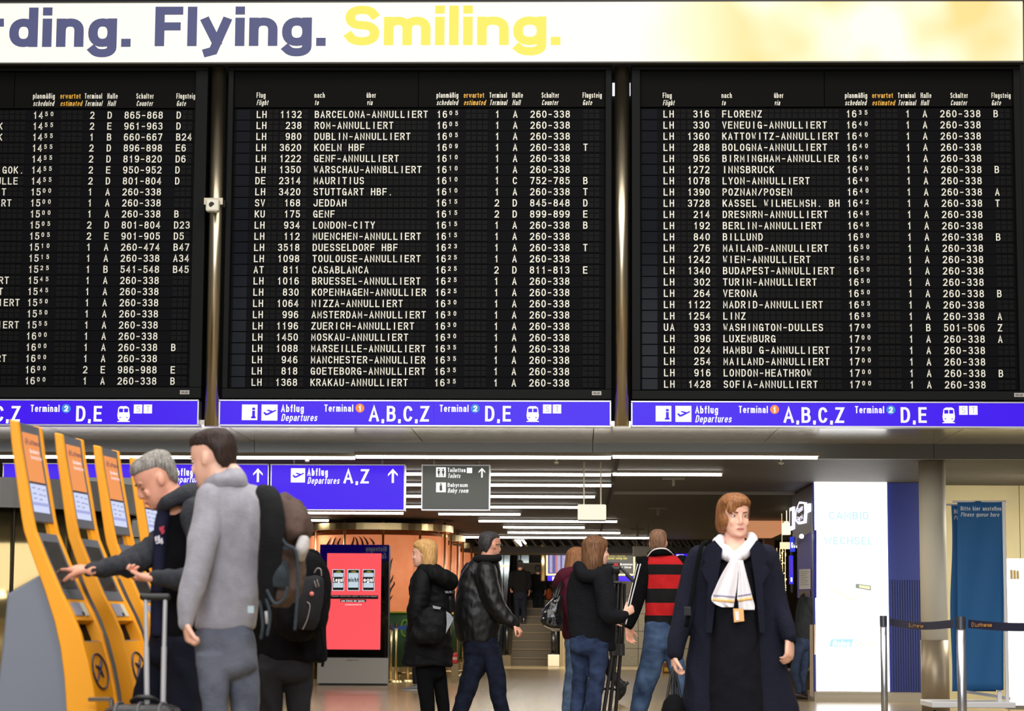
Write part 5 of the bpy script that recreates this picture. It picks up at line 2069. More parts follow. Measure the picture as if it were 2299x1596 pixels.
# 1 ---- grey-haired man typing on the first kiosk
P = Person('grey haired man in a black vest tapping the nearest kiosk, phone in his other hand', 9.95, SKIN2, .006)
P.head(350, 1078, .220, -72, 31)
P.neck(398, 1142, r2=.085)
P.eyes(mat('brow_grey', (110, 100, 92), rough=.8), shut=True)
P.hair('full', hairmat('hair_salt_pepper', (92, 88, 84), (158, 154, 148), 70), bumps=.005, fade=(-.1, .25))
v = MB()
wear(P, v, [(1122, 385, 440), (1135, 372, 452), (1160, 362, 464), (1200, 356, 470), (1260, 346, 472), (1330, 340, 472), (1400, 338, 470), (1432, 340, 466)], ratio=.8)
P.cloth('vest', v, M_BLACK, .008)
sh = MB()
P.rows(sh, [(1122, 374, 414, -.02, .06), (1134, 362, 402, -.03, .06), (1146, 356, 390, -.035, .06), (1180, 348, 384, -.045, .062), (1260, 343, 378, -.045, .065), (1340, 340, 374, -.045, .065), (1425, 340, 374, -.045, .065)])
P.cloth('shirt', sh, fabric('navy_shirt', (24, 26, 48)), .004)
pr, pr2 = MB(), MB()
for x, y, w, h in ((347, 1206, 4, 10), (353, 1204, 5, 14), (360, 1210, 4, 12), (349, 1218, 12, 3)):
    pr.poly([(x, y), (x + w, y - 3), (x + w + 2, y + h - 3), (x + 2, y + h)], P.Y - .118, .012)
for x, y, w, h in ((357, 1184, 12, 9), (361, 1193, 9, 7)):
    pr2.poly([(x, y), (x + w, y - 4), (x + w - 2, y + h - 3), (x + 2, y + h)], P.Y - .120, .012)
P.part('shirt_print', pr, mat('print_white', (200, 196, 206), rough=.7), False, 'white shirt print')
P.part('shirt_print', pr2, mat('print_red', (168, 40, 62), rough=.7), False, 'red shirt print')
s = MB()
sleeve(P, s, [(404, 1164, 34, .13), (366, 1218, 35, .04), (322, 1248, 31, -.05), (262, 1271, 22, -.22), (199, 1280, 14, -.36)])
sleeve(P, s, [(440, 1152, 36, -.13), (458, 1240, 33, -.17), (432, 1296, 28, -.24), (352, 1297, 17, -.33)])
P.cloth('hoodie_sleeves', s, M_HOOD, .008, sx=14, sz=8)
c = MB()
c.tube([P.pt(365, 1140, -.06), P.pt(380, 1125, -.11), P.pt(412, 1112, -.10), P.pt(436, 1110, -.02), P.pt(430, 1116, .08), P.pt(395, 1124, .10), P.pt(366, 1140, .05)], [.028, .034, .045, .055, .05, .036, .026], 14, 3, 'round')
c.ell(P.pt(438, 1126, 0), (.07, 0, .0), (0, .12, 0), (0, 0, .06))
P.cloth('hood', c, M_HOOD, .005)
P.hand(P.pt(199, 1280, -.36), (-.74, .52, .10), (0, .35, -1), 1, curls=[.08, 1.15, 1.35, 1.45], size=.180, thumb=1.3)
P.hand(P.pt(350, 1297, -.33), (-.95, .05, .05), (0.1, -.25, .95), -1, curls=[.8, .9, 1.0, 1.1], size=.178, thumb=1.2)
t = MB()
wear(P, t, [(1412, 340, 462), (1440, 336, 464), (1470, 332, 462)], ratio=.8, dome=.07)
trouser(P, t, [(1440, 334, 404, .05), (1490, 322, 400, .05), (1540, 305, 384, .05), (1596, 292, 366, .05)], -75)
trouser(P, t, [(1440, 388, 464, -.06), (1500, 376, 464, -.06), (1550, 374, 462, -.06), (1596, 374, 456, -.06)], -75)
P.cloth('trousers', t, fabric('dark_navy_trousers', (17, 20, 34), vary=.15), .006)
P.done()
ph = MB()
ph.poly([(261, 1281), (283, 1277), (303, 1288), (302, 1294), (286, 1299), (262, 1288)], P.Y - .40, .012)
o = obj('smartphone', ph, mat('phone_black', (10, 10, 12), rough=.15), None, False, .003)
tag(o, 'black smartphone in the grey haired man\'s nearer hand', 'phone')

# 2 ---- young man in the grey fleece
P = Person('young dark haired man in a light grey fleece and grey jeans, back to us', 9.3, SKIN3, .006)
P.head(476, 1030, .216, -114, 12)
P.neck(508, 1078, r2=.08)
P.eyes()
P.hair('full', hairmat('hair_dark_brown', (34, 24, 22), (56, 40, 36), 70), bumps=.008, fade=(-.1, .25))
f = MB()
wear(P, f, [(1076, 470, 546), (1092, 452, 568), (1116, 441, 586), (1150, 440, 594), (1200, 448, 594), (1260, 452, 590), (1320, 450, 584), (1370, 446, 578), (1395, 441, 575), (1409, 440, 573)], ratio=.66)
sleeve(P, f, [(470, 1118, 33, -.06), (458, 1200, 33, -.10), (440, 1290, 30, -.13), (424, 1350, 25, -.15), (416, 1398, 18, -.16)])
sleeve(P, f, [(566, 1120, 32, .08), (578, 1220, 30, .16), (560, 1310, 26, .2), (540, 1390, 18, .22)])
P.cloth('fleece_jacket', f, M_FLEECE, .008, sx=6, sz=4, fine=.2)
c = MB()
P.rows(c, [(1057, 488, 546, -.02), (1064, 474, 552, -.02), (1078, 462, 556, -.02), (1094, 456, 560, 0)], ratio=.85)
P.cloth('collar', c, M_FLEECE, .006, sx=12)
P.hand(P.pt(417, 1392, -.16), (.12, .12, -1), (.9, .3, 0.1), 1, curl=1.35, size=.165, thumb=.9)
P.hand(P.pt(540, 1398, .22), (0, .1, -1), (-1, 0, 0), 1, curl=.7, size=.17)
t = MB()
wear(P, t, [(1390, 452, 562), (1404, 448, 566), (1425, 439, 576), (1455, 438, 579), (1490, 440, 579)], ratio=.72, dome=.07)
trouser(P, t, [(1470, 438, 517, -.04), (1520, 444, 514, -.04), (1560, 450, 512, -.04), (1596, 455, 512, -.04)], -120)
trouser(P, t, [(1470, 504, 580, .04), (1520, 512, 580, .04), (1560, 516, 582, .04), (1596, 520, 583, .04)], -120)
P.cloth('jeans', t, M_GJEANS, .006, sx=7, sz=6)
tg = MB()
tg.rect(556, 1360, 570, 1376, P.Y - .205, .004)
P.part('jacket_tag', tg, mat('tag_grey', (176, 196, 206), rough=.6), False, 'pale woven tag')
P.done()

# the hiking backpack on his shoulders
YK = 9.12
K = lambda x, y, d=0.0: at(x, y, YK + d)
bk = thing('hiking_backpack', 'brown and grey hiking backpack with loose straps worn by the young man in fleece', 'backpack', K(630, 1440))
M_BROWN = fabric('pack_brown', (84, 68, 62), vary=.16, vscale=10, bump=.4, bscale=30)
M_TEAL = fabric('pack_slate', (54, 62, 70), vary=.15)
M_PACKW = fabric('pack_white', (176, 172, 172))


class Soft(Person):
    def __init__(self, Y):
        self.Y, self.k, self.voxel = Y, mpp(Y), .008


S = Soft(YK)


def soft(name, mbx, m, parent, amp=.006, voxel=.009, sx=9, sz=6, label=None):
    me = bake(mbx, voxel, 3)
    wrinkle(me, amp, sx, sz, 2.0)
    o = link(name, me, m, parent, True)
    if label:
        o['label'] = label
    return o


b = MB()
S.rows(b, [(1112, 632, 646, 0, .05), (1122, 618, 662, 0, .1), (1140, 613, 682, 0, .13), (1165, 612, 696, 0, .14), (1195, 622, 696, 0, .14), (1215, 636, 680, 0, .12), (1226, 650, 668, 0, .08)])
soft('lid', b, M_BROWN, bk, .014, label='brown lid')
b = MB()
S.rows(b, [(1190, 602, 668, .02, .10), (1240, 596, 680, .02, .13), (1300, 592, 680, .02, .13), (1340, 592, 668, .02, .12), (1356, 598, 650, .02, .09)])
soft('main_bag', b, M_BROWN, bk, .012)
b = MB()
S.rows(b, [(1262, 592, 650, -.10, .05), (1290, 590, 652, -.11, .06), (1316, 592, 648, -.1, .05)])
soft('side_pocket', b, M_TEAL, bk, .008, label='slate side pocket')
b = MB()
S.rows(b, [(1208, 672, 694, -.08, .05), (1232, 662, 694, -.09, .06), (1256, 664, 684, -.08, .04)])
soft('side_flap', b, M_PACKW, bk, .006, label='pale flap')
b = MB()
b.tube([K(590, 1104, .02), K(606, 1120, -.12), K(612, 1180, -.16), K(606, 1260, -.14), K(598, 1345, -.10)], [.03, .045, .05, .05, .035], 12, 4, 'round')
soft('back_padding', b, fabric('pack_padding_black', (20, 21, 24)), bk, .004)
b = MB()
b.tube([K(470, 1108, .02), K(500, 1094, -.02), K(560, 1096, -.02), K(592, 1106, -.04)], [.010] * 4, 8, 4, 'round')
for pts in ([(618, 1178, -.17), (640, 1220, -.17), (665, 1240, -.17), (668, 1320, -.16), (662, 1412, -.14)], [(596, 1340, -.13), (606, 1380, -.13), (600, 1425, -.12)], [(584, 1350, -.12), (590, 1400, -.12), (586, 1432, -.1)],
            [(600, 1326, -.16), (616, 1354, -.17), (636, 1346, -.17), (645, 1320, -.17)], [(625, 1190, -.17), (632, 1226, -.16), (646, 1232, -.16)]):
    q = MB()
    q.tube([K(*p) for p in pts], .0062, 8, 5, 'round')
    obj('strap', q, M_TEAL, bk, True)
q = MB()
q.tube([K(598, 1372, -.125), K(600, 1400, -.12)], .007, 8)
obj('strap', q, M_PACKW, bk, True)

# 3 ---- traveller behind with the black backpack
P = Person('person in black jacket and charcoal trousers behind the young man, wearing a black backpack', 12.3, SKIN, .008)
P.head(650, 1170, .222, -150, 5)
P.neck(652, 1225)
P.hair('short', hairmat('hair_brown_short', (60, 44, 34), (84, 62, 48)))
j = MB()
wear(P, j, [(1222, 628, 676), (1240, 606, 698), (1270, 590, 714), (1330, 584, 722), (1400, 584, 728), (1460, 584, 733), (1482, 586, 733)], ratio=.62)
sleeve(P, j, [(698, 1255, 23, .02), (716, 1325, 21, .06), (706, 1385, 17, .2), (676, 1400, 13, .3)])
sleeve(P, j, [(602, 1255, 23, .04), (592, 1325, 21, .1), (600, 1385, 17, .22), (626, 1400, 13, .3)])
P.cloth('jacket', j, M_BLACK, .008)
P.hand(P.pt(672, 1400, .31), (-.9, .3, .1), (0, .2, -1), -1, curl=.6, size=.17)
P.hand(P.pt(630, 1400, .31), (.9, .3, .1), (0, .2, -1), 1, curl=.6, size=.17)
t = MB()
wear(P, t, [(1460, 586, 704), (1490, 580, 702), (1510, 578, 702)], ratio=.7, dome=.07)
trouser(P, t, [(1500, 578, 640, -.03), (1550, 580, 634, -.03), (1596, 582, 632, -.03)], -150)
trouser(P, t, [(1500, 638, 702, .03), (1550, 640, 700, .03), (1596, 644, 698, .03)], -150)
P.cloth('trousers', t, M_CHAR, .008)
P.done()
YR = 12.02
S = Soft(YR)
rk = thing('travel_backpack', 'large black backpack with zips and a round red badge, worn by a person in black', 'backpack', at(680, 1431, YR))
b = MB()
S.rows(b, [(1238, 666, 694, 0, .08), (1252, 640, 720, 0, .13), (1280, 622, 736, 0, .16), (1320, 614, 743, 0, .17), (1360, 610, 740, 0, .17), (1400, 612, 733, 0, .16), (1424, 630, 716, 0, .13), (1434, 650, 696, 0, .1)])
soft('main_bag', b, M_BLACK, rk, .010)
b = MB()
S.rows(b, [(1300, 676, 728, -.13, .07), (1340, 668, 726, -.15, .08), (1390, 664, 716, -.15, .07), (1410, 668, 708, -.14, .05)])
soft('front_pocket', b, fabric('pack_black_pocket', (30, 30, 34)), rk, .006)
q = MB()
q.tube([at(700, 1333, YR - .235), at(700, 1333, YR - .21)], .012, 16)
o = obj('badge', q, mat('badge_red', (206, 110, 104), rough=.4), rk, True)
for pts in ([(706, 1285), (712, 1276), (720, 1278), (722, 1292)], [(706, 1305), (710, 1318)], [(712, 1302), (716, 1316)], [(680, 1412), (690, 1390), (696, 1360), (690, 1352)]):
    q = MB()
    q.tube([at(x, y, YR - .235) for x, y in pts], .004, 6, 3, 'round')
    obj('zip_pull', q, mat('zip_grey', (120, 112, 110), rough=.4, metal=.4), rk, True)
for pts in ([(722, 1410), (728, 1460), (724, 1494)], [(716, 1420), (714, 1450), (712, 1470)]):
    q = MB()
    q.tube([at(x, y, YR - .1) for x, y in pts], .008, 8, 4, 'round')
    obj('strap', q, M_BLACK, rk, True)

# 4 ---- blonde woman in the long black down coat
P = Person('blonde woman in a long black down coat standing in profile beside the red screen totem', 19.6, SKIN3, .008)
P.head(951, 1243, .222, -97, 2)
P.neck(962, 1280)
P.eyes(mat('brow_blonde', (150, 116, 84), rough=.8))
P.hair('bob', hairmat('hair_blonde', (176, 128, 76), (216, 176, 116), 60), bumps=.006)
c = MB()
wear(P, c, [(1270, 944, 990), (1282, 930, 1000), (1298, 921, 1010), (1320, 918, 1016), (1345, 920, 1014), (1383, 921, 1012), (1410, 914, 1012), (1441, 909, 1015), (1470, 904, 1016), (1494, 901, 1016)], ratio=.75)
sleeve(P, c, [(948, 1298, 22, -.16), (942, 1340, 22, -.20), (932, 1388, 20, -.20), (938, 1425, 15, -.12)])
sleeve(P, c, [(955, 1298, 22, .16), (944, 1350, 20, .2), (934, 1395, 16, .18), (940, 1425, 12, .1)])
P.cloth('coat', c, M_DOWN, .010, sx=5, sz=9, fine=.3)
h = MB()
h.tube([P.pt(950, 1278, -.15), P.pt(975, 1288, -.18), P.pt(1000, 1300, -.12), P.pt(1008, 1306, .02), P.pt(995, 1296, .14), P.pt(965, 1284, .16)], [.05, .07, .08, .08, .07, .05], 14, 4, 'round')
P.cloth('hood', h, M_DOWN, .010)
P.hand(P.pt(940, 1425, -.06), (.1, .1, -1), (0.2, 1, 0), 1, curl=.5, size=.15)
P.hand(P.pt(942, 1425, .06), (.1, 0, -1), (0, -1, 0), 1, curl=.5, size=.15)
t = MB()
wear(P, t, [(1470, 934, 998), (1496, 932, 1000), (1512, 932, 1000)], ratio=.7, dome=.07)
trouser(P, t, [(1500, 932, 972, -.05), (1550, 938, 975, -.05), (1596, 945, 976, -.05)], -95)
trouser(P, t, [(1500, 968, 1000, .05), (1550, 975, 1006, .05), (1596, 983, 1010, .05)], -95)
P.cloth('trousers', t, M_BLACK, .004)
P.done()
S = Soft(19.3)
dj = thing('draped_jacket', 'black jacket with grey lining draped over the blonde woman\'s arm', 'jacket', at(965, 1440, 19.3))
b = MB()
S.rows(b, [(1366, 950, 985, 0, .05), (1380, 938, 1000, 0, .07), (1405, 928, 1004, 0, .08), (1430, 920, 1002, 0, .08), (1442, 924, 995, 0, .06)])
soft('shell', b, M_DOWN, dj, .010)
b = MB()
b.poly([(1002, 1372), (1011, 1378), (1018, 1389), (1011, 1404), (1001, 1422), (1003, 1400)], 19.25, .02)
b2 = MB()
b2.poly([(971, 1359), (990, 1363), (988, 1368), (973, 1366)], 19.22, .02)
m_lin = fabric('grey_lining', (140, 146, 156))
obj('lining', b, m_lin, dj)
obj('lining', b2, m_lin, dj)
sb_ = thing('shoulder_bag', 'black leather bag on the blonde woman\'s back beside the leather jacket man', 'bag', at(1006, 1374, 19.75))
b = MB()
S2 = Soft(19.72)
S2.rows(b, [(1328, 992, 1020, -.12, .05), (1345, 990, 1022, -.12, .07), (1372, 986, 1022, -.12, .06)])
soft('body', b, M_LEATHER, sb_, .003)
b = MB()
b.rect(991, 1324, 1021, 1334, 19.5, .07)
obj('flap', b, M_PATENT, sb_, bevel=.01)
b = MB()
b.tube([at(992, 1330, 19.55), at(988, 1312, 19.55), at(986, 1296, 19.6)], .012, 8, 3, 'round')
obj('strap', b, M_LEATHER, sb_, True)

# 5 ---- man in the leather jacket
P = Person('man with glasses in a black leather jacket and navy jeans, walking right', 20.1, SKIN2, .008)
P.head(1101, 1224, .228, 128, 4)
P.neck(1092, 1262, r2=.08)
P.eyes()
P.hair('short', hairmat('hair_dark_grey', (42, 40, 42), (74, 72, 74)), bumps=.006, fade=(-.02, .3))
j = MB()
wear(P, j, [(1252, 1066, 1118), (1266, 1050, 1121), (1290, 1035, 1125), (1326, 1024, 1129), (1360, 1020, 1131), (1390, 1019, 1128), (1420, 1023, 1123), (1440, 1030, 1119)], ratio=.66)
sleeve(P, j, [(1090, 1284, 25, -.16), (1103, 1340, 24, -.20), (1122, 1374, 21, -.22), (1147, 1395, 14, -.24)])
sleeve(P, j, [(1058, 1284, 23, .18), (1046, 1350, 20, .2), (1052, 1400, 18, .24), (1070, 1436, 12, .28)])
P.cloth('jacket', j, M_LEATHER, .007, sx=8, sz=6, fine=.5)
j = MB()
P.rows(j, [(1424, 1024, 1122), (1438, 1032, 1119), (1452, 1046, 1116), (1464, 1064, 1112)], ratio=.62)
j.tube([P.pt(1146, 1394, -.24), P.pt(1156, 1402, -.24)], [.052, .046], 14, 1, 'round')
P.cloth('ribbed_hem', j, M_RIB, .002)
c = MB()
q = [(1070, 1256, -.04), (1080, 1254, -.10), (1105, 1254, -.10), (1119, 1252, -.02), (1112, 1250, .06), (1085, 1252, .09), (1070, 1256, .03), (1070, 1256, -.04)]
c.tube([P.pt(*x) for x in q], [.036] * 8, 10, 3, True)
P.cloth('collar', c, M_RIB, .002)
g_ = MB()
for sx in (-1, 1):
    pts = [P.loc(sx * (.15 + .10 * math.cos(a)), .44 - .02 * abs(math.cos(a)), .0 + .075 * math.sin(a)) for a in [2 * math.pi * k / 16 for k in range(17)]]
    g_.tube(pts, .0028, 6)
    g_.tube([P.loc(sx * .25, .42, .03), P.loc(sx * .325, .2, .03), P.loc(sx * .34, -.06, .02)], .003, 6)
g_.tube([P.loc(-.05, .45, .02), P.loc(.05, .45, .02)], .003, 6)
P.part('glasses', g_, mat('glasses_dark', (40, 34, 30), rough=.3))
P.hand(P.pt(1154, 1401, -.24), (.62, -.1, -.72), (-.6, .2, -.5), -1, curl=1.25, size=.185, thumb=1.0)
P.hand(P.pt(1070, 1440, .28), (.1, 0, -1), (1, 0, 0), 1, curl=.8, size=.18)
t = MB()
wear(P, t, [(1420, 1036, 1120), (1445, 1038, 1120), (1462, 1040, 1122)], ratio=.7, dome=.07)
trouser(P, t, [(1452, 1040, 1106, .03), (1490, 1042, 1098, .02), (1530, 1030, 1078, 0), (1560, 1024, 1066, -.02), (1596, 1016, 1052, -.05), (1640, 1008, 1040, -.05)], 125)
trouser(P, t, [(1452, 1074, 1122, -.03), (1490, 1086, 1130, -.05), (1530, 1096, 1137, -.05), (1560, 1100, 1137, -.05), (1596, 1110, 1146, -.05), (1640, 1118, 1152, -.05)], 125)
P.cloth('jeans', t, M_NAVYJ, .007, sx=8, sz=7)
P.done()

# 6 ---- woman in the dark fleece beside the tripod
P = Person('brown haired woman in a dark grey fleece and blue jeans beside the tripod', 18.3, SKIN3, .008)
P.head(1339, 1238, .222, 104, 0)
P.neck(1330, 1275)
P.eyes()
P.hair('long', hairmat('hair_brown', (84, 56, 38), (128, 90, 60), 50), bumps=.009)
j = MB()
wear(P, j, [(1268, 1306, 1362), (1282, 1284, 1370), (1305, 1275, 1374), (1345, 1272, 1377), (1390, 1275, 1379), (1425, 1276, 1381), (1440, 1286, 1382), (1458, 1312, 1383)], ratio=.62)
sleeve(P, j, [(1350, 1296, 24, -.16), (1362, 1345, 23, -.20), (1366, 1378, 21, -.22), (1388, 1384, 17, -.22), (1403, 1380, 11, -.22)])
sleeve(P, j, [(1312, 1292, 22, .16), (1310, 1350, 20, .2), (1330, 1390, 18, .24), (1370, 1390, 12, .26)])
P.cloth('fleece_jacket', j, M_DFLEECE, .007, fine=.3)
h = MB()
h.tube([P.pt(1300, 1272, -.10), P.pt(1312, 1292, -.17), P.pt(1345, 1292, -.17), P.pt(1366, 1282, -.06), P.pt(1350, 1276, .1), P.pt(1315, 1276, .14)], [.05, .055, .055, .05, .045, .05], 12, 4, 'round')
P.cloth('hood', h, M_DFLEECE, .005)
P.hand(P.pt(1402, 1378, -.22), (.55, .3, .35), (-.3, .9, 0), 1, curl=.9, size=.16, thumb=.8)
P.hand(P.pt(1372, 1390, .26), (.9, .2, .1), (0, -1, 0), 1, curl=.8, size=.16)
t = MB()
wear(P, t, [(1415, 1282, 1372), (1440, 1280, 1370), (1456, 1280, 1370)], ratio=.72, dome=.07)
trouser(P, t, [(1446, 1279, 1330, .04), (1500, 1284, 1322, .04), (1560, 1283, 1314, .04), (1596, 1280, 1310, .04)], 105)
trouser(P, t, [(1446, 1320, 1370, -.04), (1500, 1322, 1362, -.04), (1550, 1316, 1355, -.04), (1596, 1312, 1348, -.04)], 105)
P.cloth('jeans', t, M_JEANS, .007, sx=8, sz=8)
P.done()

# 7 ---- woman in maroon behind her
P = Person('woman in a maroon jacket and light jeans half hidden behind the woman in dark fleece', 19.3, SKIN3, .009)
P.head(1300, 1262, .22, 110, 8)
P.neck(1296, 1296)
P.hair('long', hairmat('hair_auburn', (112, 72, 46), (150, 102, 66), 50), bumps=.007)
j = MB()
wear(P, j, [(1286, 1272, 1318), (1300, 1258, 1330), (1330, 1258, 1334), (1380, 1262, 1334), (1420, 1262, 1332), (1434, 1266, 1330)], ratio=.65)
sleeve(P, j, [(1278, 1305, 19, -.12), (1272, 1345, 18, -.14), (1276, 1385, 15, -.12), (1290, 1412, 11, -.05)])
sleeve(P, j, [(1312, 1305, 18, .14), (1320, 1360, 16, .16), (1318, 1410, 11, .16)])
P.cloth('jacket', j, M_MAROON, .007)
h = MB()
h.tube([P.pt(1290, 1282, -.10), P.pt(1268, 1294, -.12), P.pt(1260, 1310, -.02), P.pt(1270, 1298, .1), P.pt(1295, 1286, .12)], [.05, .07, .075, .06, .045], 12, 4, 'round')
P.cloth('hood', h, M_MAROON, .006)
P.hand(P.pt(1291, 1414, -.05), (.3, 0, -1), (1, 0, 0), 1, curl=.9, size=.155)
P.hand(P.pt(1318, 1412, .16), (.3, 0, -1), (-1, 0, 0), 1, curl=.9, size=.155)
t = MB()
wear(P, t, [(1415, 1270, 1328), (1440, 1268, 1326), (1455, 1268, 1324)], ratio=.72, dome=.07)
trouser(P, t, [(1445, 1267, 1302, -.03), (1500, 1270, 1300, -.03), (1560, 1263, 1291, -.03), (1596, 1262, 1289, -.03)], 110)
trouser(P, t, [(1445, 1294, 1326, .03), (1500, 1296, 1322, .03), (1596, 1294, 1318, .03)], 110)
P.cloth('jeans', t, M_LJEANS, .007, sx=10, sz=12)
P.done()
S = Soft(19.0)
hbg = thing('handbag', 'glossy black handbag on the arm of the woman in the maroon jacket', 'bag', at(1238, 1413, 19.0))
b = MB()
S.rows(b, [(1336, 1242, 1262, 0, .05), (1350, 1232, 1263, 0, .08), (1370, 1220, 1264, 0, .10), (1392, 1211, 1264, 0, .11), (1404, 1220, 1264, 0, .11), (1412, 1236, 1263, 0, .09)])
soft('body', b, M_PATENT, hbg, .014, .008, 8, 5)
for dx in (0, 5):
    b = MB()
    b.tube([at(1246 + dx, 1342, 18.93), at(1252 + dx, 1322, 18.98), at(1260 + dx * .6, 1308, 19.1)], .012, 8, 4, 'round')
    obj('handle', b, M_LEATHER, hbg, True)
b = MB()
b.tube([at(1222, 1405, 18.9), at(1236, 1412, 18.88), at(1256, 1413, 18.9)], .007, 8, 3, 'round')
obj('piping', b, mat('piping_tan', (120, 106, 88), rough=.4), hbg, True)
b = MB()
for x, y in ((1224, 1374), (1220, 1388), (1246, 1350)):
    b.ell(at(x, y, 18.89), (.012, 0, 0), (0, .012, 0), (0, 0, .012), 8)
obj('stud', b, M_STEELB, hbg, True)

# 8 ---- man in the red and black striped jacket
P = Person('man in a red and black striped jacket and faded jeans, seen from behind', 20.2, SKIN2, .008)
P.head(1478, 1219, .226, 172, 6)
P.neck(1482, 1252, r2=.085)
P.hair('short', hairmat('hair_cropped_brown', (112, 82, 64), (144, 108, 84)), bumps=.004, fade=(.05, .35))
m_str = fabric('striped_jacket', (24, 23, 25))
nt = m_str.node_tree
bs_ = nt.nodes['Principled BSDF']
tc = nt.nodes.new('ShaderNodeTexCoord')
sx_ = nt.nodes.new('ShaderNodeSeparateXYZ')
nt.links.new(tc.outputs['Object'], sx_.inputs[0])
zz = [at(1480, y, P.Y).z for y in (1409, 1382, 1354, 1322, 1291, 1268, 1246)]
mr = nt.nodes.new('ShaderNodeMapRange')
mr.inputs['From Min'].default_value = zz[0]
mr.inputs['From Max'].default_value = zz[-1]
nt.links.new(sx_.outputs['Z'], mr.inputs['Value'])
cr = nt.nodes.new('ShaderNodeValToRGB')
cr.color_ramp.interpolation = 'CONSTANT'
RED, BLK = lin((186, 30, 34)), lin((23, 22, 24))
els = cr.color_ramp.elements
els[0].position, els[0].color = 0, BLK
els[1].position, els[1].color = (zz[1] - zz[0]) / (zz[-1] - zz[0]), RED
for z, c_ in ((zz[2], BLK), (zz[3], RED), (zz[4], BLK), (zz[5], RED)):
    e = els.new((z - zz[0]) / (zz[-1] - zz[0]))
    e.color = c_
nt.links.new(mr.outputs[0], cr.inputs[0])
nt.links.new(cr.outputs[0], bs_.inputs['Base Color'])
j = MB()
wear(P, j, [(1243, 1462, 1506), (1252, 1446, 1526), (1268, 1438, 1542), (1300, 1444, 1542), (1350, 1448, 1530), (1385, 1448, 1514), (1410, 1447, 1506)], ratio=.62)
P.cloth('jacket', j, m_str, .006)
s = MB()
SL = [(1450, 1266, 20, -.02), (1436, 1318, 19, -.04), (1424, 1362, 17, -.06), (1412, 1402, 12, -.08)]
sleeve(P, s, SL)
SR = [(1530, 1266, 20, .0), (1540, 1320, 19, .0), (1540, 1365, 17, -.02), (1530, 1405, 12, -.05)]
sleeve(P, s, SR)
P.cloth('sleeve', s, M_BLACK, .006, label='black sleeves')
for off in (-.92, -.62):
    st = MB()
    pts = []
    for (x, y, r_, d) in SL:
        pts.append(P.pt(x + off * r_ * 1.0, y, d) + Vector((0, -r_ * P.k * math.sqrt(max(0, 1 - off * off)) - .006, 0)))
    st.tube(pts, .006, 6, 6)
    P.part('sleeve_stripe', st, mat('stripe_white', (222, 220, 222), rough=.7), True, 'white sleeve stripe')
c = MB()
q = [(1460, 1246, 0), (1470, 1240, -.09), (1492, 1238, -.09), (1508, 1243, 0), (1494, 1242, .08), (1470, 1243, .08), (1460, 1246, 0)]
c.tube([P.pt(*x) for x in q], .036, 10, 3, True)
P.cloth('collar', c, M_BLACK, .002)
st = MB()
st.tube([P.pt(1453, 1250, -.05), P.pt(1468, 1234, -.125), P.pt(1495, 1232, -.125), P.pt(1512, 1246, -.04)], .007, 6, 4)
P.part('collar_stripe', st, mat('stripe_white', (222, 220, 222), rough=.7), True, 'white collar stripe')
P.hand(P.pt(1410, 1407, -.08), (.12, .0, -1), (.6, -.8, 0), -1, curl=.45, size=.19, thumb=.5, spread=1.2)
P.hand(P.pt(1530, 1409, -.05), (0, 0, -1), (-1, 0, 0), 1, curl=.6, size=.18)
t = MB()
wear(P, t, [(1398, 1448, 1505), (1420, 1446, 1512), (1450, 1444, 1518)], ratio=.75, dome=.07)
trouser(P, t, [(1440, 1444, 1496, 0), (1470, 1440, 1495, 0), (1520, 1428, 1480, 0), (1560, 1420, 1464, 0), (1596, 1415, 1456, 0)], 175)
trouser(P, t, [(1440, 1482, 1522, 0), (1500, 1500, 1540, 0), (1560, 1512, 1550, 0), (1596, 1516, 1552, 0)], 165)
m_fade = fabric('faded_jeans', (32, 46, 74), vary=.4, vscale=5, rgb2=(72, 94, 126))
P.cloth('jeans', t, m_fade, .007, sx=8, sz=8)
pk = MB()
pk.tube([P.pt(1449, 1420, -.12), P.pt(1448, 1450, -.125), P.pt(1464, 1462, -.13), P.pt(1490, 1460, -.13), P.pt(1496, 1424, -.13)], .003, 5, 2)
P.part('pocket_seam', pk, fabric('seam_blue', (60, 78, 104)))
P.done()

# 9 ---- airline employee in the navy coat
P = Person('auburn haired woman in a navy coat and white scarf walking towards the camera', 12.85, SKIN3, .0065)
P.head(1650, 1160, .224, 17, 2)
P.neck(1652, 1246, r=.052, r2=.085)
P.eyes(mat('brow_auburn', (110, 76, 56), rough=.8))
P.hair('sidebob', hairmat('hair_auburn_bob', (112, 68, 38), (158, 108, 66), 50), extra=[(.20, .30, .22, .15, .10, .17), (.08, .345, .31, .18, .075, .10), (-.05, .33, .40, .2, .09, .1), (.26, -.05, -.1, .17, .3, .25)], bumps=.005)
c = MB()
wear(P, c, [(1220, 1602, 1706, .08, .06), (1234, 1576, 1724, .04, .10), (1252, 1560, 1738), (1290, 1558, 1742), (1340, 1558, 1746), (1400, 1552, 1754), (1480, 1542, 1766), (1540, 1534, 1780), (1596, 1526, 1794), (1680, 1520, 1800)], ratio=.52)
sleeve(P, c, [(1569, 1250, 26, 0), (1554, 1300, 27, .0), (1540, 1360, 26, -.02), (1526, 1420, 23, -.06), (1516, 1464, 19, -.08)])
sleeve(P, c, [(1722, 1250, 27, 0), (1732, 1300, 27, .0), (1747, 1360, 26, -.02), (1762, 1402, 23, -.08), (1770, 1428, 20, -.11)])
P.cloth('coat', c, M_COAT, .010, sx=5, sz=2.6, fine=.2)
su = MB()
P.rows(su, [(1258, 1630, 1680, -.05, .09), (1276, 1604, 1694, -.07, .13), (1330, 1598, 1698, -.09, .145), (1400, 1596, 1702, -.09, .15), (1452, 1594, 1706, -.09, .155), (1500, 1592, 1708, -.09, .16), (1596, 1588, 1716, -.09, .16), (1680, 1588, 1716, -.09, .16)])
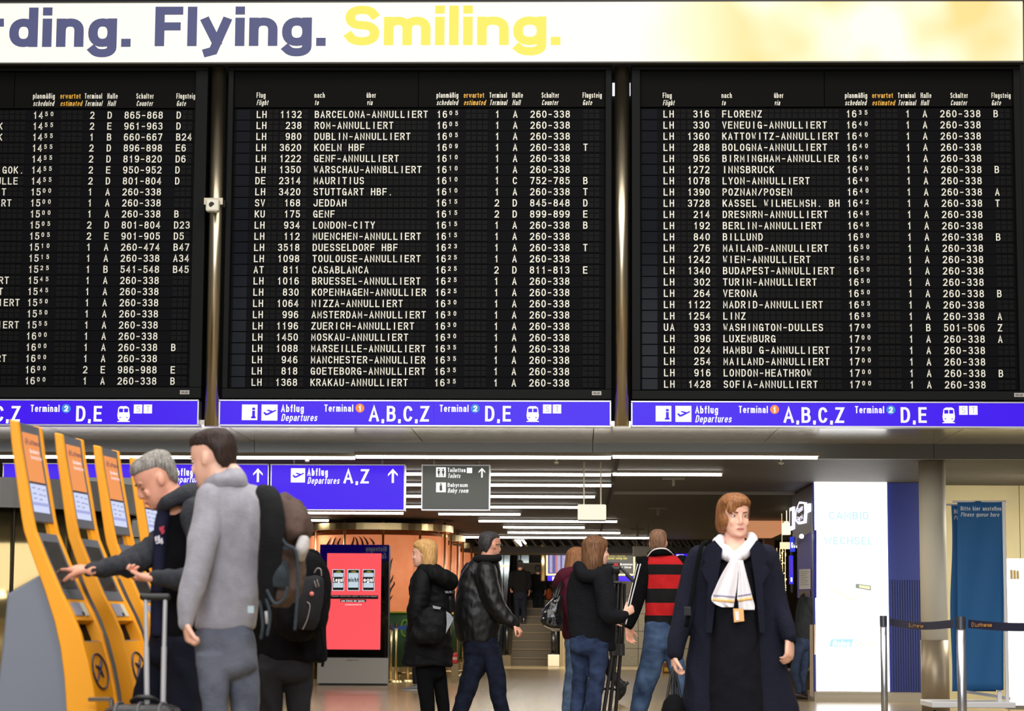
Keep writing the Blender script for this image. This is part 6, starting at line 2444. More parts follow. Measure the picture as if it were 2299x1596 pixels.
P.cloth('suit', su, M_SUIT, .006)
for sgn, pts in ((-1, [(1604, 1212), (1622, 1232), (1612, 1300), (1598, 1420), (1586, 1420), (1590, 1310), (1574, 1280), (1584, 1262), (1572, 1250), (1590, 1222)]), (1, [(1700, 1212), (1684, 1234), (1694, 1300), (1706, 1420), (1718, 1420), (1712, 1310), (1728, 1282), (1718, 1262), (1730, 1250), (1712, 1222)])):
    lp = MB()
    lp.poly(pts, P.Y - .205, .05)
    P.part('lapel', lp, M_COAT, False)
P.hand(P.pt(1512, 1470, -.08), (.08, -.1, -1), (1, .2, 0), 1, curls=[.9, 1.1, 1.2, 1.2], size=.175, thumb=.7)
P.hand(P.pt(1772, 1436, -.11), (-.05, -.25, -1), (-.75, .55, 0), 1, curl=.75, size=.18, thumb=.7)
t = MB()
trouser(P, t, [(1560, 1590, 1650, -.06), (1600, 1592, 1648, -.08), (1680, 1594, 1642, -.08), (1760, 1598, 1636, -.08)], 10, L=.25)
trouser(P, t, [(1560, 1652, 1712, .04), (1600, 1654, 1708, .06), (1680, 1658, 1702, .1), (1760, 1662, 1698, .12)], 10, L=.25)
P.cloth('trousers', t, M_SUIT, .004)
# silk scarf: collar, knot and two tails
sc_ = MB()
q = [(1622, 1206, .06), (1612, 1222, -.06), (1628, 1240, -.16), (1648, 1252, -.20), (1672, 1238, -.16), (1690, 1216, -.06), (1686, 1204, .06)]
sc_.tube([P.pt(*x) for x in q], [.026, .034, .038, .034, .038, .034, .026], 12, 4, 'round')
sc_.ell(P.pt(1650, 1252, -.225), (.042, 0, 0), (0, .04, 0), (0, 0, .04))
P.cloth('scarf', sc_, M_SILK, .005, voxel=.006)
m_scarf = mat('scarf_tail', (232, 230, 238), rough=.5, bump=.12, bscale=60, spec=.4)
for name, L, R_, split in (('scarf_tail', [(1256, 1640), (1290, 1620), (1320, 1606), (1344, 1597), (1356, 1606), (1363, 1622)], [(1256, 1656), (1290, 1657), (1320, 1654), (1344, 1650), (1356, 1648), (1366, 1647)], -1),
                           ('scarf_tail', [(1258, 1654), (1290, 1658), (1320, 1656), (1344, 1655), (1358, 1655), (1369, 1657)], [(1258, 1668), (1290, 1676), (1320, 1684), (1344, 1690), (1358, 1694), (1366, 1694)], 1)):
    vs, fs = [], []
    nx = 16
    rowsn = smooth_rows([(y, xl, dict(R_).get(y, R_[i][1])) for i, (y, xl) in enumerate(L)], 5)
    for (y, xl, xr) in rowsn:
        for i in range(nx + 1):
            u = i / nx
            fold = .010 * math.sin(u * 9 + split) * min(1, (y - 1250) / 60)
            vs.append(P.pt(xl + (xr - xl) * u, y, -.27 + fold))
    nr = len(rowsn)
    for j_ in range(nr - 1):
        for i in range(nx):
            a_ = j_ * (nx + 1) + i
            fs.append((a_, a_ + 1, a_ + nx + 2, a_ + nx + 1))
    n_ = len(vs)
    vs += [v_ + Vector((0, .007, 0)) for v_ in vs]
    fs += [tuple(q_ + n_ for q_ in reversed(f_)) for f_ in list(fs)]
    rim = [i for i in range(nx + 1)] + [j_ * (nx + 1) + nx for j_ in range(1, nr)] + [(nr - 1) * (nx + 1) + i for i in range(nx - 1, -1, -1)] + [j_ * (nx + 1) for j_ in range(nr - 2, 0, -1)]
    for a_, b_ in zip(rim, rim[1:] + rim[:1]):
        fs.append((a_, a_ + n_, b_ + n_, b_))
    P.part(name, MB().add(vs, fs), m_scarf)
    for yo, colr, nm in ((1336, (150, 146, 176), 'scarf_border_lilac'), (1346, (238, 190, 120), 'scarf_border_orange')):
        st = MB()
        sl = 10 if split > 0 else 4
        x0 = np.interp(yo, [r_[0] for r_ in L], [r_[1] for r_ in L])
        x1 = np.interp(yo, [r_[0] for r_ in R_], [r_[1] for r_ in R_])
        pts = []
        for i in range(13):
            u = .03 + .94 * i / 12
            fold = .010 * math.sin(u * 9 + split)
            pts.append(P.pt(x0 + (x1 - x0) * u, yo + (1 - u) * (0 if split < 0 else 2) + u * (sl if split < 0 else -3), -.273 + fold))
        w_ = .004 if 'lilac' in nm else .0075
        vs2, fs2 = [], []
        for p_ in pts:
            vs2 += [p_ + Vector((0, 0, w_)), p_ - Vector((0, 0, w_)), p_ + Vector((0, .003, w_)), p_ + Vector((0, .003, -w_))]
        for i in range(12):
            o_ = i * 4
            fs2 += [(o_, o_ + 1, o_ + 5, o_ + 4), (o_ + 2, o_ + 6, o_ + 7, o_ + 3), (o_, o_ + 4, o_ + 6, o_ + 2), (o_ + 1, o_ + 3, o_ + 7, o_ + 5)]
        P.part('scarf_border', MB().add(vs2, fs2), mat(nm, colr, rough=.5), True, nm.split('_')[-1] + ' border line')
bd = MB()
bd.poly([(1646, 1366), (1669, 1366), (1671, 1394), (1648, 1397)], P.Y - .285, .006)
P.part('badge', bd, mat('badge_orange', (232, 176, 110), rough=.4), False, 'orange identity badge')
bd = MB()
bd.poly([(1650, 1372), (1658, 1372), (1660, 1392), (1652, 1393)], P.Y - .289, .004)
P.part('badge_photo', bd, mat('badge_white', (226, 224, 226), rough=.4), False)
bd = MB()
bd.tube([P.pt(1657, 1366, -.283), P.pt(1655, 1340, -.25), P.pt(1652, 1260, -.2)], .004, 6)
P.part('lanyard', bd, M_SUIT)
er = MB()
er.ell(P.loc(.33, 0, -.14), (.008, 0, 0), (0, .008, 0), (0, 0, .008), 8)
P.part('earring', er, mat('pearl', (236, 230, 224), rough=.25))
P.done()
S = Soft(12.7)
bg = thing('briefcase', 'soft black bag hanging from the front woman\'s hand at the bottom edge', 'bag', at(1510, 1690, 12.7))
b = MB()
S.rows(b, [(1562, 1500, 1524, 0, .05), (1575, 1490, 1534, 0, .09), (1600, 1484, 1538, 0, .13), (1650, 1482, 1540, 0, .15), (1700, 1484, 1540, 0, .14)])
soft('body', b, M_BLACK, bg, .006)
for dx in (-5, 6):
    b = MB()
    b.tube([at(1502 + dx, 1574, 12.68), at(1507 + dx * .6, 1530, 12.72), at(1513, 1494, 12.75), at(1518 + dx * .5, 1530, 12.74), at(1524 + dx, 1574, 12.72)], .008, 8, 4, 'round')
    obj('handle', b, M_LEATHER, bg, True)
ss = thing('shoulder_strap', 'narrow black shoulder strap hanging down the front woman\'s left sleeve side', 'strap', at(1540, 1408, 12.6))
b = MB()
pts = [(1586, 1216, 12.72), (1574, 1228, 12.60), (1562, 1290, 12.58), (1552, 1350, 12.56), (1540, 1408, 12.56)]
b.tube([at(x, y, d) for x, y, d in pts], [.012] * 5, 6, 4)
obj('webbing', b, M_BLACK, ss, True)
b = MB()
b.rect(1535, 1362, 1552, 1382, 12.53, .02)
obj('buckle', b, mat('buckle_dark', (40, 40, 48), rough=.3, metal=.5), ss, bevel=.003)

# 10 ---- man leaning into the exchange booth
P = Person('man in a dark jacket and jeans bending over the counter of the exchange booth', 30.75, SKIN, .010)
P.head(1842, 1345, .225, 80, 40)
P.neck(1822, 1342)
P.hair('short', hairmat('hair_brown_short', (60, 44, 34), (84, 62, 48)))
j = MB()
wear(P, j, [(1326, 1812, 1836), (1338, 1798, 1846), (1360, 1790, 1842), (1390, 1786, 1830), (1416, 1785, 1824), (1434, 1790, 1822)], ratio=.8)
sleeve(P, j, [(1816, 1345, 9, -.1), (1834, 1378, 8.5, -.12), (1850, 1392, 7, -.12), (1864, 1392, 5, -.1)])
sleeve(P, j, [(1822, 1345, 9, .12), (1838, 1380, 8, .16), (1856, 1394, 6.5, .18), (1866, 1394, 5, .18)])
P.cloth('jacket', j, fabric('olive_black_jacket', (40, 42, 42)), .012)
P.hand(P.pt(1866, 1393, -.1), (1, 0, 0), (0, 0, -1), -1, curl=.5)
P.hand(P.pt(1868, 1394, .18), (1, 0, 0), (0, 0, -1), 1, curl=.5)
t = MB()
wear(P, t, [(1424, 1789, 1820), (1438, 1787, 1820), (1450, 1786, 1820)], ratio=.8, dome=.07)
trouser(P, t, [(1445, 1786, 1808, -.06), (1480, 1778, 1800, -.06), (1510, 1774, 1794, -.06), (1545, 1786, 1800, -.06), (1556, 1788, 1801, -.06)], 70, mat('shoe_brown', (48, 34, 28), rough=.4))
trouser(P, t, [(1445, 1796, 1818, .06), (1480, 1796, 1817, .06), (1515, 1794, 1812, .06), (1548, 1796, 1809, .06), (1553, 1797, 1809, .06)], 70, mat('shoe_brown', (48, 34, 28), rough=.4))
P.cloth('jeans', t, fabric('dark_jeans', (48, 58, 78), vary=.2), .008)
P.done()

# 11, 12 ---- two riders on the escalator
for lab, px, ytop, ybase, Y, hw, c1_, c2_ in (('dark clothed person riding up the left side of the escalator', 1168, 1257, 1401, YE + 1.75, 21, (26, 25, 26), (34, 38, 48)), ('dark clothed person farther up on the right side of the escalator', 1208, 1270, 1384, YE + 2.6, 19, (20, 20, 22), (26, 28, 34))):
    P = Person(lab, Y, SKIN2, .012)
    k = (ybase - ytop) / 146.0
    X = lambda v: px + v * k
    Yv = lambda v: ytop + v * k
    P.head(X(0), Yv(11), .222, 175, 0)
    P.neck(X(0), Yv(24))
    P.hair('short', hairmat('hair_dark_grey', (42, 40, 42), (74, 72, 74)))
    j = MB()
    wear(P, j, [(Yv(22), X(-8), X(8)), (Yv(27), X(-17), X(17)), (Yv(40), X(-20), X(20)), (Yv(60), X(-18), X(18)), (Yv(78), X(-17), X(17))], ratio=.6)
    sleeve(P, j, [(X(-18), Yv(30), 5.5, 0), (X(-23), Yv(48), 5, 0), (X(-22), Yv(62), 4, -.1)])
    sleeve(P, j, [(X(18), Yv(30), 5.5, 0), (X(22), Yv(48), 5, 0), (X(21), Yv(66), 4, -.05)])
    P.cloth('jacket', j, fabric('rider_jacket_%d' % px, c1_), .010)
    P.hand(P.pt(X(-22), Yv(64), -.1), (0, .6, -.6), (1, 0, 0), 1, curl=.8)
    P.hand(P.pt(X(21), Yv(69), -.05), (0, .2, -1), (-1, 0, 0), -1, curl=.6)
    t = MB()
    wear(P, t, [(Yv(74), X(-16), X(16)), (Yv(86), X(-16), X(16))], ratio=.7, dome=.07)
    for sgn in (-1, 1):
        rw = [(Yv(84), X(sgn * 8 - 8), X(sgn * 8 + 8)), (Yv(115), X(sgn * 8 - 6.5), X(sgn * 8 + 6.5)), (Yv(140), X(sgn * 8 - 5.5), X(sgn * 8 + 5.5))]
        P.rows(t, rw, .95)
        P.rows(P.b, rw, .95, .8)
        bp_ = P.pt(X(sgn * 8), ybase)
        P.shoe(P.pt(X(sgn * 8), Yv(140)), 180, M_SHOE, lift=bp_.z)
    P.cloth('trousers', t, fabric('rider_trousers_%d' % px, c2_), .008)
    P.done(Vector((P.pt(px, ybase).x, Y, P.pt(px, ybase).z)))
ob_ = thing('rucksack', 'dim orange bag beside the farther escalator rider', 'bag', at(1233, 1345, YE + 2.4))
S = Soft(YE + 2.4)
b = MB()
S.rows(b, [(1322, 1229, 1236), (1330, 1226, 1239), (1340, 1226, 1240), (1345, 1228, 1238)], ratio=.7)
soft('body', b, fabric('bag_orange', (140, 66, 30)), ob_, .004, .012)

# 13 ---- legs and trainers showing under the blonde woman's coat
P = Person('person in dark trousers and grey trainers hidden behind the blonde woman', 33.4, SKIN, .010)
P.head(962, 1306, .22, -90, 0)
P.neck(963, 1326)
P.hair('short', hairmat('hair_brown_short', (60, 44, 34), (84, 62, 48)))
j = MB()
wear(P, j, [(1326, 954, 972), (1334, 945, 982), (1360, 943, 984), (1400, 944, 983), (1440, 944, 982)], ratio=.65)
sleeve(P, j, [(960, 1340, 8, -.2), (958, 1370, 7.5, -.22), (952, 1400, 6, -.22)])
sleeve(P, j, [(964, 1340, 8, .2), (966, 1370, 7.5, .22), (962, 1400, 6, .22)])
P.cloth('jacket', j, M_BLACK, .008)
P.hand(P.pt(952, 1404, -.22), (0, 0, -1), (0, 1, 0), 1)
P.hand(P.pt(962, 1404, .22), (0, 0, -1), (0, -1, 0), -1)
m_tr = mat('trainer_grey', (112, 112, 116), rough=.6)
m_so = mat('trainer_sole', (220, 218, 214), rough=.6)
t = MB()
wear(P, t, [(1430, 944, 983), (1448, 943, 984)], ratio=.7, dome=.07)
trouser(P, t, [(1445, 930, 952, -.06), (1490, 926, 944, -.06), (1534, 926, 940, -.06)], -90, m_tr, L=.30, sole=m_so)
trouser(P, t, [(1445, 962, 984, .06), (1490, 964, 982, .06), (1540, 966, 980, .06)], -90, m_tr, L=.30, sole=m_so)
P.cloth('trousers', t, M_CHAR, .006)
P.done()

# 14 ---- walker whose trailing boot shows behind the tripod
P = Person('person in dark clothes walking left behind the tripod with one black boot raised', 28.6, SKIN, .010)
P.head(1322, 1284, .22, -90, 4)
P.neck(1326, 1306)
P.hair('short', hairmat('hair_brown_short', (60, 44, 34), (84, 62, 48)))
j = MB()
wear(P, j, [(1302, 1314, 1338), (1312, 1304, 1350), (1340, 1302, 1354), (1390, 1306, 1354), (1430, 1308, 1352)], ratio=.6)
sleeve(P, j, [(1322, 1320, 9, -.2), (1328, 1355, 8.5, -.22), (1320, 1390, 6.5, -.22)])
sleeve(P, j, [(1326, 1320, 9, .2), (1322, 1355, 8.5, .22), (1312, 1385, 6.5, .22)])
P.cloth('jacket', j, M_BLACK, .008)
P.hand(P.pt(1319, 1394, -.22), (-.3, 0, -1), (0, 1, 0), 1)
P.hand(P.pt(1310, 1389, .22), (-.4, 0, -1), (0, -1, 0), -1)
t = MB()
wear(P, t, [(1420, 1308, 1352), (1440, 1308, 1354)], ratio=.7, dome=.07)
q = [P.pt(1340, 1435, -.06), P.pt(1354, 1480, -.06), P.pt(1378, 1520, -.06), P.pt(1390, 1535, -.06)]
t.tube(q, [.10, .075, .06, .055], 14, 4, 'round')
P.b.tube(q, [.08, .06, .045, .04], 14, 4, 'round')
trouser(P, t, [(1440, 1312, 1336, .06), (1490, 1300, 1322, .06), (1550, 1292, 1310, .06)], -90)
P.cloth('trousers', t, M_BLACK, .006)
bo = MB()
bo.tube([P.pt(1378, 1518, -.06), P.pt(1388, 1532, -.06), P.pt(1396, 1542, -.06)], [.062, .062, .058], 14, 3, 'round')
bo.tube([P.pt(1401, 1536, -.06), P.pt(1397, 1552, -.06), P.pt(1388, 1568, -.06)], [.040, .048, .030], 14, 4, 'round')
P.cloth('boot', bo, M_LEATHER, .003)
hl = MB()
hl.tube([P.pt(1404, 1532, -.06), P.pt(1408, 1538, -.06)], .036, 12)
P.part('boot_heel', hl, mat('heel_black', (16, 16, 16), rough=.5))
P.done()
# ------------------------------------------------------------------ self-service kiosks
m_yel_k = mat('kiosk_yellow', (240, 160, 20), rough=.42, spec=.4)
m_grey_k = mat('kiosk_grey', (112, 118, 132), rough=.5)
m_bez_k = mat('kiosk_bezel', (92, 96, 106), rough=.45)
m_navy_k = mat('kiosk_navy', (40, 34, 70), rough=.5)
YKI = 9.5
LEFT = [(941, 20), (995, 25), (1090, 38), (1155, 46), (1193, 53), (1238, 68), (1326, 100), (1396, 122), (1454, 135), (1522, 144), (1594, 149), (1720, 153), (1905, 154)]
INNER = [(945, 39), (1005, 46), (1080, 59), (1155, 71), (1191, 79), (1256, 105), (1329, 137), (1376, 161), (1421, 180), (1492, 199), (1547, 210), (1594, 217), (1720, 226), (1905, 230)]
WV = Vector((.03, .33, 0))


def ed(tab, y):
    return float(np.interp(y, [q[0] for q in tab], [q[1] for q in tab]))


def front(y, u, out=0.0):
    """point on the kiosk's front, y: pixel row on the near rail, u: 0 near rail .. 1 far rail"""
    p = at(ed(INNER, y), y, YKI)
    q = at(ed(INNER, y + 8), y + 8, YKI) - at(ed(INNER, y - 8), y - 8, YKI)
    n = Vector((-q.z, 0, q.x)).normalized()
    if n.x < 0:
        n = -n
    n = (n - WV.normalized() * n.dot(WV.normalized())).normalized()
    return p + WV * u + n * out


def strip(mb, y0, y1, u0, u1, out, dep=.012, n=8, y0b=None, y1b=None):
    rings = []
    for i in range(n + 1):
        t = i / n
        a = y0 + (y1 - y0) * t
        rings.append([front(a, u0, out), front(a, u1, out), front(a, u1, out - dep), front(a, u0, out - dep)])
    return mb.loft(rings)


kbase = at(120, 1905, YKI)
kio = thing('check_in_kiosk', 'yellow check-in kiosk with a grey side panel, touched by the grey haired man', 'kiosk', (kbase.x, YKI + .16, 0), 'row of check-in kiosks')
edge = [(ed(LEFT, y), y) for y in (941, 995, 1060, 1120, 1165, 1193, 1215, 1238, 1280, 1326, 1360, 1396, 1425, 1454, 1490, 1522, 1560, 1594, 1720, 1905)]
inner = [(ed(INNER, y), y) for y in (1905, 1720, 1594, 1547, 1520, 1492, 1456, 1421, 1398, 1376, 1352, 1329, 1292, 1256, 1222, 1191, 1155, 1120, 1080, 1040, 1005, 945)]
for u0, u1 in ((0, .10), (.90, 1.0)):
    rl = MB().prism([at(x, y, YKI) + WV * u0 for x, y in edge + inner], WV * (u1 - u0))
    o = obj('side_rail', rl, m_yel_k, kio, bevel=.006)
bo = MB().prism([at(x, y, YKI) + WV * .06 for x, y in [(12, 1333), (37, 1319), (86, 1290), (101, 1326), (124, 1396), (137, 1454), (147, 1522), (152, 1594), (156, 1720), (157, 1905), (-40, 1905), (-26, 1720), (-12, 1560), (2, 1440)]], WV * .88)
obj('cabinet', bo, m_grey_k, kio, bevel=.01)
gs = MB().prism([front(y, 1.0, .012) for y in (1290, 1340, 1390, 1440, 1500, 1560, 1620)] + [front(y, 1.0, -.012) for y in (1620, 1560, 1500, 1440, 1390, 1340, 1290)], WV * .03)
obj('edge_strip', gs, mat('kiosk_dark_strip', (70, 74, 82), rough=.5), kio)
# upper display
st = MB()
strip(st, 946, 1166, .10, .90, -.006, .018)
up = obj('upper_bezel', st, m_bez_k, kio)
S_or = MB()
strip(S_or, 966, 1078, .18, .80, -.004, .006)
sc1 = obj('upper_screen', S_or, mat('kiosk_screen_orange', (244, 152, 84), emit=.95), kio)
S_wh = MB()
strip(S_wh, 1082, 1146, .18, .80, -.004, .006)
sc2 = obj('upper_screen', S_wh, mat('kiosk_screen_pale', (206, 214, 246), emit=1.0), kio)
S_ln = MB()
strip(S_ln, 1077, 1082, .18, .80, -.0035, .006)
obj('screen_bar', S_ln, mat('kiosk_bar', (70, 56, 70), emit=.6), kio)


def kt(s, y0, y1, u0, u1, m, parent, t=.18):
    """word on the kiosk's front"""
    O = front(y1, u0, .0015)
    U = (front(y1, u1, .0015) - O)
    V = (front(y0, u0, .0015) - O)
    cap = V.length
    q, _ = text_uv(s, t, U.length / cap, .14)
    w = MB()
    put(w, q, O, U.normalized() * cap, V)
    obj('lettering', w, m, parent)


m_kw = mat('kiosk_text_white', (255, 244, 250), emit=1.0)
kt('Lufthansa', 981, 993, .34, .76, mat('kiosk_text_navy', (74, 46, 92), emit=.8), sc1)
kt('Bordkarte', 1003, 1012, .34, .70, m_kw, sc1)
kt('Boarding Pass', 1017, 1025, .34, .78, m_kw, sc1, .14)
rg = MB()
pts = [front(987 - 7 * math.sin(a), .25 + .042 * math.cos(a), .002) for a in [2 * math.pi * k / 20 for k in range(21)]]
rg.tube(pts, .0012, 5)
rg.tube([front(990, .225, .002), front(987, .245, .002), front(985, .275, .002)], .0014, 5)
obj('crane_emblem', rg, mat('kiosk_text_navy', (74, 46, 92), emit=.8), sc1)
ln = Words()
for k, (y, u0, u1) in enumerate(((1090, .22, .34), (1091, .44, .54), (1092, .62, .74), (1103, .22, .36), (1104, .46, .6), (1105, .64, .74), (1114, .24, .34), (1115, .46, .56))):
    w = ln.new()
    strip(w, y, y + 2.5, u0, u1, -.0015, .003, 1)
obj('menu_print', ln, mat('kiosk_menu_grey', (150, 154, 190), emit=.9), sc2)
w = MB()
strip(w, 1124, 1131, .18, .80, -.0018, .003, 1)
obj('menu_bar', w, mat('kiosk_menu_lilac', (168, 170, 224), emit=.95), sc2)
# neck, touch screen and lower panels
w = MB()
strip(w, 1150, 1200, .72, .90, -.012, .016)
obj('neck', w, m_yel_k, kio)
w = MB()
strip(w, 1193, 1342, .10, .90, -.006, .02)
mb_ = obj('touch_bezel', w, m_bez_k, kio)
w = MB()
strip(w, 1212, 1318, .20, .80, -.004, .006)
obj('touch_screen', w, mat('kiosk_touch_black', (34, 30, 32), rough=.08, spec=.7), kio)
w = MB()
strip(w, 1342, 1390, .10, .90, -.008, .05)
lp_ = obj('card_panel', w, m_yel_k, kio)
w = MB()
strip(w, 1350, 1380, .2, .58, -.004, .006)
obj('card_reader', w, mat('reader_grey', (150, 152, 170), rough=.4), lp_)
w = MB()
strip(w, 1350, 1380, .62, .76, -.004, .006)
obj('reader_sticker', w, mat('sticker_pale', (206, 208, 190), rough=.5), lp_)
w = MB()
strip(w, 1372, 1379, .48, .56, -.002, .006, 2)
obj('reader_chip', w, mat('chip_dark', (40, 40, 50), rough=.4), lp_)
w = MB()
strip(w, 1390, 1440, .10, .90, -.05, .03)
obj('ticket_tray', w, mat('tray_black', (6, 6, 8), rough=.6, spec=.1), kio)
w = MB()
strip(w, 1437, 1442, .16, .84, -.012, .04, 2)
obj('tray_lip', w, mat('tray_lip', (176, 170, 156), rough=.35, metal=.4), kio)
w = MB()
strip(w, 1440, 1900, .10, .90, -.008, .05, 16)
lw_ = obj('lower_panel', w, m_yel_k, kio)
rg = MB()
rg.tube([front(1508 - 40 * math.sin(a), .48 + .30 * math.cos(a), -.004) for a in [2 * math.pi * k / 32 for k in range(33)]], .004, 6)
rg.tube([front(1530, .28, -.004), front(1512, .42, -.004), front(1498, .5, -.004), front(1488, .62, -.004)], [.003, .006, .009, .003], 6, 3)
rg.tube([front(1494, .34, -.004), front(1503, .46, -.004), front(1522, .58, -.004)], [.003, .008, .003], 6, 3)
rg.tube([front(1498, .5, -.004), front(1478, .64, -.004)], [.006, .002], 6)
obj('crane_emblem', rg, m_navy_k, lw_)


def dup(root, loc, label):
    r = root.copy()
    COL.objects.link(r)
    r.location = loc
    r['label'] = label
    for ch in list(root.children):
        c = ch.copy()
        COL.objects.link(c)
        c.parent = r
        c.matrix_parent_inverse = ch.matrix_parent_inverse.copy()
        for g in list(ch.children):
            d = g.copy()
            COL.objects.link(d)
            d.parent = c
            d.matrix_parent_inverse = g.matrix_parent_inverse.copy()
    return r


t0 = at(20, 941, YKI)
for (px, py), lab in zip(((121, 971), (208, 999), (289, 1026)), ('orange yellow check-in kiosk second from the camera, behind the pointing hand', 'orange yellow check-in kiosk third from the camera, beside the grey haired man\'s head', 'orange yellow check-in kiosk farthest from the camera, mostly behind the grey haired man')):
    Yk = YKI * (1405 - 941) / (1405 - py)
    t1 = at(px, py, Yk)
    dup(kio, Vector(kio.location) + Vector((t1.x - t0.x, Yk - YKI, 0)), lab)

# ------------------------------------------------------------------ round brass counter behind the kiosks
ic = at(-60, 1300, 18.6)
cn = thing('round_counter', 'round counter with dull grey canopy band over curved brass, behind the kiosks', 'counter', (ic.x, 18.6, 0))
zb1, zb0 = at(0, 1069, 17.2).z, at(0, 1137, 17.2).z
obj('canopy_band', MB().ringband((ic.x, 18.6), 1.32, 1.42, zb0, zb1, 96), mat('canopy_grey', (92, 92, 92), rough=.45, metal=.3), cn, False)
obj('canopy_top', MB().cyl((ic.x, 18.6), 1.34, zb1 - .06, zb1 - .02, 64), mat('canopy_grey', (92, 92, 92)), cn)
obj('drum', MB().cyl((ic.x, 18.6), 1.28, .1, zb0 + .1, 96), mat('counter_brass', (150, 134, 96), rough=.12, metal=.9), cn, True)
obj('plinth', MB().cyl((ic.x, 18.6), 1.2, 0, .1, 64), m_boothdark, cn)
for k in range(6):
    a = math.radians(-128 + k * 22)
    q = (ic.x + 1.295 * math.cos(a), 18.6 + 1.295 * math.sin(a))
    obj('seam_post', MB().tube([(q[0], q[1], .1), (q[0], q[1], zb0 + .05)], .012, 8), mat('seam_dark', (60, 54, 42), rough=.3, metal=.7), cn)
gp = at(270, 1300, 20.4)
pn = thing('partition_panel', 'flat grey partition standing behind the third and fourth kiosks', 'partition', (gp.x, 20.4, 0))
obj('panel', MB().rect(196, 1072, 318, 1205, 20.4, .08), mat('partition_grey', (124, 126, 122), rough=.5), pn)
for px in (204, 262, 312):
    a = at(px, 1300, 20.44)
    obj('leg', MB().tube([(a.x, 20.44, 0), (a.x, 20.44, at(px, 1200, 20.44).z)], .02, 10), m_lampbody, pn)
obj('glass_pane', MB().rect(200, 1207, 316, 1330, 20.42, .02), mat('partition_glass', (150, 160, 150), rough=.1, metal=.3), pn)

# ------------------------------------------------------------------ trolley case
YC = 9.15
tc_ = thing('trolley_suitcase', 'black trolley suitcase with raised silver handle in front of the grey haired man', 'suitcase', at(320, 1760, YC))
ctop = at(320, 1576, YC).z
cx0, cx1 = at(236, 1590, YC).x, at(404, 1590, YC).x
cb = MB().box((cx0, YC - .11, .05), (cx1, YC + .12, ctop - .01))
co = obj('shell', cb, mat('case_black', (30, 31, 35), rough=.4, bump=.2, bscale=60), tc_, bevel=.05)
for px in (268, 318, 366):
    a = at(px, 1590, YC)
    q = MB().tube([(a.x, YC - .116, ctop - .25), (a.x, YC - .114, ctop - .07), (a.x, YC - .06, ctop - .008), (a.x, YC + .06, ctop - .008)], .007, 8, 3, 'round')
    obj('ridge', q, mat('case_ridge', (70, 72, 78), rough=.4), tc_, True)
for px0, px1 in ((327, 330), (371, 366)):
    q = MB()
    q.tube([at(px0, 1346, YC + .02), at((px0 + px1) / 2, 1455, YC + .02)], .0085, 12)
    q.tube([at((px0 + px1) / 2, 1452, YC + .02), at(px1, 1580, YC + .02)], .0105, 12)
    obj('handle_tube', q, mat('tube_silver', (196, 198, 204), rough=.35, metal=.35), tc_)
q = MB().tube([at(321, 1340, YC + .02), at(376, 1340, YC + .02)], .014, 12, 1, 'round')
obj('grip', q, mat('grip_black', (18, 18, 20), rough=.5), tc_, True)
q = MB().tube([at(296, 1574, YC), at(310, 1566, YC - .02), at(338, 1566, YC - .02), at(352, 1574, YC)], .010, 10, 3, 'round')
obj('carry_handle', q, mat('grip_black', (18, 18, 20)), tc_, True)
for px in (246, 394):
    a = at(px, 1700, YC)
    q = MB().tube([(a.x - .012, YC + .06, .035), (a.x + .012, YC + .06, .035)], .035, 16)
    obj('wheel', q, m_boothdark, tc_)
br = MB().tube([at(201, 1570, 9.42), at(250, 1570, 9.36)], .010, 10)
br.tube([at(250, 1570, 9.36), at(252, 1640, 9.36)], .010, 10)
br.tube([at(252, 1638, 9.36), Vector((at(252, 1640, 9.36).x, 9.36, 0))], .010, 8)
tag(obj('foot_rail', br, mat('rail_chrome', (160, 158, 160), rough=.25, metal=.9)), 'short chrome rail beside the nearest kiosk at the left of the suitcase', 'rail')

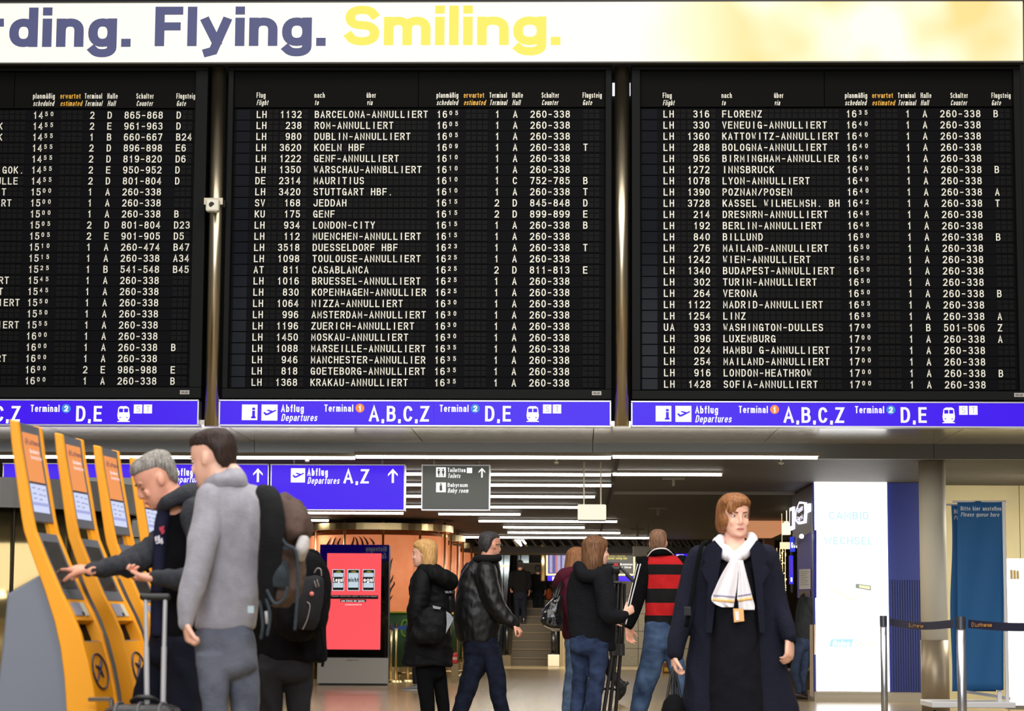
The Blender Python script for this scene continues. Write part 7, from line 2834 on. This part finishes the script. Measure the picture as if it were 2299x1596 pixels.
# ------------------------------------------------------------------ television tripod
YV = 18.95
V = lambda x, y, d=0.0: at(x, y, YV + d)
tv = thing('camera_tripod', 'black television camera tripod with fluid head, just right of the fleece woman', 'tripod', (V(1380, 1670).x, YV, 0))
m_tb = mat('tripod_black', (22, 22, 25), rough=.4)
q = MB()
q.rect(1362, 1262, 1392, 1268, YV - .06, .12)
obj('camera_plate', q, m_tb, tv, bevel=.006)
q = MB()
q.tube([V(1377, 1268), V(1377, 1286)], .055, 18)
q.tube([V(1366, 1277, -.02), V(1390, 1277, -.02)], .045, 16)
q.tube([V(1377, 1286), V(1378, 1304)], .042, 16)
obj('fluid_head', q, m_tb, tv)
q = MB().rect(1378, 1264, 1388, 1271, YV - .064, .005)
obj('level_mark', q, mat('tripod_red', (176, 40, 40), rough=.4), tv)
q = MB().tube([V(1388, 1270, -.03), V(1402, 1283, -.04), V(1421, 1303, -.06)], .011, 10, 3, 'round')
obj('pan_bar', q, m_tb, tv, True)
q = MB().tube([V(1408, 1290, -.045), V(1421, 1303, -.06)], .016, 10, 1, 'round')
obj('pan_grip', q, mat('tripod_grip', (34, 34, 38), rough=.7), tv, True)
q = MB()
q.rect(1371, 1304, 1397, 1311, YV - .05, .1)
obj('bowl', q, m_tb, tv, bevel=.01)
for xa, xb, xc, d0, d1 in ((1379, 1373, 1352, -.03, -.14), (1386, 1380, 1366, 0, -.02), (1393, 1390, 1380, .03, .14)):
    q = MB()
    z0 = V(xa, 1310, d0)
    z1 = V(xb, 1458, d0 + (d1 - d0) * .4)
    foot = V(xc, 1600, d1)
    foot = Vector((foot.x + (foot.x - z1.x) * .3, YV + d1, 0.0))
    q.tube([z0, z1], .017, 10)
    q.tube([z0 + Vector((.035, 0, 0)), z1 + Vector((.028, 0, 0))], .012, 10)
    q.tube([z1 + Vector((.014, 0, 0)), foot + Vector((0, 0, .02))], .0155, 10)
    lg_ = obj('leg', q, m_tb, tv)
    q = MB()
    q.tube([z1 + Vector((.014, 0, .05)), z1 + Vector((.014, 0, -.05))], .034, 12)
    obj('leg_clamp', q, mat('tripod_clamp', (38, 38, 42), rough=.5), lg_)
    q = MB().tube([foot, foot + Vector((0, 0, .05))], .026, 12)
    obj('rubber_foot', q, m_tb, lg_)
q = MB()
q.tube([V(1349, 1548, -.1), V(1366, 1545, 0), V(1382, 1548, .1)], .010, 8)
obj('spreader', q, m_tb, tv)
